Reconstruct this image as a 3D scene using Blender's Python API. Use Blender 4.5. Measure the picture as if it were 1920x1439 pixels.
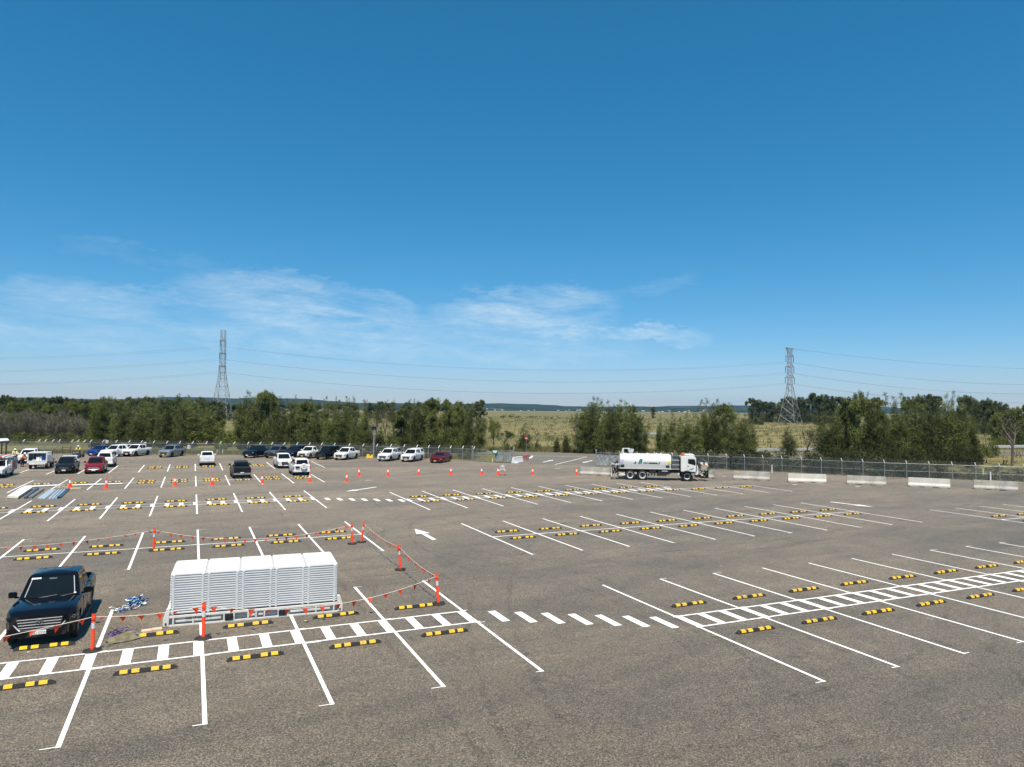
import bpy, bmesh, math, random
from mathutils import Vector, Matrix
R_ = math.radians
for o in list(bpy.data.objects): bpy.data.objects.remove(o)
SC = bpy.context.scene; COL = SC.collection
# ---------------------------------------------------------------- camera, sky, sun, exposure
CAMH = 7.589; FPX = 1342.5
PITCH, ROLL, YAW = R_(2.0714), R_(0.485), R_(23.984)
def _v(*a): return Vector(a)
cF = _v(math.sin(YAW)*math.cos(PITCH), math.cos(YAW)*math.cos(PITCH), math.sin(PITCH))
cR0 = _v(math.cos(YAW), -math.sin(YAW), 0); cU0 = cR0.cross(cF)
cR = cR0*math.cos(ROLL)+cU0*math.sin(ROLL); cU = -cR0*math.sin(ROLL)+cU0*math.cos(ROLL)
cam = bpy.data.objects.new('camera', bpy.data.cameras.new('camera')); COL.objects.link(cam)
cam.matrix_world = Matrix(((cR.x, cU.x, -cF.x, 0), (cR.y, cU.y, -cF.y, 0), (cR.z, cU.z, -cF.z, CAMH), (0, 0, 0, 1)))
cam.data.sensor_fit = 'HORIZONTAL'; cam.data.sensor_width = 36; cam.data.lens = FPX/1920*36
cam.data.clip_start = 0.2; cam.data.clip_end = 60000
SC.camera = cam
SUNDIR = _v(-0.18, -0.40, 1.0).normalized()          # towards the sun
SUN_EL = math.asin(SUNDIR.z); SUN_AZ = math.atan2(SUNDIR.x, SUNDIR.y)
sun = bpy.data.objects.new('sun', bpy.data.lights.new('sun', 'SUN')); COL.objects.link(sun)
sun.data.energy = 5.0; sun.data.angle = R_(0.53); sun.data.color = (1, 0.905, 0.75)
sun.rotation_euler = SUNDIR.to_track_quat('Z', 'Y').to_euler(); sun.location = (0, 0, 60)
W = bpy.data.worlds.new('World'); SC.world = W; W.use_nodes = True
SC.view_settings.view_transform = 'Standard'; SC.view_settings.look = 'None'
SC.view_settings.exposure = 0.45; SC.view_settings.gamma = 1.0; SC.view_settings.use_curve_mapping = False
def world_sky():
    nt = W.node_tree; N = nt.nodes; L = nt.links; N.clear()
    def n(t, **k):
        x = N.new(t)
        for a, b in k.items(): setattr(x, a, b)
        return x
    def m(op, a, b=None, c=None, clamp=False):
        x = n('ShaderNodeMath', operation=op, use_clamp=clamp)
        for i, q in enumerate((a, b, c)):
            if q is None: continue
            if isinstance(q, (int, float)): x.inputs[i].default_value = q
            else: L.new(q, x.inputs[i])
        return x.outputs[0]
    sky = n('ShaderNodeTexSky', sky_type='NISHITA', sun_disc=False, sun_elevation=SUN_EL, sun_rotation=SUN_AZ % (2*math.pi),
            altitude=0.0, air_density=0.93, dust_density=0.0, ozone_density=2.0)
    hs = n('ShaderNodeHueSaturation'); hs.inputs['Hue'].default_value = 0.485; hs.inputs['Saturation'].default_value = 1.42
    L.new(sky.outputs[0], hs.inputs['Color'])
    tint = n('ShaderNodeMix', data_type='RGBA', blend_type='MULTIPLY'); tint.inputs['Factor'].default_value = 1.0; tint.inputs['B'].default_value = (0.82, 0.975, 1.07, 1); L.new(hs.outputs[0], tint.inputs['A'])
    tc = n('ShaderNodeTexCoord'); sp = n('ShaderNodeSeparateXYZ'); L.new(tc.outputs['Generated'], sp.inputs[0])
    az = m('ARCTAN2', sp.outputs[0], sp.outputs[1])                    # world azimuth, 0 = +Y
    el = m('ARCSINE', sp.outputs[2])
    # thin cirrus veils: each is a soft region in azimuth / elevation (radians)
    cx = n('ShaderNodeCombineXYZ')
    L.new(m('MULTIPLY', az, 5.0), cx.inputs[0]); L.new(m('ADD', m('MULTIPLY', el, 30.0), m('MULTIPLY', az, 2.2)), cx.inputs[1])
    nz = n('ShaderNodeTexNoise'); nz.inputs['Scale'].default_value = 1.6; nz.inputs['Detail'].default_value = 9; nz.inputs['Roughness'].default_value = 0.66; nz.inputs['Distortion'].default_value = 0.5
    L.new(cx.outputs[0], nz.inputs['Vector'])
    cy = n('ShaderNodeCombineXYZ')
    L.new(m('MULTIPLY', az, 30.0), cy.inputs[0]); L.new(m('SUBTRACT', m('MULTIPLY', el, 110.0), m('MULTIPLY', az, 12.0)), cy.inputs[1])
    nf = n('ShaderNodeTexNoise'); nf.inputs['Scale'].default_value = 1.7; nf.inputs['Detail'].default_value = 9; nf.inputs['Roughness'].default_value = 0.7
    L.new(cy.outputs[0], nf.inputs['Vector'])
    total = None
    # (azimuth deg, elevation deg, half width deg, half height deg, tilt, strength)
    cz = n('ShaderNodeCombineXYZ'); L.new(m('MULTIPLY', az, 9.0), cz.inputs[0]); L.new(m('MULTIPLY', el, 26.0), cz.inputs[1])
    nw = n('ShaderNodeTexNoise'); nw.inputs['Scale'].default_value = 1.4; nw.inputs['Detail'].default_value = 7; nw.inputs['Roughness'].default_value = 0.7; L.new(cz.outputs[0], nw.inputs['Vector'])
    elw = m('ADD', el, m('MULTIPLY', m('SUBTRACT', nw.outputs['Fac'], .5), R_(5.0)))
    for a0, e0, wa, we, tl, st in [(-6, 6.9, 9, 1.9, -0.02, .50), (-9, 4.9, 10, 1.3, 0.0, .40), (9.0, 7.2, 11, 2.9, -0.14, .78), (4, 9.3, 6, 1.0, -0.10, .30), (9, 5.2, 16, 1.6, -0.04, .55), (24.5, 7.7, 8.5, 2.3, 0.06, .80), (24, 4.9, 12, 1.4, 0.0, .42),
                                   (31, 5.95, 9.0, 0.85, 0.01, .90), (35, 9.6, 4, .7, 0.1, .2), (-3, 10.6, 6, .8, -0.05, .14), (10, 3.0, 40, 2.0, 0, .08)]:
        da = m('SUBTRACT', az, R_(a0)); de = m('SUBTRACT', m('SUBTRACT', elw, R_(e0)), m('MULTIPLY', da, tl))
        q = m('ADD', m('POWER', m('ABSOLUTE', m('DIVIDE', da, R_(wa))), 2.2), m('POWER', m('ABSOLUTE', m('DIVIDE', de, R_(we))), 2.0))
        g = m('MULTIPLY', m('POWER', m('SUBTRACT', 1.0, q, clamp=True), 0.8), st)
        total = g if total is None else m('MAXIMUM', total, g)
    st1 = m('MULTIPLY', m('SUBTRACT', nz.outputs['Fac'], 0.30), 2.0, clamp=True)
    st2 = m('ADD', 0.1, m('MULTIPLY', nf.outputs['Fac'], 1.75))
    cl = m('MULTIPLY', m('MULTIPLY', total, st1), st2, clamp=True)
    mx = n('ShaderNodeMix', data_type='RGBA'); L.new(cl, mx.inputs['Factor']); # film-like response of the sky colour, channel by channel
    sc_ = n('ShaderNodeSeparateColor'); L.new(tint.outputs['Result'], sc_.inputs[0]); cc_ = n('ShaderNodeCombineColor'); kk = 0.115
    L.new(m('ADD', m('MULTIPLY', sc_.outputs[0], .75), .016/kk), cc_.inputs[0])
    L.new(m('MULTIPLY', m('POWER', m('MULTIPLY', sc_.outputs[1], kk), .755), .742/kk), cc_.inputs[1])
    L.new(m('MULTIPLY', m('POWER', m('MULTIPLY', sc_.outputs[2], kk), .88), .93/kk), cc_.inputs[2])
    L.new(cc_.outputs[0], mx.inputs['A'])
    mx.inputs['B'].default_value = (6.6, 7.8, 8.4, 1)
    bg = n('ShaderNodeBackground'); bg.inputs['Strength'].default_value = 0.084; L.new(mx.outputs['Result'], bg.inputs['Color'])
    out = n('ShaderNodeOutputWorld'); L.new(bg.outputs[0], out.inputs['Surface'])
world_sky()
def G(px, py, z=0.0):
    """point of the horizontal plane at height z seen at photo pixel px,py (survey of the site)"""
    d = cF*FPX+cR*(px-960)+cU*(719.5-py); t = (z-CAMH)/d.z
    return Vector((d.x*t, d.y*t, z))
def DIST(px, dist):
    d = cF*FPX+cR*(px-960); d.z = 0; d.normalize(); return Vector((d.x*dist, d.y*dist, 0))
# ---------------------------------------------------------------- materials
MATS = {}
def mat(name, col, rough=0.6, metal=0.0, coat=0.0, noise=0.0, nscale=3.0, col2=None, spec=0.5, bump=0.0, trans=0.0, coord='Object', detail=4.0, stretch=None):
    if name in MATS: return MATS[name]
    m = bpy.data.materials.new(name); m.use_nodes = True; nt = m.node_tree; N = nt.nodes; L = nt.links
    b = N['Principled BSDF']; b.inputs['Roughness'].default_value = rough; b.inputs['Metallic'].default_value = metal
    b.inputs['Coat Weight'].default_value = coat; b.inputs['Coat Roughness'].default_value = 0.06
    b.inputs['Specular IOR Level'].default_value = spec
    c = tuple(col)+(1,); c2 = tuple(col2)+(1,) if col2 else tuple(max(0, x*(1-noise)) for x in col)+(1,)
    tc = N.new('ShaderNodeTexCoord'); nz = N.new('ShaderNodeTexNoise'); nz.inputs['Scale'].default_value = nscale; nz.inputs['Detail'].default_value = detail
    src = tc.outputs[coord]
    if stretch:
        mp = N.new('ShaderNodeMapping'); mp.inputs['Scale'].default_value = stretch; L.new(src, mp.inputs[0]); src = mp.outputs[0]
    L.new(src, nz.inputs['Vector'])
    rp = N.new('ShaderNodeValToRGB'); rp.color_ramp.elements[0].position = 0.36; rp.color_ramp.elements[1].position = 0.64
    rp.color_ramp.elements[0].color = c2; rp.color_ramp.elements[1].color = c
    L.new(nz.outputs['Fac'], rp.inputs[0]); L.new(rp.outputs[0], b.inputs['Base Color'])
    if bump:
        bp = N.new('ShaderNodeBump'); bp.inputs['Strength'].default_value = bump; L.new(nz.outputs['Fac'], bp.inputs['Height']); L.new(bp.outputs[0], b.inputs['Normal'])
    if trans:
        tr = N.new('ShaderNodeBsdfTranslucent'); L.new(rp.outputs[0], tr.inputs['Color'])
        ms = N.new('ShaderNodeMixShader'); ms.inputs[0].default_value = trans
        L.new(b.outputs[0], ms.inputs[1]); L.new(tr.outputs[0], ms.inputs[2]); L.new(ms.outputs[0], N['Material Output'].inputs['Surface'])
    MATS[name] = m; return m
def leaf_mat(name, dark, light, scale=0.7, trans=0.25):
    """foliage: clump-scale and tree-to-tree colour variation"""
    m = bpy.data.materials.new(name); m.use_nodes = True; nt = m.node_tree; N = nt.nodes; L = nt.links
    b = N['Principled BSDF']; b.inputs['Roughness'].default_value = 0.65; b.inputs['Specular IOR Level'].default_value = 0.25
    ge = N.new('ShaderNodeNewGeometry'); nz = N.new('ShaderNodeTexNoise'); nz.inputs['Scale'].default_value = scale; nz.inputs['Detail'].default_value = 3
    L.new(ge.outputs['Position'], nz.inputs['Vector'])
    oi = N.new('ShaderNodeObjectInfo')
    ad = N.new('ShaderNodeMath'); ad.operation = 'MULTIPLY_ADD'; L.new(oi.outputs['Random'], ad.inputs[0]); ad.inputs[1].default_value = 0.28; 
    a2 = N.new('ShaderNodeMath'); a2.operation = 'MULTIPLY_ADD'; L.new(ge.outputs['Random Per Island'], a2.inputs[0]); a2.inputs[1].default_value = 0.22; L.new(nz.outputs['Fac'], a2.inputs[2])
    L.new(a2.outputs[0], ad.inputs[2])
    rp = N.new('ShaderNodeValToRGB'); rp.color_ramp.elements[0].position = 0.5; rp.color_ramp.elements[1].position = 1.0
    rp.color_ramp.elements[0].color = tuple(c*.80 for c in dark)+(1,); rp.color_ramp.elements[1].color = tuple(c*.80 for c in light)+(1,)
    L.new(ad.outputs[0], rp.inputs[0]); L.new(rp.outputs[0], b.inputs['Base Color'])
    tr = N.new('ShaderNodeBsdfTranslucent'); L.new(rp.outputs[0], tr.inputs['Color'])
    ms = N.new('ShaderNodeMixShader'); ms.inputs[0].default_value = trans
    L.new(b.outputs[0], ms.inputs[1]); L.new(tr.outputs[0], ms.inputs[2]); L.new(ms.outputs[0], N['Material Output'].inputs['Surface'])
    MATS[name] = m; return m
def node_mat(name):
    m = bpy.data.materials.new(name); m.use_nodes = True; MATS[name] = m
    return m, m.node_tree.nodes, m.node_tree.links, m.node_tree.nodes['Principled BSDF']
def ramp(N, L, src, stops):
    rp = N.new('ShaderNodeValToRGB'); cr = rp.color_ramp
    while len(cr.elements) < len(stops): cr.elements.new(0.5)
    for e, (p, c) in zip(cr.elements, stops): e.position = p; e.color = tuple(c)+(1,) if len(c) == 3 else c
    L.new(src, rp.inputs[0]); return rp.outputs[0]
def noise(N, L, vec, scale, detail=4, rough=0.5, sc=None, dist=0):
    if sc:
        mp = N.new('ShaderNodeMapping'); mp.inputs['Scale'].default_value = sc; L.new(vec, mp.inputs[0]); vec = mp.outputs[0]
    nz = N.new('ShaderNodeTexNoise'); nz.inputs['Scale'].default_value = scale; nz.inputs['Detail'].default_value = detail
    nz.inputs['Roughness'].default_value = rough; nz.inputs['Distortion'].default_value = dist; L.new(vec, nz.inputs['Vector']); return nz.outputs['Fac']
def mixc(N, L, fac, a, b, mode='MIX'):
    mx = N.new('ShaderNodeMix'); mx.data_type = 'RGBA'; mx.blend_type = mode
    for k, q in (('Factor', fac), ('A', a), ('B', b)):
        if hasattr(q, 'is_linked'): L.new(q, mx.inputs[k])
        else: mx.inputs[k].default_value = q if isinstance(q, (int, float)) else (tuple(q)+(1,) if len(q) == 3 else q)
    return mx.outputs['Result']
def asphalt():
    m, N, L, b = node_mat('asphalt_spray_seal'); ge = N.new('ShaderNodeNewGeometry'); P = ge.outputs['Position']
    fv = N.new('ShaderNodeTexVoronoi'); fv.inputs['Scale'].default_value = 38; L.new(P, fv.inputs['Vector']); fs_ = N.new('ShaderNodeSeparateColor'); L.new(fv.outputs['Color'], fs_.inputs[0])
    fm = N.new('ShaderNodeMix'); fm.inputs['Factor'].default_value = .55; L.new(noise(N, L, P, 17, 4, 0.8), fm.inputs['A']); L.new(fs_.outputs[0], fm.inputs['B']); fine = fm.outputs['Result']   # stones
    c1 = ramp(N, L, fine, [(0.20, (.024, .020, .0155)), (0.38, (.071, .0595, .0455)), (0.58, (.116, .098, .075)), (0.80, (.255, .217, .168))])
    big = noise(N, L, P, 0.13, 6, 0.66, (0.35, 1.0, 1), 0.6)          # paving runs along the rows
    big2 = noise(N, L, P, 0.55, 6, 0.75, (0.7, 1.0, 1), 0.2)
    cA = mixc(N, L, ramp(N, L, big, [(0.40, (0, 0, 0)), (0.62, (1, 1, 1))]), (0.78, 0.785, 0.80), (1.18, 1.15, 1.11))
    cB = mixc(N, L, ramp(N, L, big2, [(0.38, (0, 0, 0)), (0.66, (1, 1, 1))]), (0.86, 0.87, 0.88), (1.13, 1.10, 1.07))
    cC = mixc(N, L, 1.0, c1, cA, 'MULTIPLY'); cD = mixc(N, L, 1.0, cC, cB, 'MULTIPLY')
    # long tyre sweeps and seams
    wv = N.new('ShaderNodeTexWave'); wv.inputs['Scale'].default_value = 0.09; wv.inputs['Distortion'].default_value = 7; wv.inputs['Detail'].default_value = 3; wv.inputs['Detail Scale'].default_value = 0.35
    mp = N.new('ShaderNodeMapping'); mp.inputs['Rotation'].default_value = (0, 0, R_(74)); L.new(P, mp.inputs[0]); L.new(mp.outputs[0], wv.inputs[0])
    cE = mixc(N, L, ramp(N, L, wv.outputs['Fac'], [(0.0, (1, 1, 1)), (0.12, (0, 0, 0)), (1, (0, 0, 0))]), (1, 1, 1), (0.90, 0.905, 0.92))
    cF_ = mixc(N, L, 1.0, cD, cE, 'MULTIPLY')
    sx = N.new('ShaderNodeSeparateXYZ'); wv2 = N.new('ShaderNodeVectorMath'); wv2.operation = 'MULTIPLY_ADD'; nzv = N.new('ShaderNodeTexNoise'); nzv.inputs['Scale'].default_value = 0.12; nzv.inputs['Detail'].default_value = 5; L.new(P, nzv.inputs['Vector'])
    L.new(nzv.outputs['Color'], wv2.inputs[0]); wv2.inputs[1].default_value = (1.6, 2.6, 0); L.new(P, wv2.inputs[2]); L.new(wv2.outputs[0], sx.inputs[0])
    for ax, per, ww, cc in ((0, 4.7, .030, (1.20, 1.18, 1.15)), (1, 3.9, .05, (1.16, 1.16, 1.14)), (0, 13.3, .014, (.72, .72, .73)), (1, 9.1, .018, (.76, .76, .77))):
        q1 = N.new('ShaderNodeMath'); q1.operation = 'DIVIDE'; L.new(sx.outputs[ax], q1.inputs[0]); q1.inputs[1].default_value = per
        q2 = N.new('ShaderNodeMath'); q2.operation = 'FRACT'; L.new(q1.outputs[0], q2.inputs[0]); q3 = N.new('ShaderNodeMath'); q3.operation = 'PINGPONG'; L.new(q2.outputs[0], q3.inputs[0]); q3.inputs[1].default_value = 1.0
        q4 = N.new('ShaderNodeMath'); q4.operation = 'SUBTRACT'; L.new(q3.outputs[0], q4.inputs[0]); q4.inputs[1].default_value = 0.5; q5 = N.new('ShaderNodeMath'); q5.operation = 'ABSOLUTE'; L.new(q4.outputs[0], q5.inputs[0])
        q6 = N.new('ShaderNodeMapRange'); q6.inputs['From Min'].default_value = ww; q6.inputs['From Max'].default_value = 0.0; L.new(q5.outputs[0], q6.inputs['Value'])
        q7 = N.new('ShaderNodeMath'); q7.operation = 'MULTIPLY'; L.new(q6.outputs[0], q7.inputs[0]); L.new(ramp(N, L, noise(N, L, P, 0.23+ax*.1+per*.01, 4, .6), [(.42, (0, 0, 0)), (.60, (1, 1, 1))]), q7.inputs[1])
        cF_ = mixc(N, L, 1.0, cF_, mixc(N, L, q7.outputs[0], (1, 1, 1), cc), 'MULTIPLY')
    oil = noise(N, L, P, 0.9, 3, .5); cF_ = mixc(N, L, 1.0, cF_, mixc(N, L, ramp(N, L, oil, [(.66, (0, 0, 0)), (.74, (1, 1, 1))]), (1, 1, 1), (.62, .62, .63)), 'MULTIPLY')
    vo = N.new('ShaderNodeTexVoronoi'); vo.inputs['Scale'].default_value = 0.35; vo.inputs['Randomness'].default_value = 1; L.new(P, vo.inputs['Vector'])
    spk = ramp(N, L, vo.outputs['Distance'], [(0.0, (1, 1, 1)), (0.012, (1, 1, 1)), (0.018, (0, 0, 0))])
    cG = mixc(N, L, spk, cF_, (.55, .53, .48))                        # odd pale chips
    # seal colour lightens with Y across the lot, its edge broken by noise
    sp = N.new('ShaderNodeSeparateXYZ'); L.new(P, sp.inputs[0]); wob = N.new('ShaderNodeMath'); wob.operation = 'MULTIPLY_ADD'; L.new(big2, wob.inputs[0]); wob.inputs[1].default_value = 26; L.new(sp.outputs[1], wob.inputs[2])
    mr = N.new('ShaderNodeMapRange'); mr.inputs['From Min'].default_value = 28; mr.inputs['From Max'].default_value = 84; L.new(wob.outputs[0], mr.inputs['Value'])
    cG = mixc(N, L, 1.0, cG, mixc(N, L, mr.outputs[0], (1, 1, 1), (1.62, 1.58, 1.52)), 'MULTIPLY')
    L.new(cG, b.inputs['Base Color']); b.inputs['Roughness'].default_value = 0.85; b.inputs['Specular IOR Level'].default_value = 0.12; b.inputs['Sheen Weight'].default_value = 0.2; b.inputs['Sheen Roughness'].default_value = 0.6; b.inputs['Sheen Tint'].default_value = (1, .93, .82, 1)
    bp = N.new('ShaderNodeBump'); bp.inputs['Strength'].default_value = 0.0; bp.inputs['Distance'].default_value = 0.01
    L.new(fine, bp.inputs['Height']); L.new(bp.outputs[0], b.inputs['Normal'])
    return m
def paint_mat():
    m, N, L, b = node_mat('white_line_paint'); ge = N.new('ShaderNodeNewGeometry')
    f = noise(N, L, ge.outputs['Position'], 22, 5, 0.8); g = noise(N, L, ge.outputs['Position'], 1.3, 4, 0.6)
    c = mixc(N, L, ramp(N, L, f, [(0.34, (0, 0, 0)), (0.43, (1, 1, 1))]), (.48, .46, .43), (.86, .86, .86))
    L.new(mixc(N, L, ramp(N, L, g, [(0.35, (0, 0, 0)), (0.6, (1, 1, 1))]), mixc(N, L, 1.0, c, (.9, .9, .89), 'MULTIPLY'), c), b.inputs['Base Color'])
    b.inputs['Roughness'].default_value = 0.7; return m
def field_mat():
    m, N, L, b = node_mat('grassland'); ge = N.new('ShaderNodeNewGeometry'); P = ge.outputs['Position']
    a = noise(N, L, P, 0.012, 6, 0.6, (0.35, 1.3, 1), 0.6); c = noise(N, L, P, 0.09, 5, 0.7, (0.5, 1.4, 1)); f = noise(N, L, P, 1.1, 4, 0.75)
    c1 = ramp(N, L, a, [(0.34, (.145, .130, .058)), (0.46, (.235, .195, .100)), (0.54, (.110, .112, .045)), (0.64, (.26, .215, .122))])
    c2 = mixc(N, L, ramp(N, L, c, [(0.42, (0, 0, 0)), (0.60, (1, 1, 1))]), (.78, .80, .74), (1.12, 1.10, 1.06))
    c3 = mixc(N, L, ramp(N, L, f, [(0.38, (0, 0, 0)), (0.62, (1, 1, 1))]), (.62, .68, .58), (1.18, 1.16, 1.1))
    L.new(mixc(N, L, 1.0, mixc(N, L, 1.0, c1, c2, 'MULTIPLY'), c3, 'MULTIPLY'), b.inputs['Base Color']); b.inputs['Roughness'].default_value = 0.9; b.inputs['Specular IOR Level'].default_value = 0.15
    return m
def hill_mat():
    m, N, L, b = node_mat('forested_hill'); ge = N.new('ShaderNodeNewGeometry'); P = ge.outputs['Position']
    a = noise(N, L, P, 0.004, 6, 0.65); c = noise(N, L, P, 0.022, 5, 0.7)
    c1 = ramp(N, L, a, [(0.36, (.018, .032, .018)), (0.60, (.036, .050, .024)), (0.66, (.13, .125, .08)), (0.78, (.17, .155, .10))])
    L.new(mixc(N, L, 1.0, c1, mixc(N, L, ramp(N, L, c, [(.4, (0, 0, 0)), (.6, (1, 1, 1))]), (.6, .65, .6), (1.2, 1.15, 1.1)), 'MULTIPLY'), b.inputs['Base Color'])
    b.inputs['Roughness'].default_value = 0.95; b.inputs['Specular IOR Level'].default_value = 0.05; return m
def concrete_mat(name, base, stain):
    m, N, L, b = node_mat(name); tc = N.new('ShaderNodeTexCoord'); P = tc.outputs['Object']
    s = noise(N, L, P, 1.3, 5, 0.7, (.8, .8, 0.45)); f = noise(N, L, P, 9, 4, 0.7)
    c = mixc(N, L, ramp(N, L, s, [(.36, (0, 0, 0)), (.62, (1, 1, 1))]), stain, base)
    L.new(mixc(N, L, 1.0, c, mixc(N, L, f, (.8, .8, .8), (1.1, 1.1, 1.1)), 'MULTIPLY'), b.inputs['Base Color']); b.inputs['Roughness'].default_value = 0.85; return m
def mesh_fence_mat():
    """chain link: diamond wires, open between"""
    m = bpy.data.materials.new('chain_link_wire'); m.use_nodes = True; nt = m.node_tree; N = nt.nodes; L = nt.links
    b = N['Principled BSDF']; b.inputs['Base Color'].default_value = (.17, .20, .21, 1); b.inputs['Metallic'].default_value = 0.4; b.inputs['Roughness'].default_value = 0.5
    uv = N.new('ShaderNodeUVMap'); sp = N.new('ShaderNodeSeparateXYZ'); L.new(uv.outputs[0], sp.inputs[0])
    def M(op, a, c=0.0):
        x = N.new('ShaderNodeMath'); x.operation = op
        for i, q in enumerate((a, c)):
            if isinstance(q, (int, float)): x.inputs[i].default_value = q
            else: L.new(q, x.inputs[i])
        return x.outputs[0]
    k = 1/0.075
    a = M('LESS_THAN', M('FRACT', M('MULTIPLY', M('ADD', sp.outputs[0], sp.outputs[1]), k)), 0.15)
    c = M('LESS_THAN', M('FRACT', M('MULTIPLY', M('SUBTRACT', sp.outputs[0], sp.outputs[1]), k)), 0.15)
    tr = N.new('ShaderNodeBsdfTransparent'); ms = N.new('ShaderNodeMixShader')
    L.new(M('MAXIMUM', a, c), ms.inputs[0]); L.new(tr.outputs[0], ms.inputs[1]); L.new(b.outputs[0], ms.inputs[2]); L.new(ms.outputs[0], N['Material Output'].inputs['Surface'])
    MATS['chain'] = m; return m
def stop_yellow():
    m, N, L, b = node_mat('worn_yellow_reflector'); oi = N.new('ShaderNodeObjectInfo'); ge = N.new('ShaderNodeNewGeometry'); f = noise(N, L, ge.outputs['Position'], 9, 4, .7)
    c = mixc(N, L, oi.outputs['Random'], (.86, .53, .012), (.72, .47, .05)); L.new(mixc(N, L, ramp(N, L, f, [(.30, (1, 1, 1)), (.42, (0, 0, 0))]), c, (.30, .22, .10)), b.inputs['Base Color']); b.inputs['Roughness'].default_value = .5; return m
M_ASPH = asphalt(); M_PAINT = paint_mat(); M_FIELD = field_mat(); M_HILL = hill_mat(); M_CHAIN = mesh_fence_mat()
M_CONC = concrete_mat('weathered_concrete', (.46, .44, .39), (.27, .265, .25)); M_CONC2 = concrete_mat('pale_concrete', (.62, .60, .55), (.50, .48, .43))
M_RUB = mat('black_rubber', (.022, .021, .020), 0.75, noise=0.4, nscale=20); M_YEL = mat('yellow_reflector', (.82, .50, .012), 0.45, noise=0.12, nscale=15)
M_ORG = mat('orange_plastic', (.90, .070, .020), 0.45, noise=0.12, nscale=6); M_REFL = mat('silver_reflective_tape', (.62, .66, .68), 0.35, noise=0.1)
M_WHITE = mat('white_powder_coat', (.80, .81, .82), 0.4, noise=0.06, nscale=2); M_GALV = mat('galvanised_steel', (.42, .44, .45), 0.45, metal=0.55, noise=0.25, nscale=8)
M_STEEL = mat('pylon_steel', (.34, .345, .35), 0.55, metal=0.3, noise=0.25, nscale=0.4); M_WIRE = mat('power_cable', (.10, .11, .12), 0.5, noise=0.2)
M_TYRE = mat('tyre_rubber', (.028, .027, .026), 0.85, noise=0.3, nscale=9); M_BLKP = mat('black_plastic', (.018, .018, .019), 0.5, noise=0.2)
M_GLASS = mat('tinted_glass', (.008, .011, .012), 0.04, noise=0.2, spec=0.4, nscale=1); M_SATIN = mat('satin_chrome', (.85, .86, .88), 0.3, metal=.35, noise=.05); M_CHROME = mat('chrome', (.75, .77, .80), 0.12, metal=1.0, noise=0.05)
M_RIM = mat('alloy_rim', (.45, .46, .48), 0.3, metal=0.8, noise=0.1); M_DRIM = mat('dark_rim', (.05, .05, .055), 0.35, metal=0.5, noise=0.1)
M_LAMP = mat('headlamp_lens', (.62, .66, .70), 0.08, noise=0.3, nscale=12, spec=0.9); M_TAIL = mat('tail_lamp_red', (.42, .015, .012), 0.15, noise=0.3, nscale=12, spec=0.8)
M_PLATE = mat('number_plate_white', (.80, .80, .76), 0.4, noise=0.05); M_PLATEY = mat('number_plate_yellow', (.80, .58, .06), 0.4, noise=0.05)
M_INK = mat('black_ink', (.02, .02, .02), 0.5, noise=0.1); M_BARK = mat('bark', (.16, .13, .105), 0.9, noise=0.5, nscale=4, coord='Object'); M_GREYB = mat('grey_dead_wood', (.21, .195, .15), 0.9, noise=0.45, nscale=3)
M_SHADE = mat('grey_shade_cloth', (.42, .45, .46), 0.8, noise=0.35, nscale=1.4, trans=0.25); M_GREENS = mat('green_sign', (.015, .19, .10), 0.4, noise=0.1); M_MINT = mat('mint_white_print', (.62, .78, .70), 0.4, noise=0.05)
M_REDS = mat('red_sign', (.55, .02, .02), 0.35, noise=0.1); M_STONE = mat('grey_alloy', (.30, .31, .32), 0.5, metal=0.3, noise=0.3)
L_OAK = leaf_mat('she_oak_foliage', (.054, .072, .020), (.265, .305, .092)); L_BRIGHT = leaf_mat('bright_leaves', (.07, .095, .02), (.27, .31, .07), 1.2)
L_GUM = leaf_mat('gum_leaves', (.046, .062, .026), (.18, .21, .084), 0.5); L_DRY = leaf_mat('dry_grass_blades', (.12, .12, .045), (.36, .33, .16), 1.0); L_GREY = leaf_mat('grey_green_scrub', (.07, .075, .04), (.19, .18, .10), 1.0)
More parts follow.
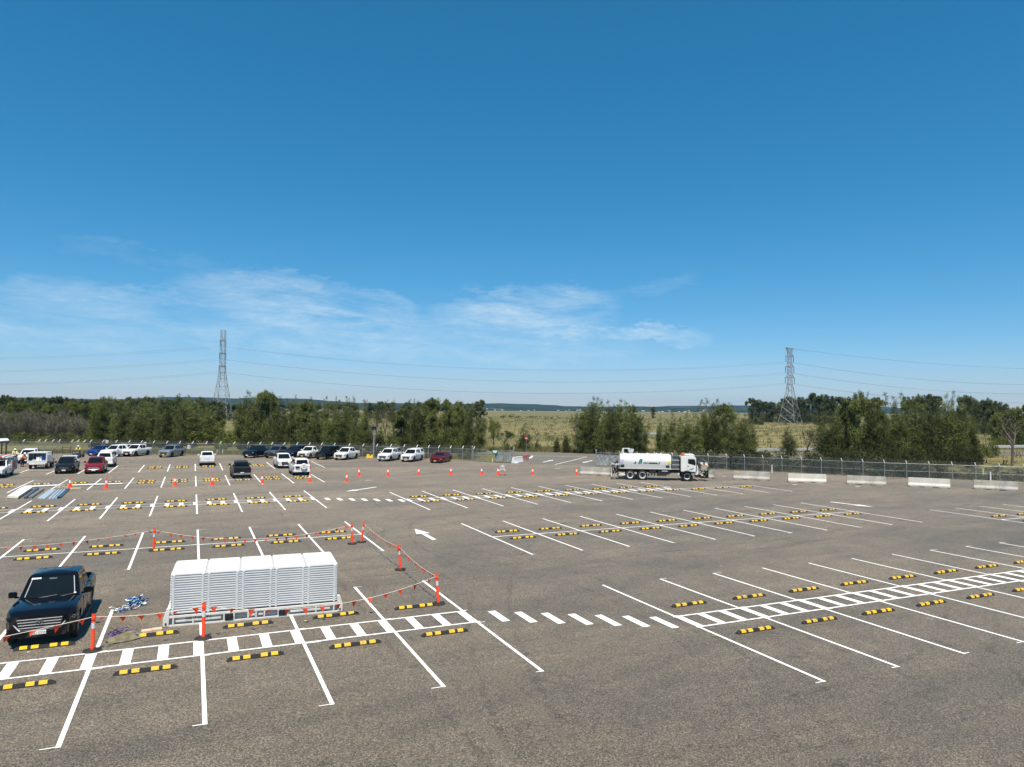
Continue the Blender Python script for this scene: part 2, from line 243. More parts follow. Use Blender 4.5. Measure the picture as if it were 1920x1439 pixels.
# ---------------------------------------------------------------- mesh builder
class MB:
    def __init__(s): s.v = []; s.f = []; s.m = []; s.mats = []; s.T = Matrix(); s.cur = 0; s.uv = None
    def mi(s, m):
        if m not in s.mats: s.mats.append(m)
        s.cur = s.mats.index(m); return s
    def add(s, vs, fs):
        o = len(s.v); s.v += [tuple(s.T @ Vector(p)) for p in vs]; s.f += [tuple(i+o for i in f) for f in fs]; s.m += [s.cur]*len(fs); return o
    def box(s, c, d, rz=0, ry=0, rx=0, taper=(1, 1)):
        x, y, z = d[0]/2, d[1]/2, d[2]/2; tx, ty = taper
        M = Matrix.Translation(c) @ Matrix.Rotation(rz, 4, 'Z') @ Matrix.Rotation(ry, 4, 'Y') @ Matrix.Rotation(rx, 4, 'X')
        vs = [M @ Vector(p) for p in ((-x, -y, -z), (x, -y, -z), (x, y, -z), (-x, y, -z), (-x*tx, -y*ty, z), (x*tx, -y*ty, z), (x*tx, y*ty, z), (-x*tx, y*ty, z))]
        s.add(vs, [(3, 2, 1, 0), (4, 5, 6, 7), (0, 1, 5, 4), (1, 2, 6, 5), (2, 3, 7, 6), (3, 0, 4, 7)]); return s
    def tube(s, a, b, r, r2=None, n=6, cap=True):
        a = Vector(a); b = Vector(b); r2 = r if r2 is None else r2; d = b-a
        if d.length < 1e-6: return s
        q = d.to_track_quat('Z', 'Y'); vs = []
        for P, rr in ((a, r), (b, r2)):
            for i in range(n):
                t = 2*math.pi*i/n; vs.append(P+q @ Vector((rr*math.cos(t), rr*math.sin(t), 0)))
        fs = [(i, (i+1) % n, n+(i+1) % n, n+i) for i in range(n)]
        if cap: fs += [tuple(range(n-1, -1, -1)), tuple(range(n, 2*n))]
        s.add(vs, fs); return s
    def path(s, pts, r, n=5):
        for a, b in zip(pts[:-1], pts[1:]): s.tube(a, b, r, n=n)
        return s
    def lathe(s, prof, n=16, c=(0, 0, 0), axis='Z', closed=False):
        vs = []; k = len(prof)
        for i in range(n):
            t = 2*math.pi*i/n
            for (r, z) in prof:
                p = (r*math.cos(t), r*math.sin(t), z)
                if axis == 'Y': p = (p[0], p[2], p[1])
                if axis == 'X': p = (p[2], p[0], p[1])
                vs.append((p[0]+c[0], p[1]+c[1], p[2]+c[2]))
        fs = []
        for i in range(n):
            j = (i+1) % n
            for q in range(k if closed else k-1):
                w = (q+1) % k; fs.append((i*k+q, j*k+q, j*k+w, i*k+w))
        s.add(vs, fs); return s
    def poly(s, pts): s.add(pts, [tuple(range(len(pts)))]); return s
    def prism(s, pts, d):
        """closed outline pts pushed along vector d"""
        n = len(pts); d = Vector(d); vs = [Vector(p) for p in pts]+[Vector(p)+d for p in pts]
        s.add(vs, [tuple(range(n-1, -1, -1)), tuple(range(n, 2*n))]+[(i, (i+1) % n, n+(i+1) % n, n+i) for i in range(n)]); return s
    def mesh(s, name, m=None, smooth=None, bevel=0, fixn=True):
        me = bpy.data.meshes.new(name); me.from_pydata(s.v, [], s.f)
        for q in (s.mats if s.mats else [m]): me.materials.append(q)
        if s.mats: me.polygons.foreach_set('material_index', s.m)
        if fixn or smooth is not None or bevel:
            b = bmesh.new(); b.from_mesh(me)
            if smooth is not None: bmesh.ops.remove_doubles(b, verts=b.verts, dist=1e-5)
            if fixn: bmesh.ops.recalc_face_normals(b, faces=b.faces)
            if bevel: bmesh.ops.bevel(b, geom=[e for e in b.edges if e.calc_face_angle(0) > 0.6], offset=bevel, segments=2, affect='EDGES', clamp_overlap=True)
            if smooth is not None:
                for f in b.faces: f.smooth = True
                for e in b.edges: e.smooth = e.calc_face_angle(3.0) < smooth
            b.to_mesh(me); b.free()
        me.update(); return me
    def build(s, name, m=None, parent=None, smooth=None, bevel=0, fixn=True): return link(name, s.mesh(name, m, smooth, bevel, fixn), parent)
def link(name, me, parent=None):
    o = bpy.data.objects.new(name, me); COL.objects.link(o)
    if parent: o.parent = parent
    return o
def tag(o, label, cat, group=None):
    o['label'] = label; o['category'] = cat
    if group: o['group'] = group
    return o
def empty(name, loc, rz, label, cat, group=None):
    o = bpy.data.objects.new(name, None); COL.objects.link(o); o.location = loc; o.rotation_euler = (0, 0, rz); o.empty_display_size = 0.2
    return tag(o, label, cat, group)
def kids(o): return [c for c in COL.objects if c.parent == o]
def dup(o, loc, rz=None, label=None, scale=None):
    r = o.copy(); COL.objects.link(r); r.location = loc
    if rz is not None: r.rotation_euler = (0, 0, rz)
    if scale is not None: r.scale = scale
    if label: r['label'] = label
    for ch in KIDS.get(o.name, []):
        c = ch.copy(); COL.objects.link(c); c.parent = r
        for g in KIDS.get(ch.name, []):
            d = g.copy(); COL.objects.link(d); d.parent = c
    return r
KIDS = {}
def remember(o):
    KIDS[o.name] = kids(o)
    for c in KIDS[o.name]: KIDS[c.name] = kids(c)
def text_mesh(txt, size, m, parent, T, name='lettering', shear=0.0, depth=0.002, bold=0.0):
    cu = bpy.data.curves.new('t', 'FONT'); cu.body = txt; cu.size = size; cu.extrude = depth; cu.shear = shear; cu.align_x = 'CENTER'; cu.align_y = 'CENTER'; cu.offset = bold
    to = bpy.data.objects.new('t', cu); COL.objects.link(to); bpy.context.view_layer.update()
    me = bpy.data.meshes.new_from_object(to.evaluated_get(bpy.context.evaluated_depsgraph_get())); bpy.data.objects.remove(to)
    me.transform(T); me.materials.clear(); me.materials.append(m)
    return link(name, me, parent)
ORD = ['first', 'second', 'third', 'fourth', 'fifth', 'sixth', 'seventh', 'eighth', 'ninth', 'tenth', 'eleventh', 'twelfth', 'thirteenth', 'fourteenth', 'fifteenth', 'sixteenth', 'seventeenth', 'eighteenth', 'nineteenth', 'twentieth']
def ordn(i): return ORD[i] if i < 20 else 'twenty-'+ORD[i-20] if i < 29 else {29: 'thirtieth'}.get(i) or ('thirty-'+ORD[i-30] if i < 39 else 'fortieth' if i == 39 else 'forty-'+ORD[i-40] if i < 49 else 'fiftieth' if i == 49 else 'fifty-'+ORD[i-50])
def struct(name, mb, m, fixn=True):
    o = mb.build(name, m, fixn=fixn); o['kind'] = 'structure'; return o
def stuff(o, label, cat): o['kind'] = 'stuff'; tag(o, label, cat); return o
def scr(P):
    d = Vector(P)-Vector((0, 0, CAMH)); q = d.dot(cF)
    return (960+FPX*d.dot(cR)/q, 719.5-FPX*d.dot(cU)/q)
# ---------------------------------------------------------------- ground, car park, roads, hills
FL_PX = [43, 72, 84, 98, 110, 134, 145, 157, 169, 192, 217, 241, 264, 287, 312, 336, 360, 386, 412, 438, 464, 487, 509, 532, 556, 579, 602, 626, 654, 680, 706, 732, 757, 781, 803, 822, 844, 867, 888]
FLY = [(0, 828), (98, 828.5), (192, 829.5), (287, 831), (386, 832.4), (487, 833.6), (602, 835), (680, 836.7), (757, 838.4), (844, 840.6), (888, 842)]
def lerp(tab, x):
    for (a, b), (c, d) in zip(tab[:-1], tab[1:]):
        if x <= c: return b+(d-b)*(x-a)/(c-a)
    return tab[-1][1]
RAIL = 1.72
FL = [Vector((-46, 146, 0)), Vector((-37, 143.5, 0))]+[(lambda p: Vector((p.x, p.y, 0)))(G(x, lerp(FLY, x), RAIL)) for x in FL_PX]
FR_POLY = [Vector(p) for p in ((52.6, 82.2, 0), (63.3, 74.0, 0), (69.2, 65.9, 0), (73.9, 59.0, 0), (83.4, 49.3, 0), (98, 33.5, 0))]
def resample(poly, step):
    out = [poly[0].copy()]; rem = step
    for a, b in zip(poly[:-1], poly[1:]):
        L = (b-a).length; t = rem
        while t < L: out.append(a.lerp(b, t/L)); t += step
        rem = t-L
    return out
FR = resample(FR_POLY, 2.28)
gr = MB(); n = 90
def gx(i): t = (i/n-0.5)*2; return math.copysign(abs(t)**2.2, t)*7600+60
def gy(j): t = (j/n-0.35)/0.65; return math.copysign(abs(t)**2.2, t)*7800+60
def relief(x, y):
    d = math.hypot(x-20, y-40)
    k = min(1, max(0, (d-150)/300)); return -0.05-0.35*k*(0.5+0.5*math.sin(x*0.011+1.3*math.sin(y*0.006)))
gr.add([(gx(i), gy(j), relief(gx(i), gy(j))) for j in range(n+1) for i in range(n+1)], [(j*(n+1)+i, j*(n+1)+i+1, (j+1)*(n+1)+i+1, (j+1)*(n+1)+i) for j in range(n) for i in range(n)])
struct('grassland', gr, M_FIELD, fixn=False)
lot = MB()
edge = [(-140, -60), (140, -60), (140, 0), (98, 32.5)]+[(p.x, p.y) for p in reversed(FR_POLY[:-1])]+[(50.2, 84.4), (48.5, 86.5)]
p0 = [G(x, y) for x, y in ((962, 869), (928, 868), (888, 865), (840, 862), (700, 858.5), (560, 856.5), (450, 854), (380, 853.2), (290, 852.6), (140, 851), (60, 850))]
edge += [(p.x, p.y) for p in p0]+[(-60, 148), (-140, 148)]
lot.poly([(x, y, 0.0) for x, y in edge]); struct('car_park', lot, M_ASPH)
road = MB()      # entrance throat and the road that runs past the gate
a = [G(x, y) for x, y in ((962, 869.2), (985, 861.5), (1000, 855.5), (960, 853), (700, 849), (700, 845.5), (960, 848), (1117, 850.5), (1240, 852.5), (1400, 852.5), (1640, 850), (1990, 846), (1990, 853), (1640, 859), (1400, 861), (1300, 860), (1180, 860), (1134, 866))]
road.poly([(p.x, p.y, 0.004) for p in a]+[(50.3, 84.3, 0.004)]); struct('road', road, mat('worn_asphalt', (.155, .142, .12), 0.85, noise=0.25, nscale=0.5, coord='Object'))
far = MB()
far.add([(x, y+40*math.sin(x*.004)+25*math.sin(x*.013), 0.1) for y in (2500, 2950) for x in range(-3000, 4200, 150)], [(i, i+1, 48+i+1, 48+i) for i in range(47)])
struct('wetland', far, mat('pale_wetland', (.31, .27, .21), 0.8, noise=0.35, nscale=0.006, coord='Object', stretch=(.4, 1.5, 1)), fixn=False)
def hill(name, y0, dep, h0, seed, x0, x1, amps):
    rnd = random.Random(seed); ph = [rnd.uniform(0, 6.28) for _ in range(12)]; nx, ny = 150, 10; vs = []
    for j in range(ny+1):
        for i in range(nx+1):
            x = x0+(x1-x0)*i/nx; t = j/ny; b = math.sin(math.pi*t)**0.8
            z = h0+sum(a*math.sin(x*fr+ph[k]) for k, (a, fr) in enumerate(amps))
            e = min(1, min(i, nx-i)/12); vs.append((x+60*math.sin(t*9+i), y0+dep*t+60*math.sin(i*.7), max(0, z)*b*e+2.2*math.sin(i*2.1+j*1.7)*b-0.5))
    m = MB(); m.add(vs, [(j*(nx+1)+i, j*(nx+1)+i+1, (j+1)*(nx+1)+i+1, (j+1)*(nx+1)+i) for j in range(ny) for i in range(nx)])
    o = m.build(name, M_HILL, fixn=False); o['kind'] = 'structure'
    for p in o.data.polygons: p.use_smooth = True
hill('hills', 4300, 1500, 50, 4, -5200, 7000, [(12, .0011), (8, .0032), (4, .008), (2, .021)])
hill('hills', 3300, 700, 26, 9, -4600, 6400, [(6, .0014), (4, .005), (2.5, .013), (1.5, .03)])
rnd = random.Random(5); hb = MB(); hb.mi(M_WHITE)
for k in range(30):
    p = DIST(rnd.choice([rnd.uniform(905, 1110), rnd.uniform(1180, 1330), rnd.uniform(540, 700)]), rnd.uniform(2950, 3400)); w = rnd.uniform(4, 9)
    hb.box((p.x, p.y, rnd.uniform(2, 9)), (w, rnd.uniform(5, 9), rnd.uniform(1.6, 3)), rz=rnd.uniform(0, 3))
stuff(hb.build('distant_houses'), 'tiny white buildings scattered along the foot of the blue hills', 'houses')
# ---------------------------------------------------------------- painted markings
pm = MB(); ZP = 0.009; UA, UD, BW = 9.43, 16.42, 3.0
def stripe(a, b, w, z=ZP):
    a = Vector((a[0], a[1])); b = Vector((b[0], b[1])); d = (b-a).normalized(); q = Vector((-d.y, d.x))*w/2
    pm.poly([(p.x, p.y, z) for p in (a-q, b-q, b+q, a+q)])
rj = random.Random(2)
def rect(x0, x1, y0, y1, z=ZP): pm.poly([(x0, y0, z), (x1, y0, z), (x1, y1, z), (x0, y1, z)])
LW = 0.055
def divider(u, v0, v1, tick0=True, tick1=True):
    rect(u-LW, u+LW, v0, v1)
    if tick0:
        d = rj.choice((-1, 1)); rect(u+d*LW if d > 0 else u-LW-rj.uniform(.12, .3), u+LW+rj.uniform(.12, .3) if d > 0 else u-LW, v0+0.02, v0+0.06)
    if tick1 and rj.random() < .6: d = rj.uniform(.15, .5); rect(u+LW, u+LW+d, v1-0.06, v1-0.02)
def ladder(u_start, u_end, v0, v1, u_ref, step=1.0, rung=0.30):
    """two edge lines and the rungs between them"""
    rect(u_start, u_end, v0-0.05, v0+0.05); rect(u_start, u_end, v1-0.05, v1+0.05)
    k = math.ceil((u_start-u_ref)/step)
    while u_ref+k*step <= u_end+1e-6:
        x = u_ref+k*step; a = max(u_start, x-rung/2); b = min(u_end, x+rung/2)
        if b-a > .05: rect(a, b, v0+0.052, v1-0.052)
        k += 1
# block a, near left
for k in range(0, 8):
    u = UA-3*k; divider(u, 18.83, 24.02); divider(u, 25.60, 30.69)
ladder(-14, UA+.12, 24.08, 25.55, UA-.1)
for k in range(0, 10):                                     # block b: back to back, one line
    u = UA-3*k; divider(u, 37.84, 43.20); divider(u, 43.34, 48.49)
rect(-20, UA, 43.22, 43.32)
for k in range(0, 13):                                     # block c: ladder
    u = UA-3*k; divider(u, 55.58, 60.92); divider(u, 62.54, 67.85)
ladder(-26, UA+.1, 60.98, 62.47, UA-.1)
for k in range(-1, 11): u = UA-3*k; divider(u, 74.85, 80.38); divider(u, 80.50, 85.95)
rect(-24, UA+3, 80.39, 80.49)
for k in range(-2, 10):
    u = UA-3*k; divider(u, 92.9, 98.7); divider(u, 98.82, 104.2)
rect(-21, UA+6, 98.71, 98.81)
# blocks d, e, f, i on the right
for k in range(0, 16): u = UD+3*k; divider(u, 15.06, 20.52); divider(u, 21.95, 27.04)
ladder(UD-.1, UD+48, 20.57, 21.90, UD+.1)
for k in range(0, 11): u = UD+3*k; divider(u, 34.05, 39.57); divider(u, 39.69, 44.96)
rect(UD, UD+30, 39.58, 39.68)
for k in range(0, 13):
    u = UD+3*k; divider(u, 51.81, 57.20)
    if k < 10: divider(u, 58.72, 63.89)
ladder(UD-.1, UD+27, 57.26, 58.66, UD+.1); rect(UD+27, UD+36, 57.3, 57.4)
for k in range(0, 9): u = 52.95+3*k; divider(u, 27.4, 32.74); divider(u, 32.86, 38.2)
rect(52.95, 77, 32.75, 32.85)
for i in range(7):                                         # crossings between the blocks
    t = i/6; x = 10.42+(15.6-10.42)*t; y = 24.45+(21.48-24.45)*t; rect(x-.15, x+.15, y-.70, y+.70)
    x = 10.4+(15.9-10.4)*t; y = 61.0+(57.95-61.0)*t; rect(x-.17, x+.17, y-.75, y+.75)
def arrow(tail, head, w=0.26, hw=0.75, hl=1.5):
    a = Vector(tail); b = Vector(head); d = (b-a).normalized(); q = Vector((-d.y, d.x)); n_ = b-d*hl
    pm.poly([(p.x, p.y, ZP) for p in (a-q*w/2, n_-q*w/2, n_+q*w/2, a+q*w/2)]); pm.poly([(p.x, p.y, ZP) for p in (n_-q*hw/2, b, n_+q*hw/2)])
arrow((12.95, 40.0), (12.95, 44.0), .26, .86, 1.8)
arrow((16.3, 68.6), (12.8, 65.8)); arrow((49.4, 44.6), (50.1, 40.9)); arrow((46.4, 93.0), (49.9, 96.6)); arrow((55.1, 93.9), (51.4, 90.3))
def pline(px, w, z=ZP):
    P = [G(*p) for p in px]
    for a, b in zip(P[:-1], P[1:]): stripe(a, b, w, z)
pline([(966, 869), (980, 864.8), (990, 861), (996, 857.8), (998, 855.2)], .35, .014); pline([(998, 855.4), (1050, 855.8), (1100, 856.8)], .16, .014)
pline([(1040, 871.5), (1070, 864.5), (1100, 857)], .14, .008); pline([(1040, 879), (1050, 879)], .2)
for x, y in ((690, 901), (595, 877.3), (1358, 893.5), (1608, 912.5), (1490, 909.5)):
    p = G(x, y); rect(p.x-.3, p.x+.3, p.y-.08, p.y+.08)
struct('line_markings', pm, M_PAINT, fixn=False)
rb = MB()
for p in ((19.2, 21.2), (20.0, 22.1)): rb.box((p[0], p[1], .02), (.18, .12, .03), rz=.3)
# faint curved tyre marks
tm, N_, L_, b_ = node_mat('tyre_scuff'); b_.inputs['Base Color'].default_value = (.022, .020, .018, 1); b_.inputs['Roughness'].default_value = .7
_ge = N_.new('ShaderNodeNewGeometry'); _tr = N_.new('ShaderNodeBsdfTransparent'); _ms = N_.new('ShaderNodeMixShader'); L_.new(ramp(N_, L_, noise(N_, L_, _ge.outputs['Position'], .6, 7, .8), [(.44, (0, 0, 0)), (.84, (.30, .30, .30))]), _ms.inputs[0])
L_.new(_tr.outputs[0], _ms.inputs[1]); L_.new(b_.outputs[0], _ms.inputs[2]); L_.new(_ms.outputs[0], N_['Material Output'].inputs['Surface'])
tk_ = MB()
def track(P0, a0, curv, L0, gauge=1.55, w=.20, z=.004):
    for sd in (-1, 1):
        p = Vector(P0); a = a0; pts = []; n_ = int(L0/.6)
        for k in range(n_): d = Vector((math.cos(a), math.sin(a))); q = Vector((-d.y, d.x)); c = p+q*sd*gauge/2; pts.append((c-q*w/2, c+q*w/2)); p = p+d*.6; a += curv*.6*math.sin(k/n_*math.pi)
        tk_.add([(v.x, v.y, z) for pr in pts for v in pr], [(2*k, 2*k+1, 2*k+3, 2*k+2) for k in range(len(pts)-1)])
for k, a in enumerate([((6.0, 5), 1.45, -.02, 40), ((13, 12), 1.2, .05, 30), ((3, 33), .1, -.02, 34), ((11.5, 30), 1.7, -.05, 28), ((14, 52), 1.55, -.09, 26), ((18, 31), .05, .01, 46), ((30, 31.5), .2, .06, 26), ((9, 14), -.05, .05, 24), ((24, 12), .3, .03, 30), ((40, 48), -.2, -.03, 24), ((20, 70), -.35, .02, 30), ((-12, 52), 0, .01, 26), ((11, 17), 2.2, -.1, 16), ((8.8, 40), .9, -.09, 22), ((13.5, 6), .55, .04, 24)]): track(*a, z=.0035+.0003*k)
o = struct('tyre_marks', tk_, tm, fixn=False)
pd, N_, L_, b_ = node_mat('pale_dust_streak'); b_.inputs['Base Color'].default_value = (.22, .195, .155, 1); b_.inputs['Roughness'].default_value = .9
_ge = N_.new('ShaderNodeNewGeometry'); _tr = N_.new('ShaderNodeBsdfTransparent'); _ms = N_.new('ShaderNodeMixShader'); L_.new(ramp(N_, L_, noise(N_, L_, _ge.outputs['Position'], .9, 8, .85), [(.38, (0, 0, 0)), (.72, (.5, .5, .5))]), _ms.inputs[0])
L_.new(_tr.outputs[0], _ms.inputs[1]); L_.new(b_.outputs[0], _ms.inputs[2]); L_.new(_ms.outputs[0], N_['Material Output'].inputs['Surface'])
tk_ = MB(); _p = G(1110, 1500); track((_p.x, _p.y), 1.57, .002, 13, 1.6, .34, .0022)
for k, (px_, an, cu, L0, gg, ww) in enumerate((((560, 1330), .10, .01, 17, .55, .16), ((-60, 1400), .06, .012, 26, .7, .22), ((900, 1260), .0, .0, 22, .5, .14), ((1120, 1240), .0, .004, 20, .4, .14), ((300, 1110), .03, .0, 20, 1.6, .2), ((1300, 1420), -.12, .03, 14, 1.6, .24), ((1500, 1130), .02, .0, 30, 1.5, .25), ((1180, 900), -.5, .0, 30, 1.6, .3))): _p = G(*px_); track((_p.x, _p.y), an, cu, L0, gg, ww, z=.0024+.0002*k)
o = struct('dust_streaks', tk_, pd, fixn=False)
# ---------------------------------------------------------------- wheel stops
def make_stop():
    L, w, h = 1.65, .15, .10; e = .004
    b = MB(); b.mi(M_RUB); vs = []; xs = [(-L/2, .45), (-L/2+.10, 1), (L/2-.10, 1), (L/2, .45)]
    for x, k in xs: vs += [(x, -w/2, 0), (x, -w/2*.92, .03*k), (x, -w/2*.55, h*k), (x, w/2*.55, h*k), (x, w/2*.92, .03*k), (x, w/2, 0)]
    b.add(vs, [(i*6+j, i*6+j+1, (i+1)*6+j+1, (i+1)*6+j) for i in range(3) for j in range(5)]+[tuple(range(5, -1, -1)), tuple(range(18, 24))]+[(i*6+5, i*6, (i+1)*6, (i+1)*6+5) for i in range(3)]); b.mi(stop_yellow())
    for c in (-.56, -.26, .24, .54):
        a0, a1 = c-.10, c+.10; pr = [(-w/2*.92-e, .032), (-w/2*.55-e, h+e), (w/2*.55+e, h+e), (w/2*.92+e, .032)]
        b.add([(x, y, z) for x in (a0, a1) for y, z in pr], [(0, 1, 2, 3), (7, 6, 5, 4), (0, 4, 5, 1), (1, 5, 6, 2), (2, 6, 7, 3), (3, 7, 4, 0)])
    return b.mesh('wheel_stop')
STOPM = make_stop()
def stops(us, v, row, grp='black and yellow wheel stops'):
    vis = [u for u in us if -14 < scr((u, v, 0))[0] < 1934 and scr((u, v, 0))[1] < 1445]
    for i, u in enumerate(vis):
        t = link('wheel_stop', STOPM); t.location = (u+rj.uniform(-.03, .03), v+rj.uniform(-.02, .02), .002); t.rotation_euler.z = rj.gauss(0, .010)
        tag(t, 'black and yellow wheel stop, %s from left, %s' % (ordn(i), row), 'wheel stop', grp)
UL = [UA-1.5-3*k for k in range(12, -1, -1)]; UR = [UD+1.5+3*k for k in range(16)]
stops(UL, 23.22, 'near side of nearest left walkway'); stops(UL, 26.70, 'far side of nearest left walkway')
stops(UL, 42.15, 'near row behind the white stack'); stops(UL, 44.40, 'far row behind the white stack')
stops(UL, 60.05, 'near side of second left walkway'); stops(UL, 63.40, 'far side of second left walkway')
stops(UL+[UA+1.5], 79.45, 'near row by the cones'); stops(UL+[UA+1.5], 81.45, 'far row by the cones')
UH = [u for u in UL if u > -7]+[UA+1.5]
stops(UH, 97.75, 'near row of farthest left block'); stops(UH, 99.75, 'far row of farthest left block')
stops(UR, 19.42, 'near side of nearest right walkway'); stops(UR, 23.00, 'far side of nearest right walkway')
stops(UR[:10], 38.55, 'near row of middle right block'); stops(UR[:10], 40.85, 'far row of middle right block')
stops(UR[:12], 56.35, 'near side of walkway before tanker'); stops(UR[:9], 59.75, 'far side of walkway before tanker')
UI = [54.45+3*k for k in range(8)]
stops(UI, 31.7, 'near row at right edge'); stops(UI, 33.9, 'far row at right edge')
# ---------------------------------------------------------------- fences
def fence_run(name, pts, label, posts, armdir, end_skip=()):
    t = empty(name, pts[0], 0, label, 'fence', 'chain link fences'); o = pts[0]
    pm_ = MB(); pm_.mi(M_GALV).tube((0, 0, -.1), (0, 0, RAIL+.04), .038, n=6).mi(M_WHITE).tube((0, 0, RAIL+.0), (armdir.x*.30, armdir.y*.30, RAIL+.36), .055, .045, n=5)
    me = pm_.mesh('post')
    for p in posts: link('post', me, t).location = p-o
    ms = MB(); uvs = []; acc = 0
    for a, b in zip(pts[:-1], pts[1:]):
        L = (b-a).length; ms.poly([(a-o).to_tuple()[:2]+(.03,), (b-o).to_tuple()[:2]+(.03,), (b-o).to_tuple()[:2]+(RAIL,), (a-o).to_tuple()[:2]+(RAIL,)])
        uvs += [(acc, .03), (acc+L, .03), (acc+L, RAIL), (acc, RAIL)]; acc += L
    me = ms.mesh('mesh_panel', M_CHAIN, fixn=False); uv = me.uv_layers.new(name='UVMap')
    for i, q in enumerate(uvs): uv.data[i].uv = q
    link('mesh_panel', me, t)
    rl = MB(); rl.mi(M_GALV)
    for a, b in zip(pts[:-1], pts[1:]):
        for z in (.06, RAIL/2, RAIL): rl.tube((a-o)+Vector((0, 0, z)), (b-o)+Vector((0, 0, z)), .014 if z > 1 else .007, n=4)
    rl.build('rails', parent=t)
    bw = MB(); bw.mi(M_GALV)
    for k in range(3):
        off = armdir*(.08+.1*k)+Vector((0, 0, RAIL+.13+.11*k))
        for a, b in zip(pts[:-1], pts[1:]): bw.tube((a-o)+off, (b-o)+off, .005, n=3, cap=False)
    bw.build('barbed_wire', parent=t)
    return t
fence_run('chain_link_fence', FL, 'long galvanised chain link fence behind the parked cars, with white barbed wire arms', FL, Vector((.85, .5, 0)))
fence_run('chain_link_fence', FR, 'galvanised chain link fence behind the tanker and the concrete barriers on the right', FR, Vector((-.35, .15, 0)))
GP = [G(888, 864.5), G(912, 865.5), G(928, 866.5), G(945, 867.5), G(962, 868.5)]
for p in GP: p.z = 0
def gate(name, a, b, label, cloth, diag, h=RAIL):
    t = empty(name, a, 0, label, 'gate', 'gate leaves'); d = b-a; f = MB(); f.mi(M_GALV)
    for q in (Vector(), d): f.tube(q+Vector((0, 0, .05)), q+Vector((0, 0, h)), .04, n=6)
    for z in (.08, .85, h): f.tube(Vector((0, 0, z)), d+Vector((0, 0, z)), .03, n=5)
    if diag: f.tube((0, 0, .1), d+Vector((0, 0, h*.85)), .025, n=5)
    f.build('frame', parent=t)
    m = MB(); m.poly([(0, 0, .06), (d.x, d.y, .06), (d.x, d.y, h), (0, 0, h)]); me = m.mesh('mesh_panel', M_CHAIN, fixn=False); uv = me.uv_layers.new(name='UVMap')
    for i, q in enumerate([(0, 0), (d.length, 0), (d.length, h), (0, h)]): uv.data[i].uv = q
    link('mesh_panel', me, t)
    if cloth:
        c = MB(); k = 10; nrm = Vector((-d.y, d.x, 0)).normalized(); vs = []
        for i in range(k+1):
            for z in range(5):
                s = i/k; q = d*s*cloth-nrm*(.03+.03*math.sin(i*1.9+z*2)); vs.append((q.x, q.y, .1+z/4*(h*.78-.12*abs(math.sin(i*1.3)))))
        c.add(vs, [(i*5+j, (i+1)*5+j, (i+1)*5+j+1, i*5+j+1) for i in range(k) for j in range(4)]); c.build('shade_cloth', M_SHADE, t, fixn=False)
    return t
gate('sliding_gate', GP[0], GP[1], 'open galvanised gate leaf with a diagonal brace left of the entrance', 0, True)
gate('sliding_gate', GP[2]+Vector((.02, -.05, 0)), GP[3], 'gate leaf with grey cloth left of the entrance, beside the green sign', .9, False)
gate('sliding_gate', GP[3]+Vector((.1, -.1, 0)), GP[4], 'gate leaf with grey cloth at the left gate post', .8, False)
gp = MB(); gp.mi(M_GALV).tube((0, 0, 0), (0, 0, 2.15), .07, n=8).mi(M_WHITE).lathe([(.0, 2.2), (.08, 2.16), (.08, 2.12), (.0, 2.12)], n=8)
gpm = gp.mesh('gate_post')
GQ = [Vector((50.25, 84.6, 0)), Vector((51.6, 83.4, 0)), Vector((53.6, 81.2, 0))]
for p, lb in ((GP[4]+Vector((.1, 0, 0)), 'tall galvanised gate post left of the entrance opening'), (GQ[0], 'tall galvanised gate post right of the entrance opening'), (GP[0]-Vector((.2, -.1, 0)), 'galvanised gate post at the end of the long left fence')):
    o = link('gate_post', gpm); o.location = p; tag(o, lb, 'post', 'gate posts')
gate('sliding_gate', GQ[0], GQ[1], 'gate leaf with grey cloth right of the entrance, nearest the gate post', .95, False, 1.8)
gate('sliding_gate', GQ[1]+Vector((.05, -.05, 0)), GQ[2], 'gate leaf with grey cloth directly behind the tanker tail', .9, False, 1.8)
def gate_sign(p, label):
    t = empty('gate_sign', p, 0, label, 'sign', 'green gate signs'); yw = -YAW
    m = MB(); m.box((0, 0, 0), (.85, .02, .55), rz=yw); m.build('sign_plate', M_GREENS, t)
    q = MB(); c, s = math.cos(yw), math.sin(yw); q.poly([(x*c+.014*s, x*s-.014*c, z) for x, z in ((-.36, .2), (-.2, -.12), (.2, -.12), (.36, .2))]); q.build('pale_print', M_MINT, t)
gate_sign(GP[2]+Vector((-.15, -.3, 1.45)), 'green sign with a pale trapezium on the left gate'); gate_sign(Vector((52.5, 81.6, 1.72)), 'green sign with a pale trapezium on the right gate, above the tanker tail')
# small fence signs
for i, (x, y, z, w, h, lb) in enumerate(((201.5, 828.5, 1.75, .42, .48, 'small white notice on the fence above the blue car'), (272.5, 832.5, 1.55, .42, .6, 'white notice on the fence right of the tailgate of the white ute'), (355, 838, 1.2, .45, .55, 'white notice low on the fence right of the silver ute'))):
    p = G(x, y, z); k = (CAMH-.0)/CAMH; m = MB(); m.mi(M_WHITE).box((0, 0, 0), (w, .02, h), rz=-.4).mi(M_INK).box((0.005, -.013, .08), (w*.55, .006, h*.16), rz=-.4).box((0.005, -.013, -.1), (w*.6, .006, h*.10), rz=-.4)
    q = MB(); o = m.build('fence_notice'); o.location = p+Vector((-.05, -.12, 0)); tag(o, lb, 'sign', 'white fence notices')
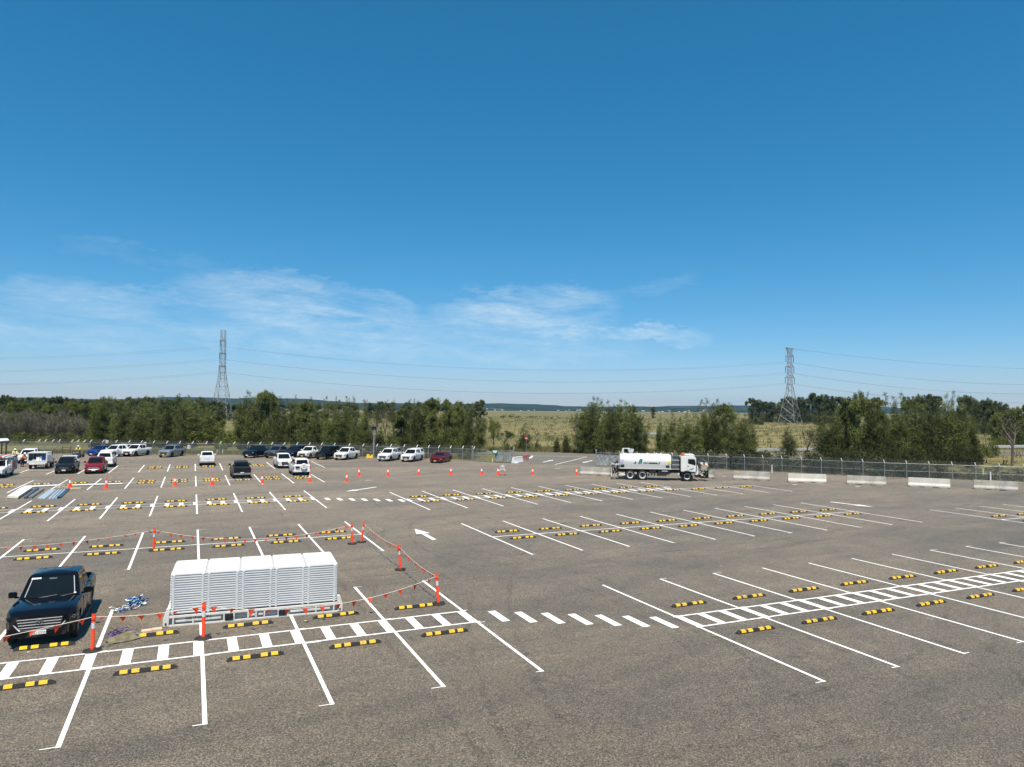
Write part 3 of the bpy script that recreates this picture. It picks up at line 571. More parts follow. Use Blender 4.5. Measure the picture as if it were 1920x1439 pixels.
# marker posts
def marker(px, py, h, lb, k=1):
    m = MB(); m.mi(M_WHITE).box((0, 0, h/2), (.10*k, .03, h), rz=-.4).mi(M_REDS).box((-.006, -.02, h*.85), (.06, .006, .08), rz=-.4)
    o = m.build('marker_post'); o.location = G(px, py); tag(o, lb, 'post', 'white marker posts')
marker(407, 851.5, .75, 'white marker post in the grass, left of the pair behind the white ute tailgate'); marker(417.5, 852, .85, 'white marker post in the grass, right of the pair behind the white ute tailgate')
marker(923.5, 866.5, .8, 'white marker post under the green sign at the left gate'); marker(1447.5, 887, 1.0, 'white marker post at the fence above the first free-standing concrete barrier')
marker(1843.5, 895, 1.05, 'white marker post behind the fence above the last concrete barrier', 1.2); marker(1857.5, 904, 1.1, 'white marker post in front of the fence above the last concrete barrier', 1.2)
# brown timber rails of the small yard gate on the far left
# ---------------------------------------------------------------- cones
def make_cone():
    b = MB(); b.mi(M_ORG); b.box((0, 0, .025), (.38, .38, .05), taper=(.92, .92)); b.lathe([(.145, .05), (.125, .12), (.032, .88), (.028, .90), (0, .90)], n=14); body = b.mesh('cone_body', smooth=.6)
    r = MB(); f = lambda z: .125+(.032-.125)*(z-.12)/.76+.004
    r.lathe([(f(.42), .42), (f(.66), .66)], n=14); return body, r.mesh('reflective_collar', M_WHITE, smooth=.6, fixn=False)
CB, CC = make_cone()
CONES = [(131, 915, 'beside the building boards on the ground'), (199, 916, 'at the right end of the long white planks'), (328, 911.5, 'below the white ute parked tail-on'), (398, 910, 'left of the black ute parked tail-on'), (491.5, 907, 'right of the black ute parked tail-on'), (581, 904, 'by the white wagon with spare wheel'), (650, 904, 'left of the flat arrow'),
         (673, 893, 'below the ute beside the yellow plinth'), (727.5, 893, 'below the ute with the roof rack'), (785, 892, 'below the canopy ute near the red car'), (845.5, 891, 'below the dark red car'), (903, 891, 'in the far row, left of the barrier board'), (933.5, 891, 'touching the left leg of the barrier board'), (998.5, 891.5, 'standing alone in front of the entrance'), (1081, 892, 'left end of the tanker barrier'), (987, 861.5, 'on the entrance kerb by the plastic barriers')]
for i, (x, y, w) in enumerate(CONES):
    t = empty('traffic_cone', G(x, y), i*.7, 'orange traffic cone with a white collar, '+w, 'traffic cone', 'orange traffic cones')
    link('cone_body', CB, t); link('reflective_collar', CC, t); t.scale = (1.18, 1.18, 1.08)
# ---------------------------------------------------------------- concrete barriers
def make_barrier(L, m):
    b = MB(); prof = [(-.29, .06), (-.29, .20), (-.16, .42), (-.115, .92), (.115, .92), (.16, .42), (.29, .20), (.29, .06)]; n_ = len(prof)
    xs = [0, .04, L-.04, L]; vs = [(x, y*(.94 if x in (0, L) else 1), z if not (x in (0, L)) else z*.985) for x in xs for y, z in prof]
    b.add(vs, [(i*n_+j, i*n_+(j+1) % n_, (i+1)*n_+(j+1) % n_, (i+1)*n_+j) for i in range(3) for j in range(n_)]+[tuple(range(n_-1, -1, -1)), tuple(range(3*n_, 4*n_))])
    for c, w in ((L*.155, L*.31-.35), (L*.5, L*.38-.7), (L*.845, L*.31-.35)): b.box((c, 0, .031), (max(w, .4), .57, .062))
    return b
BARS = [((1087, 890.5), (1143, 893.5), 0, 'grey concrete barrier left of the tanker, behind its tail'), ((1144.5, 894), (1201, 896), 0, 'grey concrete barrier mostly hidden behind the tanker rear wheels'), ((1270, 893.5), (1338, 898.5), 0, 'grey concrete barrier showing in front of the tanker nose'),
        ((1375, 899), (1443, 902), 0, 'weathered concrete barrier, first free-standing one right of the tanker'), ((1478, 904.5), (1550, 906.5), 1, 'clean white concrete barrier, second right of the tanker'), ((1588, 908.5), (1662, 911.5), 0, 'stained grey concrete barrier between two white ones'), ((1703, 912.5), (1782, 916.5), 1, 'clean white concrete barrier, second from the right frame edge'), ((1826, 917.5), (1909, 922.0), 0, 'stained grey concrete barrier nearest the right frame edge')]
for a, b_, wh, lb in BARS:
    A, B = G(*a), G(*b_); d = B-A; L = d.length; rz = math.atan2(d.y, d.x)
    nrm = Vector((-math.sin(rz), math.cos(rz), 0))*.29
    t = empty('concrete_barrier', A+nrm, rz, lb, 'barrier', 'concrete barriers'); make_barrier(L, None).build('barrier_body', M_CONC2 if wh else M_CONC, t, bevel=.012)
    if not wh and A.x > 54: MB().mi(M_YEL).box((L*.13, -.147, .74), (.32, .004, .07), rx=-.08).build('paint_mark', parent=t)
# plastic water barriers by the entrance
for i, (a, b_) in enumerate((((961.5, 869), (978.5, 866)), ((979, 866), (990, 861.8)))):
    A, B = G(*a), G(*b_); d = B-A; L = d.length; rz = math.atan2(d.y, d.x); m = MB()
    if i == 0: m.mi(M_WHITE)
    else: m.mi(mat('faded_red_plastic', (.55, .25, .22), .6, noise=.4, nscale=2))
    m.box((L/2, 0, .26), (L, .5, .52), taper=(1, .5)); m.box((L/2, 0, .66), (L, .24, .30), taper=(.98, .8))
    for k in range(3): m.box((L*(.2+.3*k), 0, .83), (.18, .16, .06))
    o = m.build('water_barrier', bevel=.02); o.location = A; o.rotation_euler.z = rz
    tag(o, ('white plastic water filled barrier against the left gate post', 'faded red plastic barrier between the white one and the kerb cone')[i], 'barrier', 'plastic barriers at the entrance')
m = MB()
for k in range(7): p = G(964+3.4*k, 861-1.3*k, .9); m.mi(M_YEL).tube(p, p+Vector((.28, .2, .18)), .035, n=5)
# barrier board with orange legs
t = empty('barrier_board', G(942, 891), -.45, 'white barrier board on orange and white legs beside a cone', 'sign')
m = MB(); m.box((0, 0, .76), (.56, .04, .36)); m.lathe([(0, -.02), (.26, -.02), (.26, .02), (0, .02)], n=16, c=(0, 0, .90), axis='Y'); m.build('board', mat('silver_board', (.60, .66, .68), .35, noise=.1), t)
for s in (-1, 1):
    l = MB(); l.mi(M_ORG).box((s*.30, 0, .24), (.08, .07, .46)).mi(M_WHITE).box((s*.30, 0, .56), (.08, .07, .18)).mi(M_ORG).box((s*.30, 0, .78), (.07, .06, .26)); l.build('leg', parent=t)
    f = MB(); f.box((s*.31, 0, .02), (.34, .42, .04)); f.build('foot', M_RUB, t)
# no entry sign
t = empty('no_entry_sign', G(986.5, 852), 0, 'round red no entry sign with a white bar on a thin pole', 'sign')
MB().tube((0, 0, 0), (0, 0, 2.75), .03, n=6).build('pole', M_GALV, t); q = -YAW-.05; c, s_ = math.cos(q), math.sin(q)
MB().lathe([(0, -.015), (.28, -.015), (.28, .015), (0, .015)], n=24, axis='Y', c=(0, -.05, 2.72)).build('disc', M_REDS, t); MB().box((0, -.073, 2.72), (.40, .012, .10)).build('white_bar', M_WHITE, t)
for o in kids(t): o.rotation_euler.z = q
# pole with solar panel and yellow plinth
t = empty('solar_camera_pole', G(700.5, 859.5), -.3, 'pale steel pole carrying a blue solar panel among the parked utes', 'pole')
MB().tube((0, 0, 0), (0, 0, 4.1), .13, .10, n=10).mi(M_STONE).build('pole', mat('pale_steel', (.55, .58, .58), .45, metal=.2, noise=.1), t)
MB().mi(M_STONE).box((0, 0, 2.2), (.3, .22, .5)).box((0, 0, 3.6), (.36, .3, .25)).build('equipment_box', parent=t)
MB().box((0, -.1, 4.55), (.72, .04, .62), rx=.6).build('solar_panel', mat('solar_cells', (.02, .06, .22), .15, noise=.3, nscale=9), t); MB().mi(M_GALV).tube((0, 0, 4.0), (0, -.05, 4.5), .04).build('bracket', parent=t)
t = empty('yellow_plinth', G(694, 859.2), -.35, 'bright yellow plastic plinth at the foot of the solar pole', 'plinth')
m = MB(); m.mi(mat('bright_yellow_plastic', (.85, .56, .02), .5, noise=.1)).box((0, 0, .17), (1.15, .5, .34), taper=(.92, .8)).box((-.3, 0, .45), (.42, .42, .22), taper=(.8, .8)).box((.33, 0, .42), (.35, .42, .16), taper=(.8, .8)); m.mi(M_BLKP).box((-.15, -.235, .12), (.1, .03, .1)).box((.25, -.235, .12), (.1, .03, .1)); m.build('body', parent=t, bevel=.02)
# ---------------------------------------------------------------- bollards and bunting
def make_bollard():
    b = MB(); b.lathe([(.062, .06), (.062, .10), (.055, .12), (.055, .96), (.048, .99), (.066, 1.0), (.066, 1.06), (.05, 1.09), (0, 1.10)], n=14); b.box((0, 0, 1.13), (.12, .028, .07)); body = b.mesh('bollard_post', M_ORG, smooth=.6)
    r = MB(); r.lathe([(.058, .72), (.058, .90)], n=14); col = r.mesh('reflective_band', M_REFL, smooth=.6, fixn=False)
    f = MB(); f.lathe([(0, .0), (.27, .0), (.27, .025), (.20, .06), (.07, .075), (0, .075)], n=12); f.box((.16, 0, .05), (.14, .10, .05)); f.box((-.16, 0, .05), (.14, .10, .05)); foot = f.mesh('rubber_base', M_RUB, smooth=.5)
    return body, col, foot
BO = make_bollard()
BP = [(173, 1221.5, 'beside the front corner of the near black ute', .06, .02), (381, 1198, 'in front of the white panel stack', 0, .0), (822, 1133, 'at the near right corner of the taped area', -.03, -.07), (750.5, 1069, 'midway along the right side of the taped area', -.02, -.06), (677.5, 1017.5, 'right of the pair at the far corner', .05, .10), (660.5, 1020.5, 'left of the pair at the far corner', -.02, -.04), (288, 1033, 'at the far side, behind the white panel stack', .0, .02)]
BT = []
for x, y, w, tx, ty in BP:
    p = G(x, y); t = empty('bollard', p, 0, 'orange plastic bollard with a silver band, '+w, 'bollard', 'orange bollards around the panel stack')
    for nm, me in zip(('bollard_post', 'reflective_band', 'rubber_base'), BO):
        o = link(nm, me, t)
        if nm != 'rubber_base': o.rotation_euler = (tx, ty, 0)
    BT.append(p+Vector((math.sin(ty)*1.07, -math.sin(tx)*1.07, 1.07)))
M_FLAG = mat('orange_red_bunting', (.92, .085, .028), .6, noise=.25, nscale=3, trans=.45); M_FLAG2 = mat('faded_pink_bunting', (.92, .15, .07), .6, noise=.25, nscale=3, trans=.5); M_STR = mat('white_cord', (.70, .68, .64), .7, noise=.1)
def bunting(A, B, sag, label, nf, seed, m=M_FLAG, cyc=None, skip=0):
    t = empty('flag_bunting', A, 0, label, 'bunting', 'flag bunting strung between the bollards'); rnd = random.Random(seed); d = B-A
    P = lambda s: d*s-Vector((0, 0, 4*sag*s*(1-s)))
    s_ = MB(); s_.path([P(i/24) for i in range(25)], .008, n=4); s_.build('cord', M_STR, t)
    hd = Vector((d.x, d.y, 0)).normalized(); nr = Vector((-hd.y, hd.x, 0))
    for i in range(nf):
        s = (i+.5)/nf; c = P(s); w = .108; k = rnd.uniform(-.5, .5); side = nr*k*.22+hd*rnd.uniform(-.07, .07); h = .235*rnd.uniform(.75, 1.05)
        if rnd.random() < .2: side += hd*rnd.choice((-.14, .14)); h *= .6
        dd = (hd*math.cos(k*.9)+nr*math.sin(k*.9)).normalized()
        f = MB(); f.add([c-dd*w, c+dd*w, c+side*.5+dd*w*.45-Vector((0, 0, h*.5)), c+side-Vector((0, 0, h)), c+side*.5-dd*w*.45+nr*.02-Vector((0, 0, h*.5))], [(0, 1, 2, 4), (4, 2, 3)]); f.build('flag', m, t, fixn=False)
Q = [G(-150, 1265, 0)+Vector((0, 0, 1.0)), G(-330, 1068, 0)+Vector((0, 0, 1.07))]
bunting(Vector((-6.9, 24.6, .80)), BT[0], .04, 'red flag bunting crossing in front of the near black ute', 7, 1)
bunting(BT[0], BT[1], .10, 'red flag bunting between the bollard by the ute and the bollard before the stack', 6, 2)
bunting(BT[1], BT[2], .55, 'red flag bunting sagging in front of the white panel stack', 14, 3)
bunting(BT[2], BT[3], .12, 'faded flag bunting along the right side, nearer half', 14, 4)
bunting(BT[3], BT[4], .14, 'faded flag bunting along the right side, farther half', 16, 5, M_FLAG2)
bunting(BT[5], BT[6], .62, 'red flag bunting on the far side, behind the panel stack', 19, 6)
bunting(BT[6], Q[1], .50, 'red flag bunting on the far side running out of frame at left', 24, 7)
for i, (p, nfl) in enumerate(((BT[3], 8),)):
    m = MB(); rnd = random.Random(i)
    for k in range(nfl): a = rnd.uniform(0, 6.28); c = p+Vector((.07*math.cos(a), .07*math.sin(a), rnd.uniform(-.16, .08))); m.poly([c, c+Vector((rnd.uniform(-.12, .12), rnd.uniform(-.12, .12), -.03)), c+Vector((rnd.uniform(-.1, .1), rnd.uniform(-.1, .1), -.18))])
    tag(m.build('bunting_tangle', M_FLAG2, fixn=False), 'clump of faded flags knotted round the middle right bollard', 'bunting')
# ---------------------------------------------------------------- flat rack with white panels
RA = G(305, 1177); RB = G(641, 1147); rd = (RB-RA); RZ = math.atan2(rd.y, rd.x); RL = 6.06; RW = 2.44
rack = empty('flat_rack', RA, RZ, 'white steel container base frame lying under the stack of panels', 'flat rack')
M_WEBR = mat('rack_side_web', (.50, .50, .49), .6, noise=.15); M_RACK = mat('aged_white_steel', (.72, .72, .69), .5, noise=.12, nscale=3); H = .36
m = MB(); m.box((RL/2, RW/2, .27), (RL-.3, RW-.16, .10)); m.box((RL/2, RW/2, .06), (RL-.2, RW-.3, .03)); m.build('deck', mat('rack_inner_white', (.55, .55, .53), .6, noise=.15), rack)
for y in (.03, RW-.03):
    r = MB(); r.box((RL/2, y, .325), (RL-.36, .06, .07)); r.box((RL/2, y, .025), (RL-.36, .06, .05))
    for x in [.32, .95, 1.95, 2.28, 2.75, 3.02, 3.30, 3.78, 4.1, 5.1, 5.74]: r.box((x, y, .17), (.05, .055, .24))
    for a, b_ in ((.4, 1.85), (3.1, 3.25), (2.80, 2.98), (4.2, 5.6)): r.box(((a+b_)/2, y, .17), (b_-a, .03, .06))
    r.build('side_rail', M_RACK, rack); MB().box((RL/2, y+(.10 if y < 1 else -.10), .17), (RL-.4, .02, .27)).build('side_web', M_WEBR, rack)
for s, x in ((1, 0), (-1, RL)):
    e = MB(); e.prism([(x, 0, .02), (x+s*.18, 0, .02), (x+s*.20, 0, .60), (x+s*.10, 0, .60), (x, 0, .30)], (0, .16, 0)); e.prism([(x, RW-.16, .02), (x+s*.18, RW-.16, .02), (x+s*.20, RW-.16, .60), (x+s*.10, RW-.16, .60), (x, RW-.16, .30)], (0, .16, 0))
    e.prism([(x+s*.01, .16, .04), (x+s*.15, .16, .04), (x+s*.17, .16, .56), (x+s*.11, .16, .56), (x+s*.01, .16, .29)], (0, RW-.32, 0)); o = e.build('end_frame', M_RACK, rack)
    k = MB(); k.box((x+s*.09, -.004, .10), (.055, .012, .075)); k.build('casting_hole', M_BLKP, o)
for c in (2.12, 3.92): MB().box((c, .02, .17), (.27, .11, .13)).build('fork_pocket', M_BLKP, rack)
text_mesh('DWAF 200007 3', .12, M_INK, rack, Matrix.Translation((1.12, -.004, .25)) @ Matrix.Rotation(math.pi/2, 4, 'X'))
PL, PD, TH, NL = 5.66, 2.2, .0815, 17; rp = random.Random(8)
M_WEB = mat('panel_web_gap_shade', (.46, .47, .48), .5, noise=.1, nscale=2)  # grey on the recessed web paints the shade between panel layers
def make_panel(top):
    m = MB(); m.mi(M_WHITE).box((PL/2, PD/2, TH*.80), (PL, PD, TH*.36)); m.box((PL/2, PD/2, TH*.48), (PL-.030, PD-.030, TH*.28)); m.mi(M_WEB).box((PL/2, PD/2, TH*.17), (PL-.13, PD-.13, TH*.34)); m.mi(M_WHITE)
    for c in range(5):
        a = c*PL/5
        for x in (a+.10, a+PL/5-.10):
            for y in (.0, PD): m.box((x, y, TH*.36), (.06, .05, TH*.50))
    return m.mesh('panel')
PM = make_panel(False)
cr, sr = math.cos(RZ), math.sin(RZ)
def RP(x, y, z): return RA+Vector((x*cr-y*sr, x*sr+y*cr, z))
M_PDOT_GAPSHADE = mat('fixing_and_gap_shade_grey', (.45, .46, .47), .6, noise=.1)
for k in range(NL):
    o = link('stacked_panel', PM); o.location = RP(.20+rp.uniform(-.006, .006), .12+rp.uniform(-.004, .004), .37+k*TH); o.rotation_euler.z = RZ
    tag(o, 'long white steel panel, %s in the stack on the flat rack' % ('topmost' if k == NL-1 else '%s from the top' % ordn(NL-1-k)), 'panel', 'white panels stacked on the flat rack')
    if k == NL-1:
        for c in range(5):
            h = MB(); h.mi(M_WHITE).box(((c+.5)*PL/5, PD/2, TH+.021), (PL/5-.085, PD-.03, .04)); h.mi(M_PDOT_GAPSHADE)
            if c: h.box((c*PL/5, PD/2, TH+.004), (.075, PD-.06, .005))  # grey strip paints the shade in the gap between cover plates
            for q in range(3): h.lathe([(0, TH+.0425), (.022, TH+.0425), (.022, TH+.040), (0, TH+.040)], n=8, c=((c+.2+.3*q)*PL/5, 1.1, .0))
            h.build('cover_plate', parent=o)
# tangled strapping, canvas and boxes
def tangle(name, c, sx, sy, sz, n_, mats, label, cat, seed, w=.03, rz=0):
    rnd = random.Random(seed); m = MB(); cz, szz = math.cos(rz), math.sin(rz)
    for k in range(n_):
        m.mi(rnd.choice(mats)); x, y, z = rnd.gauss(0, sx*.4), rnd.gauss(0, sy*.4), abs(rnd.gauss(0, sz*.35)); a = rnd.uniform(0, 6.28); pts = []
        for i in range(6):
            pts.append((x*cz-y*szz, x*szz+y*cz, max(.012, z))); a += rnd.uniform(-1.4, 1.4); x += .09*math.cos(a); y += .09*math.sin(a); z += rnd.uniform(-.05, .05)
        m.path(pts, w*rnd.uniform(.4, 1), n=4)
    o = m.build(name, fixn=False); o.location = c; return tag(o, label, cat)
M_BLUE = mat('blue_plastic', (.02, .13, .42), .35, noise=.3, nscale=8); M_LB = mat('pale_blue_plastic', (.35, .50, .62), .35, noise=.2); M_PURP = mat('purple_cord', (.13, .07, .28), .6, noise=.3); M_OLV = mat('olive_canvas', (.20, .18, .11), .85, noise=.45, nscale=4)
tangle('strapping_heap', G(258, 1134), .13, .13, .40, 46, [M_BLUE, M_LB, M_BLUE, M_INK], 'heap of bright blue plastic strapping on the asphalt beside the near ute', 'strapping', 3, .028)
tangle('rope_heap', G(234, 1144), .30, .08, .11, 50, [M_LB, M_BLUE, M_INK, M_PURP, M_STR], 'flat tangle of dark and pale cords running from the blue heap to the bay line', 'rope', 4, .016, .35)
tangle('purple_rope_heap', G(226, 1188), .22, .12, .16, 34, [M_PURP, M_PURP, M_INK], 'tangle of purple rope at the left of the olive canvas', 'rope', 5, .02, .1)
tangle('purple_rope_heap', G(266, 1189), .10, .12, .14, 20, [M_PURP, M_PURP, M_INK], 'small tangle of purple rope between the olive canvas and the two cartons', 'rope', 6, .02)
m = MB(); rnd = random.Random(3); vs = []; nu, nv = 16, 10
for i in range(nu+1):
    for j in range(nv+1):
        u, v = i/nu, j/nv; w = .95*(.35+.65*math.sin(math.pi*min(1, u*.75+.15))); x = (u-.5)*1.25; y = (v-.5)*w*.8+.25*(u-.5); z = .02+.20*math.sin(math.pi*v)*math.sin(math.pi*u)**.6*(.65+.35*math.sin(v*17+u*4))+rnd.uniform(0, .02)
        vs.append((x, y, z))
m.add(vs, [(i*(nv+1)+j, (i+1)*(nv+1)+j, (i+1)*(nv+1)+j+1, i*(nv+1)+j+1) for i in range(nu) for j in range(nv)])
o = m.build('canvas_bundle', M_OLV, smooth=.5); o.location = G(241, 1197); o.rotation_euler.z = .25; tag(o, 'crumpled olive canvas bundle lying against a wheel stop beside the flat rack', 'canvas')
m = MB(); m.path([G(199, 1206)+Vector((0, 0, .015)), G(206, 1203)+Vector((0, 0, .02)), G(213, 1198)+Vector((0, 0, .02)), G(220, 1196)+Vector((0, 0, .03)), G(228, 1190)+Vector((0, 0, .04))], .022); tag(m.build('black_strap', M_INK), 'black strap trailing left from the olive canvas towards the bollard', 'strap')
M_CART = mat('tan_carton', (.62, .47, .34), .8, noise=.12)
for i, (x, y) in enumerate(((275, 1190.5), (293.5, 1187.5))):
    m = MB(); m.mi(M_CART).box((0, 0, .08), (.32, .24, .16)); o = m.build('carton', M_CART, bevel=.006); o.location = G(x, y); o.rotation_euler.z = .08; tag(o, ('small tan carton behind the wheel stop, next to the purple rope', 'small tan carton behind the wheel stop, the one nearer the flat rack')[i], 'box', 'small cartons by the wheel stop')
# ---------------------------------------------------------------- building materials on the ground at left
def quadslab(name, px, z0, h, m, label, cat='boards', folds=0, rib=0):
    P = [G(*p) for p in px]; b = MB(); P = [Vector((p.x, p.y, z0)) for p in P]
    b.prism([p for p in P], (0, 0, h)); o = b.build(name, m, bevel=.004 if h > .02 else 0)
    return tag(o, label, cat)
M_BOARD = mat('cream_board', (.80, .77, .68), .55, noise=.08); M_SHEET = mat('pale_blue_sheet', (.52, .62, .70), .3, metal=.3, noise=.15, nscale=1); M_NAVY = mat('blue_steel', (.035, .085, .16), .3, metal=.3, noise=.2); M_DGREY = mat('dark_grey_steel', (.12, .125, .13), .4, metal=.3, noise=.2); M_TIMB = mat('pale_timber', (.58, .48, .30), .7, noise=.2, nscale=3)
for k in range(3): quadslab('board', ((12.5+k*.6, 935.5), (33.5+k*.6, 936.3), (62-k*.5, 918.2), (41, 918)), .05+k*.065, .055, M_BOARD, 'long cream board, %s of the pile lying left of the grey channels' % ('bottom', 'middle', 'top')[k])
quadslab('channel', ((44, 935.5), (50, 935.5), (73, 917.5), (67, 917.5)), 0.003, .16, M_DGREY, 'dark grey steel channel next to the cream boards', 'channel')
quadslab('channel', ((53, 935.2), (60, 935.3), (83, 919.5), (77, 919)), 0.003, .17, mat('mid_grey_steel', (.24, .245, .25), .4, metal=.3, noise=.2), 'mid grey steel channel left of the pale blue sheet', 'channel')
quadslab('metal_sheet', ((69.5, 935.5), (84, 935.8), (106, 918.8), (93, 918.6)), .003, .035, M_SHEET, 'wide pale blue metal sheet lying between the channels', 'sheet')
for k in range(3): quadslab('flashing', ((90.5+k*6, 936), (94.5+k*6, 936.2), (112+k*5.5, 918.6), (109.5+k*5.5, 918.5)), .003, .05+.01*k, (M_SHEET, M_LB, M_SHEET)[k], 'narrow pale metal flashing, %s from the left beside the blue channels' % ordn(k), 'sheet')
for k in range(2): quadslab('channel', ((106+k*4.0, 935.6-k*.6), (109.6+k*4.2, 935.6-k*.6), (128+k*3, 919-k*.3), (125.5+k*3, 919-k*.3)), .003, .15, M_NAVY, 'navy blue steel channel, %s one of the pair by the first cone' % ('left', 'right')[k], 'channel')
quadslab('plank', ((43, 915.5), (113, 912.0), (113, 910.6), (47, 913.0)), .05, .05, M_WHITE, 'long white plank across the bays behind the cream boards', 'plank')
quadslab('plank', ((136, 912.0), (229.5, 909.0), (229.5, 907.8), (136, 910.4)), .05, .05, M_WHITE, 'longest white plank between the two leftmost cones', 'plank')
quadslab('plank', ((132, 917.5), (151.5, 916.8), (151.5, 915.8), (132, 916.2)), .003, .05, M_TIMB, 'short pale timber plank at the foot of the first cone', 'plank')
rnd = random.Random(12)
for k in range(6):
    x, y = 112+rnd.uniform(0, 18), 911.5+rnd.uniform(0, 5); m = MB(); m.box((0, 0, .03), (rnd.uniform(.5, 1.1), .07, .05)); o = m.build('timber_offcut', (M_TIMB, M_WHITE, M_CART)[k % 3]); o.location = G(x, y)+Vector((0, 0, .01*k)); o.rotation_euler.z = rnd.uniform(-.6, 1.2)
    tag(o, '%s timber offcut in the scraps left of the first cone, %s piece laid down' % (('bare', 'white painted', 'tan')[k % 3], ('lower', 'upper')[k//3]), 'offcut', 'timber offcuts by the first cone')
# corner of a shed roof at the frame edge
t = empty('shelter', G(-12, 852), 0, 'corner of a white roofed shelter on dark posts at the left frame edge', 'shelter')
sp = t.location
P = [G(-60, 834, 0)+Vector((0, 0, 0))]
zr = 2.75; c4 = [G(-70, 835, zr), G(17.5, 827.5, zr), G(14, 823.8, zr), G(-70, 826, zr)]
b = MB(); b.prism([p-sp for p in c4], (0, 0, .12)); b.build('roof', M_WHITE, t)
b = MB(); b.mi(M_BLKP).tube(c4[0]-sp-Vector((0, 0, .1)), c4[1]-sp-Vector((0, 0, .1)), .10, n=6); b.build('fascia', parent=t)
for x in (3.5, 12):
    p = G(x, 829, zr); b = MB(); b.mi(mat('dark_post', (.05, .045, .03), .6)).tube((p.x-sp.x, p.y-sp.y, 0), (p.x-sp.x, p.y-sp.y, zr), .09, n=8); b.build('post', parent=t)
# brown timber yard rail beyond the lot, far left
b = MB(); b.mi(mat('brown_steel_rail', (.10, .075, .05), .7, noise=.2))
for x in (116.5, 132): p = G(x, 851); b.box((p.x, p.y, .6), (.10, .10, 1.2))
a, c_ = G(116.5, 851), G(139, 853)
for z in (.55, 1.05): b.tube(a+Vector((0, 0, z)), c_+Vector((0, 0, z)), .045, n=5)
tag(b.build('rail_fence'), 'short brown two rail fence behind the quad bike rider', 'fence')
# ---------------------------------------------------------------- vehicles
def smooth(t): t = max(0, min(1, t)); return t*t*(3-2*t)
KIND = {
 'big_ute': dict(L=5.35, W=1.95, zb=.38, r=.41, xf=1.76, xr=-1.42, nose=1.08, cowl=1.17, belt=1.17, wsb=1.02, wst=.20, rft=-1.0, rfb=-1.20, roof=1.80, bed=(-1.26, -2.62), tail=1.20),
 'ute':   dict(L=5.25, W=1.88, zb=.36, r=.39, xf=1.72, xr=-1.42, nose=.96, cowl=1.12, belt=1.13, wsb=1.15, wst=.34, rft=-.92, rfb=-1.10, roof=1.76, bed=(-1.16, -2.55), tail=1.14),
 'single':dict(L=5.2, W=1.86, zb=.38, r=.38, xf=1.68, xr=-1.42, nose=.98, cowl=1.12, belt=1.14, wsb=1.10, wst=.45, rft=-.28, rfb=-.40, roof=1.76, bed=(-.46, -2.55), tail=1.12),
 'suv':   dict(L=4.75, W=1.88, zb=.38, r=.39, xf=1.50, xr=-1.30, nose=1.0, cowl=1.13, belt=1.15, wsb=.98, wst=.30, rft=-2.18, rfb=-2.34, roof=1.86, bed=None, tail=1.15),
 'hatch': dict(L=4.35, W=1.78, zb=.22, r=.32, xf=1.38, xr=-1.26, nose=.74, cowl=.96, belt=.98, wsb=1.02, wst=.18, rft=-1.35, rfb=-2.0, roof=1.47, bed=None, tail=1.0),
 'wagon': dict(L=4.75, W=1.84, zb=.22, r=.33, xf=1.48, xr=-1.35, nose=.74, cowl=.94, belt=.96, wsb=.85, wst=.10, rft=-1.15, rfb=-1.95, roof=1.42, bed=None, tail=1.0),
}
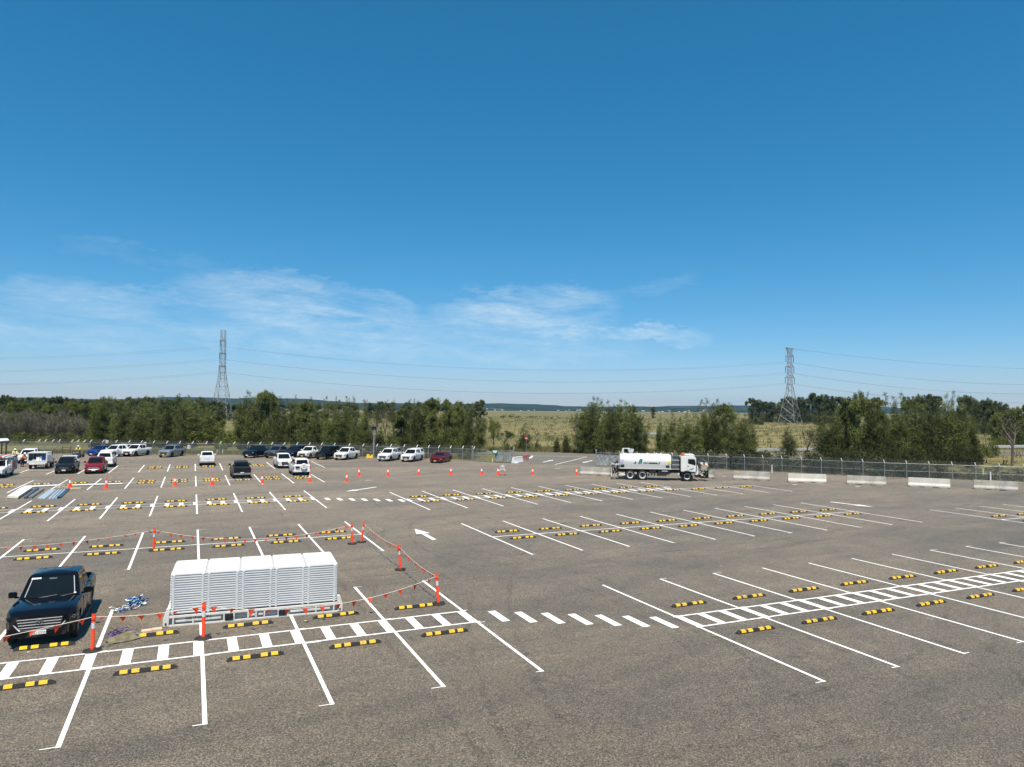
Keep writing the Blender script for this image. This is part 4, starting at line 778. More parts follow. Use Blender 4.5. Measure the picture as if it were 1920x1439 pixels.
def body_mesh(K, bedopen=True):
    L, W, zb, r = K['L'], K['W'], K['zb'], K['r']; hl = L/2
    xs = set([-hl, -hl+.04, -hl+.12, hl, hl-.03, hl-.10, hl-.22, K['wsb']])
    x = -hl+.25
    while x < hl-.25: xs.add(round(x, 3)); x += .10
    for c in (K['xf'], K['xr']):
        for i in range(13): xs.add(round(c+(r+.09)*math.cos(math.pi*i/12), 4))
    xs = sorted(xs); st = []
    bed = K['bed'] if bedopen else None
    for x in xs: st.append((x, 0))
    if bed:
        st = [s for s in st if abs(s[0]-bed[0]) > .03 and abs(s[0]-bed[1]) > .03]+[(bed[0], 0), (bed[0], 1), (bed[1], 1), (bed[1], 0)]
        st = sorted(st, key=lambda s: (s[0], s[1] if s[0] == bed[1] and False else 0))
        o = [s for s in st if s[0] not in bed]; lo = [s for s in o if s[0] < bed[1]]; mid = [(s[0], 1) for s in o if bed[1] < s[0] < bed[0]]; hi = [s for s in o if s[0] > bed[0]]
        st = lo+[(bed[1], 0), (bed[1], 1)]+mid+[(bed[0], 1), (bed[0], 0)]+hi
    vs = []; ring = 16
    for x, inb in st:
        w = W/2; f = smooth((x-(hl-.75))/.75); b_ = smooth((-x-(hl-.35))/.35)
        w *= 1-.17*f*f-.05*b_
        if x > K['wsb']: t = (x-K['wsb'])/(hl-K['wsb']); zt = K['cowl']+(K['nose']-K['cowl'])*t**1.9-.10*smooth((x-hl+.22)/.22)
        elif x > K['rfb']: zt = K['belt']
        else: zt = K['tail']-.03*smooth((-x-hl+.1)/.1)
        zlo = zb+.05*smooth((x-hl+.2)/.2)+.12*b_; arch = 0
        for c in (K['xf'], K['xr']):
            d = abs(x-c); R = r+.09
            if d < R: arch = max(arch, r+math.sqrt(max(0, R*R-d*d)))
        z2 = max(zlo, min(arch, zt-.12)); flare = .02 if arch > zlo else 0
        crown = .035 if x > K['wsb'] else .0; hoodin = .84
        zs = zt-.09; zm = max(z2+.02, zlo+(zs-zlo)*.55)
        half = [(0, z2), (w*.80, z2), (w*.975+flare, z2+.0), (w+flare*.6, zm), (w*.99, max(zs, zm+.01)), (w*.955, zt-.02),  (w*hoodin, zt+.012+crown*.3), (w*hoodin-.02, zt+.012+crown*.5), (0, zt+.012+crown)]
        if inb: half[6] = (w*.86, zt); half[7] = (w*.855, .72); half[8] = (0, .72)
        vs += [(x, y, z) for y, z in half]+[(x, -y, z) for y, z in half[7:0:-1]]
    n_ = len(st); fs = [(i*ring+j, i*ring+(j+1) % ring, (i+1)*ring+(j+1) % ring, (i+1)*ring+j) for i in range(n_-1) for j in range(ring)]
    fs += [tuple(range(ring-1, -1, -1)), tuple(range((n_-1)*ring, n_*ring))]
    m = MB(); m.add(vs, fs); return m.mesh('body', smooth=.55)
def cabin(K, m_paint, root, far_simple=False, roof_m=None):
    wb = K['W']/2*.90; wt = K['W']/2*.73; z0 = K['belt']-.02; z1 = K['roof']; x = K
    B = lambda t, s: None
    f0, f1, r1, r0 = K['wsb'], K['wst'], K['rft'], K['rfb']
    m = MB(); ks = [0, .5, .86, .96, 1.0]; vs = []; nx = 7
    for k in ks:
        kz = k; ins = 0 if k < .9 else (.02 if k < 1 else .09)
        xf_ = f0+(f1-f0)*min(1, k/.97)-ins*.8; xr_ = r0+(r1-r0)*min(1, k/.97)+ins*.8; w = wb+(wt-wb)*min(1, k/.97)-ins; z = z0+(z1-z0)*(kz if k < 1 else 1)
        if k == .96: z = z0+(z1-z0)*.955
        pts = []
        for i in range(nx+1): pts.append((xr_+(xf_-xr_)*i/nx, -w, z))
        for i in (1, 2, 3): pts.append((xf_+.05*math.sin(math.pi*i/4), -w+2*w*i/4, z))
        for i in range(nx+1): pts.append((xf_+(xr_-xf_)*i/nx, w, z))
        for i in (1, 2, 3): pts.append((xr_-.02*math.sin(math.pi*i/4), w-2*w*i/4, z))
        vs += pts
    P_ = (nx+1)*2+6; fs = [(k*P_+i, k*P_+(i+1) % P_, (k+1)*P_+(i+1) % P_, (k+1)*P_+i) for k in range(len(ks)-1) for i in range(P_)]
    base = (len(ks)-1)*P_; c = len(vs); vs.append(((f1+r1)/2, 0, z1+.025)); fs += [(base+i, base+(i+1) % P_, c) for i in range(P_)]
    m.add(vs, fs); m.build('cab', m_paint, root, smooth=.5)
    e = .006
    def side(u, v, s):    # u 0 rear..1 front, v 0 belt..1 roof
        xf_ = f0+(f1-f0)*v; xr_ = r0+(r1-r0)*v; w = wb+(wt-wb)*v+e; return (xr_+(xf_-xr_)*u, s*w, z0+(z1-z0)*v*.97)
    def panel(name, pts, m_, par=root): g = MB(); g.poly(pts); return g.build(name, m_, par, fixn=False)
    def front(u, v, s=1):
        w = wb+(wt-wb)*v; y = -w+2*w*u; X = (f0+(f1-f0)*v)+.05*math.sin(math.pi*u)+e; return (X, y, z0+(z1-z0)*v*.97+.006)
    g = MB(); n_ = 6; g.add([front(.06+.88*i/n_, v) for v in (.07, .90) for i in range(n_+1)], [(i, i+1, n_+2+i, n_+1+i) for i in range(n_)]); g.build('windscreen', M_GLASS, root, fixn=False)
    def rear(u, v): w = wb+(wt-wb)*v; y = -w+2*w*u; return (r0+(r1-r0)*v-.02*math.sin(math.pi*u)-e, y, z0+(z1-z0)*v*.97)
    g = MB(); g.add([rear(.10+.80*i/n_, v) for v in (.22, .88) for i in range(n_+1)], [(i, i+1, n_+2+i, n_+1+i) for i in range(n_)]); g.build('rear_window', M_GLASS, root, fixn=False)
    length = f0-r0
    if length > 2.9: cuts = [(.045, .27), (.30, .58), (.61, .985)]
    elif length > 1.9: cuts = [(.06, .44), (.49, .985)]
    else: cuts = [(.12, .97)]
    for s in (-1, 1):
        for a, b_ in cuts:
            if b_ > .9: pts = [(a, .10), (.95, .10), (.97, .22), (.93, .86), (a, .88)]
            elif a < .1: pts = [(a, .14), (b_, .10), (b_, .88), (a+.03, .84)]
            else: pts = [(a, .10), (b_, .10), (b_, .88), (a, .88)]
            q = [side(u, v, s) for u, v in pts]; g = MB(); g.poly(q if s < 0 else q[::-1]); g.build('side_window', M_GLASS, root, fixn=False)
WHL = {}
def wheels(K, root, rim=M_RIM):
    key = (K['r'], rim.name)
    if key not in WHL:
        r = K['r']; t = MB(); t.lathe([(r*.62, -.10), (r*.9, -.115), (r, -.085), (r, .085), (r*.9, .115), (r*.62, .10), (r*.62, -.10)], n=22, axis='Y'); tm = t.mesh('tyre', M_TYRE, smooth=.6)
        if r > .5:
            d = MB(); d.lathe([(0, .10), (r*.16, .10), (r*.18, .0), (r*.42, -.03), (r*.50, .02), (r*.50, -.08), (0, -.08)], n=22, axis='Y'); dm = d.mesh('rim', M_DRIM, smooth=.5); s = MB()
            s.lathe([(r*.48, .0), (r*.56, .06), (r*.63, .11), (r*.66, .10), (r*.66, -.05), (r*.48, -.05)], n=22, axis='Y')
            for k in range(10): a = k*math.pi/5; s.tube((r*.34*math.cos(a), -.02, r*.34*math.sin(a)), (r*.34*math.cos(a), .03, r*.34*math.sin(a)), .022, n=5)
            sm = s.mesh('spokes', rim, smooth=.5); WHL[key] = (tm, dm, sm)
    if key not in WHL:
        d = MB(); d.lathe([(0, .05), (r*.2, .07), (r*.2, .05), (r*.56, .03), (r*.64, .085), (r*.66, .085), (r*.66, -.06), (0, -.06)], n=22, axis='Y')
        dm = d.mesh('rim', M_DRIM if rim is not M_WHITE else M_WHITE, smooth=.5); s = MB()
        for k in range(6):
            a = k*math.pi/3; M = Matrix.Rotation(a, 4, 'Y'); s.T = M; s.box((r*.38, .075, 0), (r*.56, .03, .075))
        s.T = Matrix(); s.lathe([(r*.58, .09), (r*.655, .095), (r*.655, .07), (r*.58, .07)], n=22, axis='Y'); sm = s.mesh('spokes', rim, smooth=.5); WHL[key] = (tm, dm, sm)
    tm, dm, sm = WHL[key]; w = K['W']/2-.125
    for x in sorted({K['xf'], K['xr']}):
        for s in (1, -1):
            e = bpy.data.objects.new('wheel', tm); COL.objects.link(e); e.parent = root; e.location = (x, s*w, K['r']); e.rotation_euler.z = 0 if s > 0 else math.pi
            link('rim', dm, e); link('spokes', sm, e)
PAINTS = {}
def paint(name, col, metal=.0, rough=.32):
    if name not in PAINTS: PAINTS[name] = mat('paint_'+name, col, rough, metal=metal, coat=.22 if sum(col) < .08 else .6, noise=.05, nscale=1.2, spec=.2)
    return PAINTS[name]
P_WHITE = paint('white', (.74, .75, .75)); P_BLACK = paint('black', (.004, .005, .008), .0, .10); P_NAVY = paint('navy', (.010, .018, .035), .3); P_RED = paint('dark_red', (.26, .012, .022), .3); P_MAR = paint('maroon', (.16, .008, .014), .3); P_BLUE = paint('blue', (.012, .045, .26), .3); P_SILV = paint('silver', (.36, .39, .42), .6); P_GREY = paint('blue_grey', (.10, .13, .17), .4); P_DK = paint('charcoal', (.016, .018, .022), .3)
BODY = {}
def car(kind, pnt, P0, hdg, label, cat='ute', grille='black', plate=M_PLATE, canopy=None, rack=False, bull=False, spare=False, rim=M_RIM, bumper=None, step=True, tailtext=None, tray=None, group='parked vehicles', sport=False, lid=False, grill_h=.26, aerial=True, name=None, rear_open=False):
    """P0 = ground point under the front bumper centre, hdg = unit vector the car faces"""
    K = KIND[kind]; h = Vector((hdg[0], hdg[1], 0)).normalized(); hl = K['L']/2; rz = math.atan2(h.y, h.x); c = Vector(P0)-h*hl
    nm = name or {'ute': 'pickup_truck', 'big_ute': 'pickup_truck', 'single': 'pickup_truck', 'suv': 'four_wheel_drive', 'hatch': 'hatchback_car', 'wagon': 'wagon_car'}[kind]
    t = empty(nm, (c.x, c.y, .004), rz, label, cat, group)
    opn = K['bed'] is not None
    if (kind, opn) not in BODY: BODY[(kind, opn)] = body_mesh(K, opn)
    me = BODY[(kind, opn)].copy(); me.materials.clear(); me.materials.append(pnt); bd = link('body', me, t)
    cabin(K, pnt, t); wheels(K, t, rim)
    W2 = K['W']/2; zn = K['nose']; tall = kind in ('ute', 'single', 'suv', 'big_ute')
    u = MB(); u.box((0, 0, K['zb']+.04), (K['L']-.5, K['W']-.45, .22)); u.box((K['xf'], 0, K['r']+.28), (1.0, K['W']-.32, .62)); u.box((K['xr'], 0, K['r']+.22 if not opn else K['r']-.03), (1.0, K['W']-.32, .5 if not opn else .30)); u.tube((K['xf'], -W2+.2, K['r']), (K['xf'], W2-.2, K['r']), .06); u.tube((K['xr'], -W2+.2, K['r']), (K['xr'], W2-.2, K['r']), .07); u.build('underbody', M_BLKP, t)
    # front end
    zc = zn-.30 if tall else zn-.24
    bm_ = bumper or (M_BLKP if grille == 'black' else pnt)
    b = MB(); b.prism([(hl-.16, -W2*.93, K['zb']-.02), (hl+.035, -W2*.72, K['zb']-.02), (hl+.035, W2*.72, K['zb']-.02), (hl-.16, W2*.93, K['zb']-.02)], (0, 0, zc-.14-K['zb'])); b.build('front_bumper', bm_, t, smooth=.5, bevel=.02)
    MB().box((hl+.028, 0, zc-.20), (.03, K['W']*.52, .09)).build('lower_intake', M_BLKP, t)
    g = MB(); gw = K['W']*(.33 if kind == 'big_ute' else .29); gh = grill_h/2 if tall else .08
    g.prism([(hl-.02, -gw, zc+gh), (hl-.02, gw, zc+gh), (hl-.02, gw*.86, zc-gh), (hl-.02, -gw*.86, zc-gh)], (.035, 0, 0)); go = g.build('grille', M_BLKP, t)
    if grille == 'chrome':
        r = MB()
        for k in range(4): z = zc-gh+gh*2*(k+.6)/4; ww = gw*(.86+.12*(k+.5)/4); r.box((hl+.02, 0, z), (.012, ww*1.94, .015))
        r.build('chrome_bars', M_SATIN, go)
        r = MB(); r.tube((hl+.02, -gw*.84, zc-gh-.015), (hl+.02, gw*.84, zc-gh-.015), .024, n=6).tube((hl+.02, gw*.84, zc-gh-.01), (hl-.03, gw*1.2, zc+gh*.55), .02, .012, n=6).tube((hl+.02, -gw*.84, zc-gh-.01), (hl-.03, -gw*1.2, zc+gh*.55), .02, .012, n=6); r.build('chrome_surround', M_SATIN, go)
    else:
        r = MB()
        for k in range(3): r.box((hl+.018, 0, zc-gh*.6+gh*.6*k), (.008, gw*1.7, .016))
        r.lathe([(0, .03), (.055, .03), (.055, .016), (0, .016)], n=12, axis='X', c=(hl, 0, zc+gh*.2)); r.build('grille_bars', M_STONE if grille == 'black' else pnt, go)
    for s in (-1, 1):
        l = MB(); l.prism([(hl-.035, s*gw*1.12, zn-.23), (hl-.10, s*W2*.86, zn-.21), (hl-.34, s*(W2*.955), zn-.17), (hl-.34, s*(W2*.955), zn-.12), (hl-.10, s*W2*.86, zn-.105), (hl-.035, s*gw*1.12, zn-.15)], (.012, s*.022, 0))
        ho = l.build('headlight', M_LAMP if pnt is not P_BLACK else M_GLASS, t)
        if pnt is P_BLACK:
            rr = MB(); rr.lathe([(.035, .02), (.05, .02), (.05, .0), (.035, .0)], n=12, axis='X', c=(hl-.045, s*gw*1.42, zn-.185)); rr.build('lamp_ring', M_CHROME, ho)
        f = MB(); f.lathe([(0, .03), (.045, .03), (.045, 0), (0, 0)], n=10, axis='X', c=(hl-.0, s*W2*.66, K['zb']+.13)); f.build('fog_lamp', M_STONE, t)
        a = MB(); a.box((K['wsb']-.22, s*(W2+.10), K['belt']+.13), (.12, .24, .19), rz=s*.15); a.box((K['wsb']-.2, s*(W2-.02), K['belt']+.04), (.08, .16, .05)); a.build('mirror', pnt if pnt is not P_RED else P_RED, t, bevel=.03)
        l = MB(); l.prism([(-hl+.04, s*W2*.90, K['tail']-.10), (-hl-.012, s*W2*.90, K['tail']-.10), (-hl-.012, s*W2*.90, K['tail']-.46 if tall else K['tail']-.28), (-hl+.04, s*W2*.90, K['tail']-.46 if tall else K['tail']-.28)], (0, s*.07, 0)); l.build('tail_light', M_TAIL, t)
        if tall and step: st = MB(); st.box(((K['xf']+K['xr'])/2, s*(W2-.02), .34), (K['xf']-K['xr']-1.05, .16, .05)); st.build('side_step', M_BLKP, t)
        # door shuts and handles
        xs_ = [K['wsb']-.16, (K['wsb']+K['rfb'])/2-.02] + ([K['rfb']+.12] if kind != 'single' else [])
        if kind == 'single': xs_ = [K['wsb']-.16, K['rfb']+.05]
        for x in xs_: MB().box((x, s*(W2-.006), (K['zb']+K['belt'])/2+.06), (.012, .016, K['belt']-K['zb']-.22)).build('door_gap', M_BLKP, t)
        hn = MB()
        for x in xs_[1:]: hn.box((x+.20, s*(W2+.006), K['belt']-.17), (.16, .03, .03))
        hn.build('door_handle', M_CHROME if grille == 'chrome' else pnt, t)
    MB().box((hl+.047, 0, zc-gh-.10), (.012, .38, .125)).build('number_plate', plate, t)
    MB().box((-hl-.02, 0, .62 if tall else .72), (.012, .37, .11)).build('number_plate', plate, t)
    b = MB(); b.box((-hl-.0, 0, K['zb']+.14), (.22, K['W']*.93, .20)); b.build('rear_bumper', (bumper or (M_STONE if opn else pnt)), t, bevel=.02)
    if aerial: MB().tube((K['wst']-.05, 0, K['roof']+.01), (K['wst']-.20, 0, K['roof']+.19), .006, n=4).build('aerial', M_BLKP, t)
    if opn and not canopy and not tray:
        MB().box((-hl+.02, 0, K['tail']-.26), (.03, K['W']*.78, .02)).build('tailgate_crease', M_BLKP, t)
        if lid: MB().box(((K['bed'][0]+K['bed'][1])/2, 0, K['tail']+.012), (K['bed'][0]-K['bed'][1]-.02, K['W']*.84, .03)).build('tonneau_cover', M_BLKP, t, bevel=.01)
        else: MB().box(((K['bed'][0]+K['bed'][1])/2, 0, .735), (K['bed'][0]-K['bed'][1]-.02, K['W']*.82, .02)).build('tray_liner', M_BLKP, t)
    if sport: m = MB(); m.tube((K['rfb']-.25, -W2*.8, K['tail']), (K['rfb']-.12, -W2*.7, K['roof']-.08), .04).tube((K['rfb']-.12, -W2*.7, K['roof']-.08), (K['rfb']-.12, W2*.7, K['roof']-.08), .04).tube((K['rfb']-.12, W2*.7, K['roof']-.08), (K['rfb']-.25, W2*.8, K['tail']), .04); m.tube((K['rfb']-.9, -W2*.84, K['tail']), (K['rfb']-.18, -W2*.72, K['roof']-.12), .03).tube((K['rfb']-.9, W2*.84, K['tail']), (K['rfb']-.18, W2*.72, K['roof']-.12), .03); m.build('sports_bar', M_BLKP, t)
    if canopy:
        x0, x1 = K['bed'][1]-.03, K['rfb']-.03; z0, z1 = K['tail']+.005, K['roof']+.03; cm = MB(); wb, wt = W2*.92, W2*.78
        cm.add([(x0, -wb, z0), (x1, -wb, z0), (x1, wb, z0), (x0, wb, z0), (x0+.16, -wt, z1), (x1, -wt, z1), (x1, wt, z1), (x0+.16, wt, z1)], [(0, 1, 2, 3), (4, 5, 6, 7), (0, 1, 5, 4), (1, 2, 6, 5), (2, 3, 7, 6), (3, 0, 4, 7)]); co = cm.build('canopy', canopy, t, bevel=.05)
        for s in (-1, 1):
            q = lambda f, v: (x0+.16*v+(x1-x0-.16*v)*f, s*(wb+(wt-wb)*v+.008), z0+(z1-z0)*v)
            g = MB(); g.poly([q(.12, .28), q(.90, .28), q(.90, .86), q(.14, .86)][::-s]); g.build('canopy_window', M_GLASS, co, fixn=False)
        g = MB(); g.poly([(x0+.03, -wb*.8, z0+.18), (x0+.03, wb*.8, z0+.18), (x0+.135, wt*.85, z1-.1), (x0+.135, -wt*.85, z1-.1)][::-1]); q_ = g.build('canopy_window', M_GLASS, co, fixn=False); q_.location.x = -.012
    if rack:
        m = MB(); zr = K['roof']+.13; m.mi(M_STONE)
        for s in (-1, 1): m.tube((K['rft']+.1, s*.55, zr), (K['wst']-.05, s*.55, zr), .025)
        for i in range(5): x = K['rft']+.15+(K['wst']-K['rft']-.3)*i/4; m.tube((x, -.6, zr), (x, .6, zr), .02); m.tube((x, -.55, K['roof']), (x, -.55, zr), .018).tube((x, .55, K['roof']), (x, .55, zr), .018)
        m.build('roof_rack', parent=t)
    if bull:
        m = MB(); m.mi(M_BLKP if bull == 'black' else M_STONE); X = hl+.12; m.prism([(X-.12, -W2*.93, .42), (X, -W2*.75, .42), (X, W2*.75, .42), (X-.12, W2*.93, .42)], (0, 0, .24))
        m.path([(X-.03, -.42, .62), (X-.03, -.36, .98), (X-.03, .36, .98), (X-.03, .42, .62)], .035); m.path([(X-.1, -W2*.88, .62), (X-.08, -W2*.8, .84), (X-.04, -.38, .86)], .028); m.path([(X-.1, W2*.88, .62), (X-.08, W2*.8, .84), (X-.04, .38, .86)], .028); m.build('bull_bar', parent=t)
    if spare:
        s_ = MB(); s_.lathe([(0, -.30), (.30, -.30), (.345, -.26), (.36, -.18), (.35, -.05), (0, -.03)], n=24, axis='X', c=(-hl+.02, -.18, 1.03)); so = s_.build('spare_wheel_cover', pnt, t, smooth=.5)
        MB().lathe([(.12, -.312), (.15, -.312), (.15, -.30), (.12, -.30)], n=16, axis='X', c=(-hl+.02, -.18, 1.06)).build('emblem', M_STONE, so); MB().box((-hl-.05, .48, .95), (.10, .44, .20)).build('plate_recess', M_BLKP, t)
        for s in (-1, 1): MB().box((-hl+.10, s*W2*.80, 1.36), (.05, .10, .34)).build('upper_tail_light', M_TAIL, t)
    if tailtext: text_mesh(tailtext, .17, M_STONE, t, Matrix.Translation((-hl-.002, 0, K['tail']-.24)) @ Matrix.Rotation(-math.pi/2, 4, 'Z') @ Matrix.Rotation(math.pi/2, 4, 'X') , 'tailgate_lettering')
    return t
AW = (0, -1)
def hd(px_f, px_r): a, b = G(*px_f), G(*px_r); d = a-b; return (d.x, d.y)
# the near black ute, with its badge, plate and screen sticker
nb = car('big_ute', P_BLACK, G(83, 1200)+Vector((0, -.9, 0)), (0.0, -1), 'glossy black dual cab ute with a chrome grille, near left foreground', grille='chrome', grill_h=.34, rim=M_RIM, lid=False)
K = KIND['big_ute']; hl = K['L']/2; zc = K['nose']-.30
eb = MB()
for k in range(20):
    a = 2*math.pi*k/20; b = 2*math.pi*(k+1)/20; eb.tube((hl+.045, .105*math.cos(a), zc+.05+.075*math.sin(a)), (hl+.045, .105*math.cos(b), zc+.05+.075*math.sin(b)), .010, n=5)
eb.path([(hl+.045, -.10, zc+.085), (hl+.05, -.045, zc+.075), (hl+.055, 0, zc+.02), (hl+.05, .045, zc+.075), (hl+.045, .10, zc+.085)], .009, n=5); eb.build('emblem', M_CHROME, nb)
text_mesh('621 CYW', .095, M_STONE, nb, Matrix.Translation((hl+.056, 0, zc-.18-.10)) @ Matrix.Rotation(math.pi/2, 4, 'Z') @ Matrix.Rotation(math.pi/2, 4, 'X'), 'plate_lettering')
wbx, wtx = K['W']/2*.90, K['W']/2*.73
def scrn(u, v, e=.016): w = wbx+(wtx-wbx)*v; return (K['wsb']+(K['wst']-K['wsb'])*v+.05*math.sin(math.pi*u)+e, -w+2*w*u, K['belt']-.02+(K['roof']-K['belt']+.02)*v*.97+.012)
g = MB(); g.poly([scrn(.07, .82), scrn(.07, .88), scrn(.26, .88), scrn(.26, .83)]); g.build('screen_sticker', M_WHITE, nb, fixn=False)
g = MB(); g.poly([scrn(.90, .13), scrn(.90, .17), scrn(.94, .17), scrn(.94, .13)]); g.build('registration_label', M_WHITE, nb, fixn=False)
for a, b in ((.30, .62), (.66, .93)): MB().tube(scrn(a, .05, .03), scrn(b, .12, .02), .010, n=4).build('wiper', M_BLKP, nb)
for u_ in (.085, .915): MB().tube(scrn(u_, .10, .012), scrn(u_+(.004 if u_ < .5 else -.004), .86, .012), .011, n=4).build('painted_screen_reflection', M_REFL, nb)  # pale strips painted as reflections along the windscreen edges
MB().box(scrn(.5, .80, -.012), (.03, .22, .06)).build('rear_view_mirror', M_STONE, nb)
for s in (-1, 1): MB().tube((K['wst']-.05, s*.42, K['roof']+.002), (K['rft']+.05, s*.42, K['roof']+.002), .012, n=4).build('roof_channel', M_BLKP, nb)
# far left group
car('ute', P_DK, G(119, 889.5), AW, 'dark ute with a white canopy, between the open van and the dark red ute', canopy=P_WHITE, rim=M_DRIM)
car('ute', P_RED, G(175, 889.5), AW, 'dark red dual cab ute facing the camera, parked in front of a white wagon', grille='chrome', rim=M_DRIM, bumper=P_RED, lid=True)
L_SUV = KIND['suv']['L']
def rear_at(P, h, kind): return Vector(P)+Vector((h[0], h[1], 0)).normalized()*KIND[kind]['L']
car('suv', P_WHITE, rear_at(G(196, 877), (0, 1), 'suv'), (0, 1), 'white wagon half hidden behind the dark red ute', 'four wheel drive')
hA = (-.47, -.88)
car('hatch', P_BLUE, G(170.5, 855.5), (-.50, -.86), 'bright blue hatchback beside the fence and the quad bike', 'car', grille='x')
car('ute', P_WHITE, G(195, 858.5), (-.55, -.83), 'white ute with a white canopy, between the blue hatchback and another white ute', canopy=P_WHITE, rim=M_DRIM, bumper=P_WHITE)
car('ute', P_WHITE, G(237, 857), hA, 'white dual cab ute with an open tray, left of the silver ute', rim=M_DRIM, bumper=M_BLKP)
car('ute', P_SILV, G(306, 858.5), (-.42, -.91), 'silver dual cab ute standing alone near the grass by the fence', rim=M_DRIM, sport=True, bumper=P_SILV, plate=M_PLATEY, lid=True)
car('single', P_WHITE, rear_at(G(388.5, 874.5), (0, 1), 'single'), (0, 1), 'white ute parked tail-on with grey lettering across the tailgate', tailtext='TOYOTA', rack=False, bumper=M_STONE)
car('ute', P_DK, rear_at(G(452, 898), (0, 1), 'ute'), (-.02, 1), 'charcoal ute parked tail-on with a covered tray and ladder bars', lid=True, sport=True, rim=M_DRIM)
hB = (-.60, -.80)
car('ute', P_NAVY, G(463, 859.5), hB, 'dark navy ute with white ladder racks, first in the long row by the fence', grille='x', rack=False)
car('ute', P_GREY, G(503.5, 859.8), hB, 'blue grey dual cab ute with a black bull bar, second along the fence', bull='black', rim=M_DRIM)
car('ute', P_NAVY, G(537, 860.5), hB, 'dark blue ute half hidden behind the white ute facing the camera', rim=M_DRIM, canopy=P_DK)
car('ute', P_WHITE, G(536, 879), (.03, -1), 'white dual cab ute facing the camera, beside the wagon with a spare wheel', grill_h=.34, rim=M_DRIM, bumper=P_WHITE)
car('suv', P_WHITE, rear_at(G(566, 892.5), (0, 1), 'suv'), (0, 1), 'white four wheel drive wagon parked tail-on with a covered spare wheel', 'four wheel drive', spare=True)
car('single', P_WHITE, G(566, 861), hB, 'white single cab ute between the dark blue and the black vehicle', plate=M_PLATEY, bumper=M_BLKP)
car('suv', P_BLACK, G(600, 862.5), hB, 'black four wheel drive with round spot lamps, left of a white dual cab ute', 'four wheel drive', bull='black', rim=M_DRIM)
car('ute', P_WHITE, G(635, 863.5), hB, 'white dual cab ute left of the solar pole', rim=M_DRIM, bumper=P_WHITE, plate=M_PLATEY)
car('ute', P_WHITE, G(717, 865.8), hB, 'white dual cab ute with a roof rack, right of the yellow plinth', rim=M_DRIM, rack=True, bumper=P_WHITE, canopy=M_SHADE)
car('ute', P_WHITE, G(761, 867), hB, 'white ute with a white canopy, left of the dark red car', canopy=P_WHITE, rim=M_DRIM, bumper=P_WHITE)
car('wagon', P_MAR, G(815.5, 869), (-.62, -.78), 'dark maroon low car at the right end of the row by the fence', 'car', grille='x', plate=M_PLATEY)
# white vehicle body with open rear
def open_van(P, h, label):
    rz = math.atan2(h[1], h[0]); t = empty('service_van', (P.x, P.y, .004), rz, label, 'van', 'parked vehicles'); W_, L_ = 2.05, 2.5
    b = MB(); b.mi(P_WHITE)
    b.box((L_/2, 0, .95), (L_, W_, .12)); b.box((L_/2, 0, 1.98), (L_-.1, W_-.16, .06)); b.box((.05, 0, .72), (.10, W_, .34))
    for s in (-1, 1): b.box((L_/2, s*(W_/2-.03), 1.47), (L_, .05, 1.0), rx=s*.05)
    b.box((L_-.05, 0, 1.3), (.06, W_-.05, 1.4)); b.box((.05, -W_/2+.09, 1.45), (.1, .10, 1.0)).box((.05, W_/2-.09, 1.45), (.1, .10, 1.0)).box((.05, 0, 1.95), (.1, W_-.12, .10)); b.build('box_body', parent=t, bevel=.02)
    b = MB(); b.mi(P_WHITE).box((L_+.75, 0, .95), (1.5, 1.85, .75)).box((L_+.45, 0, 1.55), (.9, 1.7, .55), taper=(.75, .9)); b.build('cab', parent=t, bevel=.05)
    u = MB(); u.mi(M_BLKP).box((L_/2, 0, .58), (L_-.4, 1.4, .3)); u.build('chassis', parent=t)
    KK = dict(r=.37, W=1.9, xf=L_+.9, xr=.9); wheels(KK, t, M_DRIM)
    for s in (-1, 1): MB().box((-.012, s*.92, .66), (.03, .16, .14)).build('tail_light', M_TAIL, t)
    MB().box((-.008, .45, .62), (.02, .36, .11)).build('number_plate', M_PLATE, t)
    MB().box((.9, .45, 1.45), (1.0, .04, .9)).build('inner_shelf', M_STONE, t)
    return t
VP = G(69, 880.5); vh = (0.03, 1)
open_van(VP, vh, 'white service van body with its rear open, showing blue and white containers')
def cargo(loc, size, m, name, label, shape='box'):
    b = MB()
    if shape == 'drum': b.lathe([(0, 0), (size[0]/2, 0), (size[0]/2, size[2]*.9), (size[0]*.2, size[2]), (0, size[2])], n=12)
    else: b.box((0, 0, size[2]/2), size, taper=(.9, .9))
    o = b.build(name, m, bevel=.02 if shape == 'box' else 0); o.location = VP+Vector(loc)+Vector((0, 0, 1.015)); tag(o, label, 'container', 'containers inside the open van')
cargo((.52, .55, 0), (.62, .5, .62), M_BLUE, 'blue_tub', 'large blue tub inside the right half of the open van'); cargo((.05, .30, 0), (.36, .3, .42), M_WHITE, 'white_jerrycan', 'white jerrycan in the middle of the open van'); cargo((.30, .36, 0), (.26, .3, .55), M_WHITE, 'white_drum', 'white drum beside the blue tub in the open van', 'drum'); cargo((-.32, .2, 0), (.42, .3, .12), M_REFL, 'folded_rag', 'pale folded cloth at the left of the open van floor')
car('ute', P_WHITE, G(47, 870), (.02, -1), 'white ute with a canopy parked between the left edge truck and the open van', canopy=P_WHITE, rim=M_DRIM)
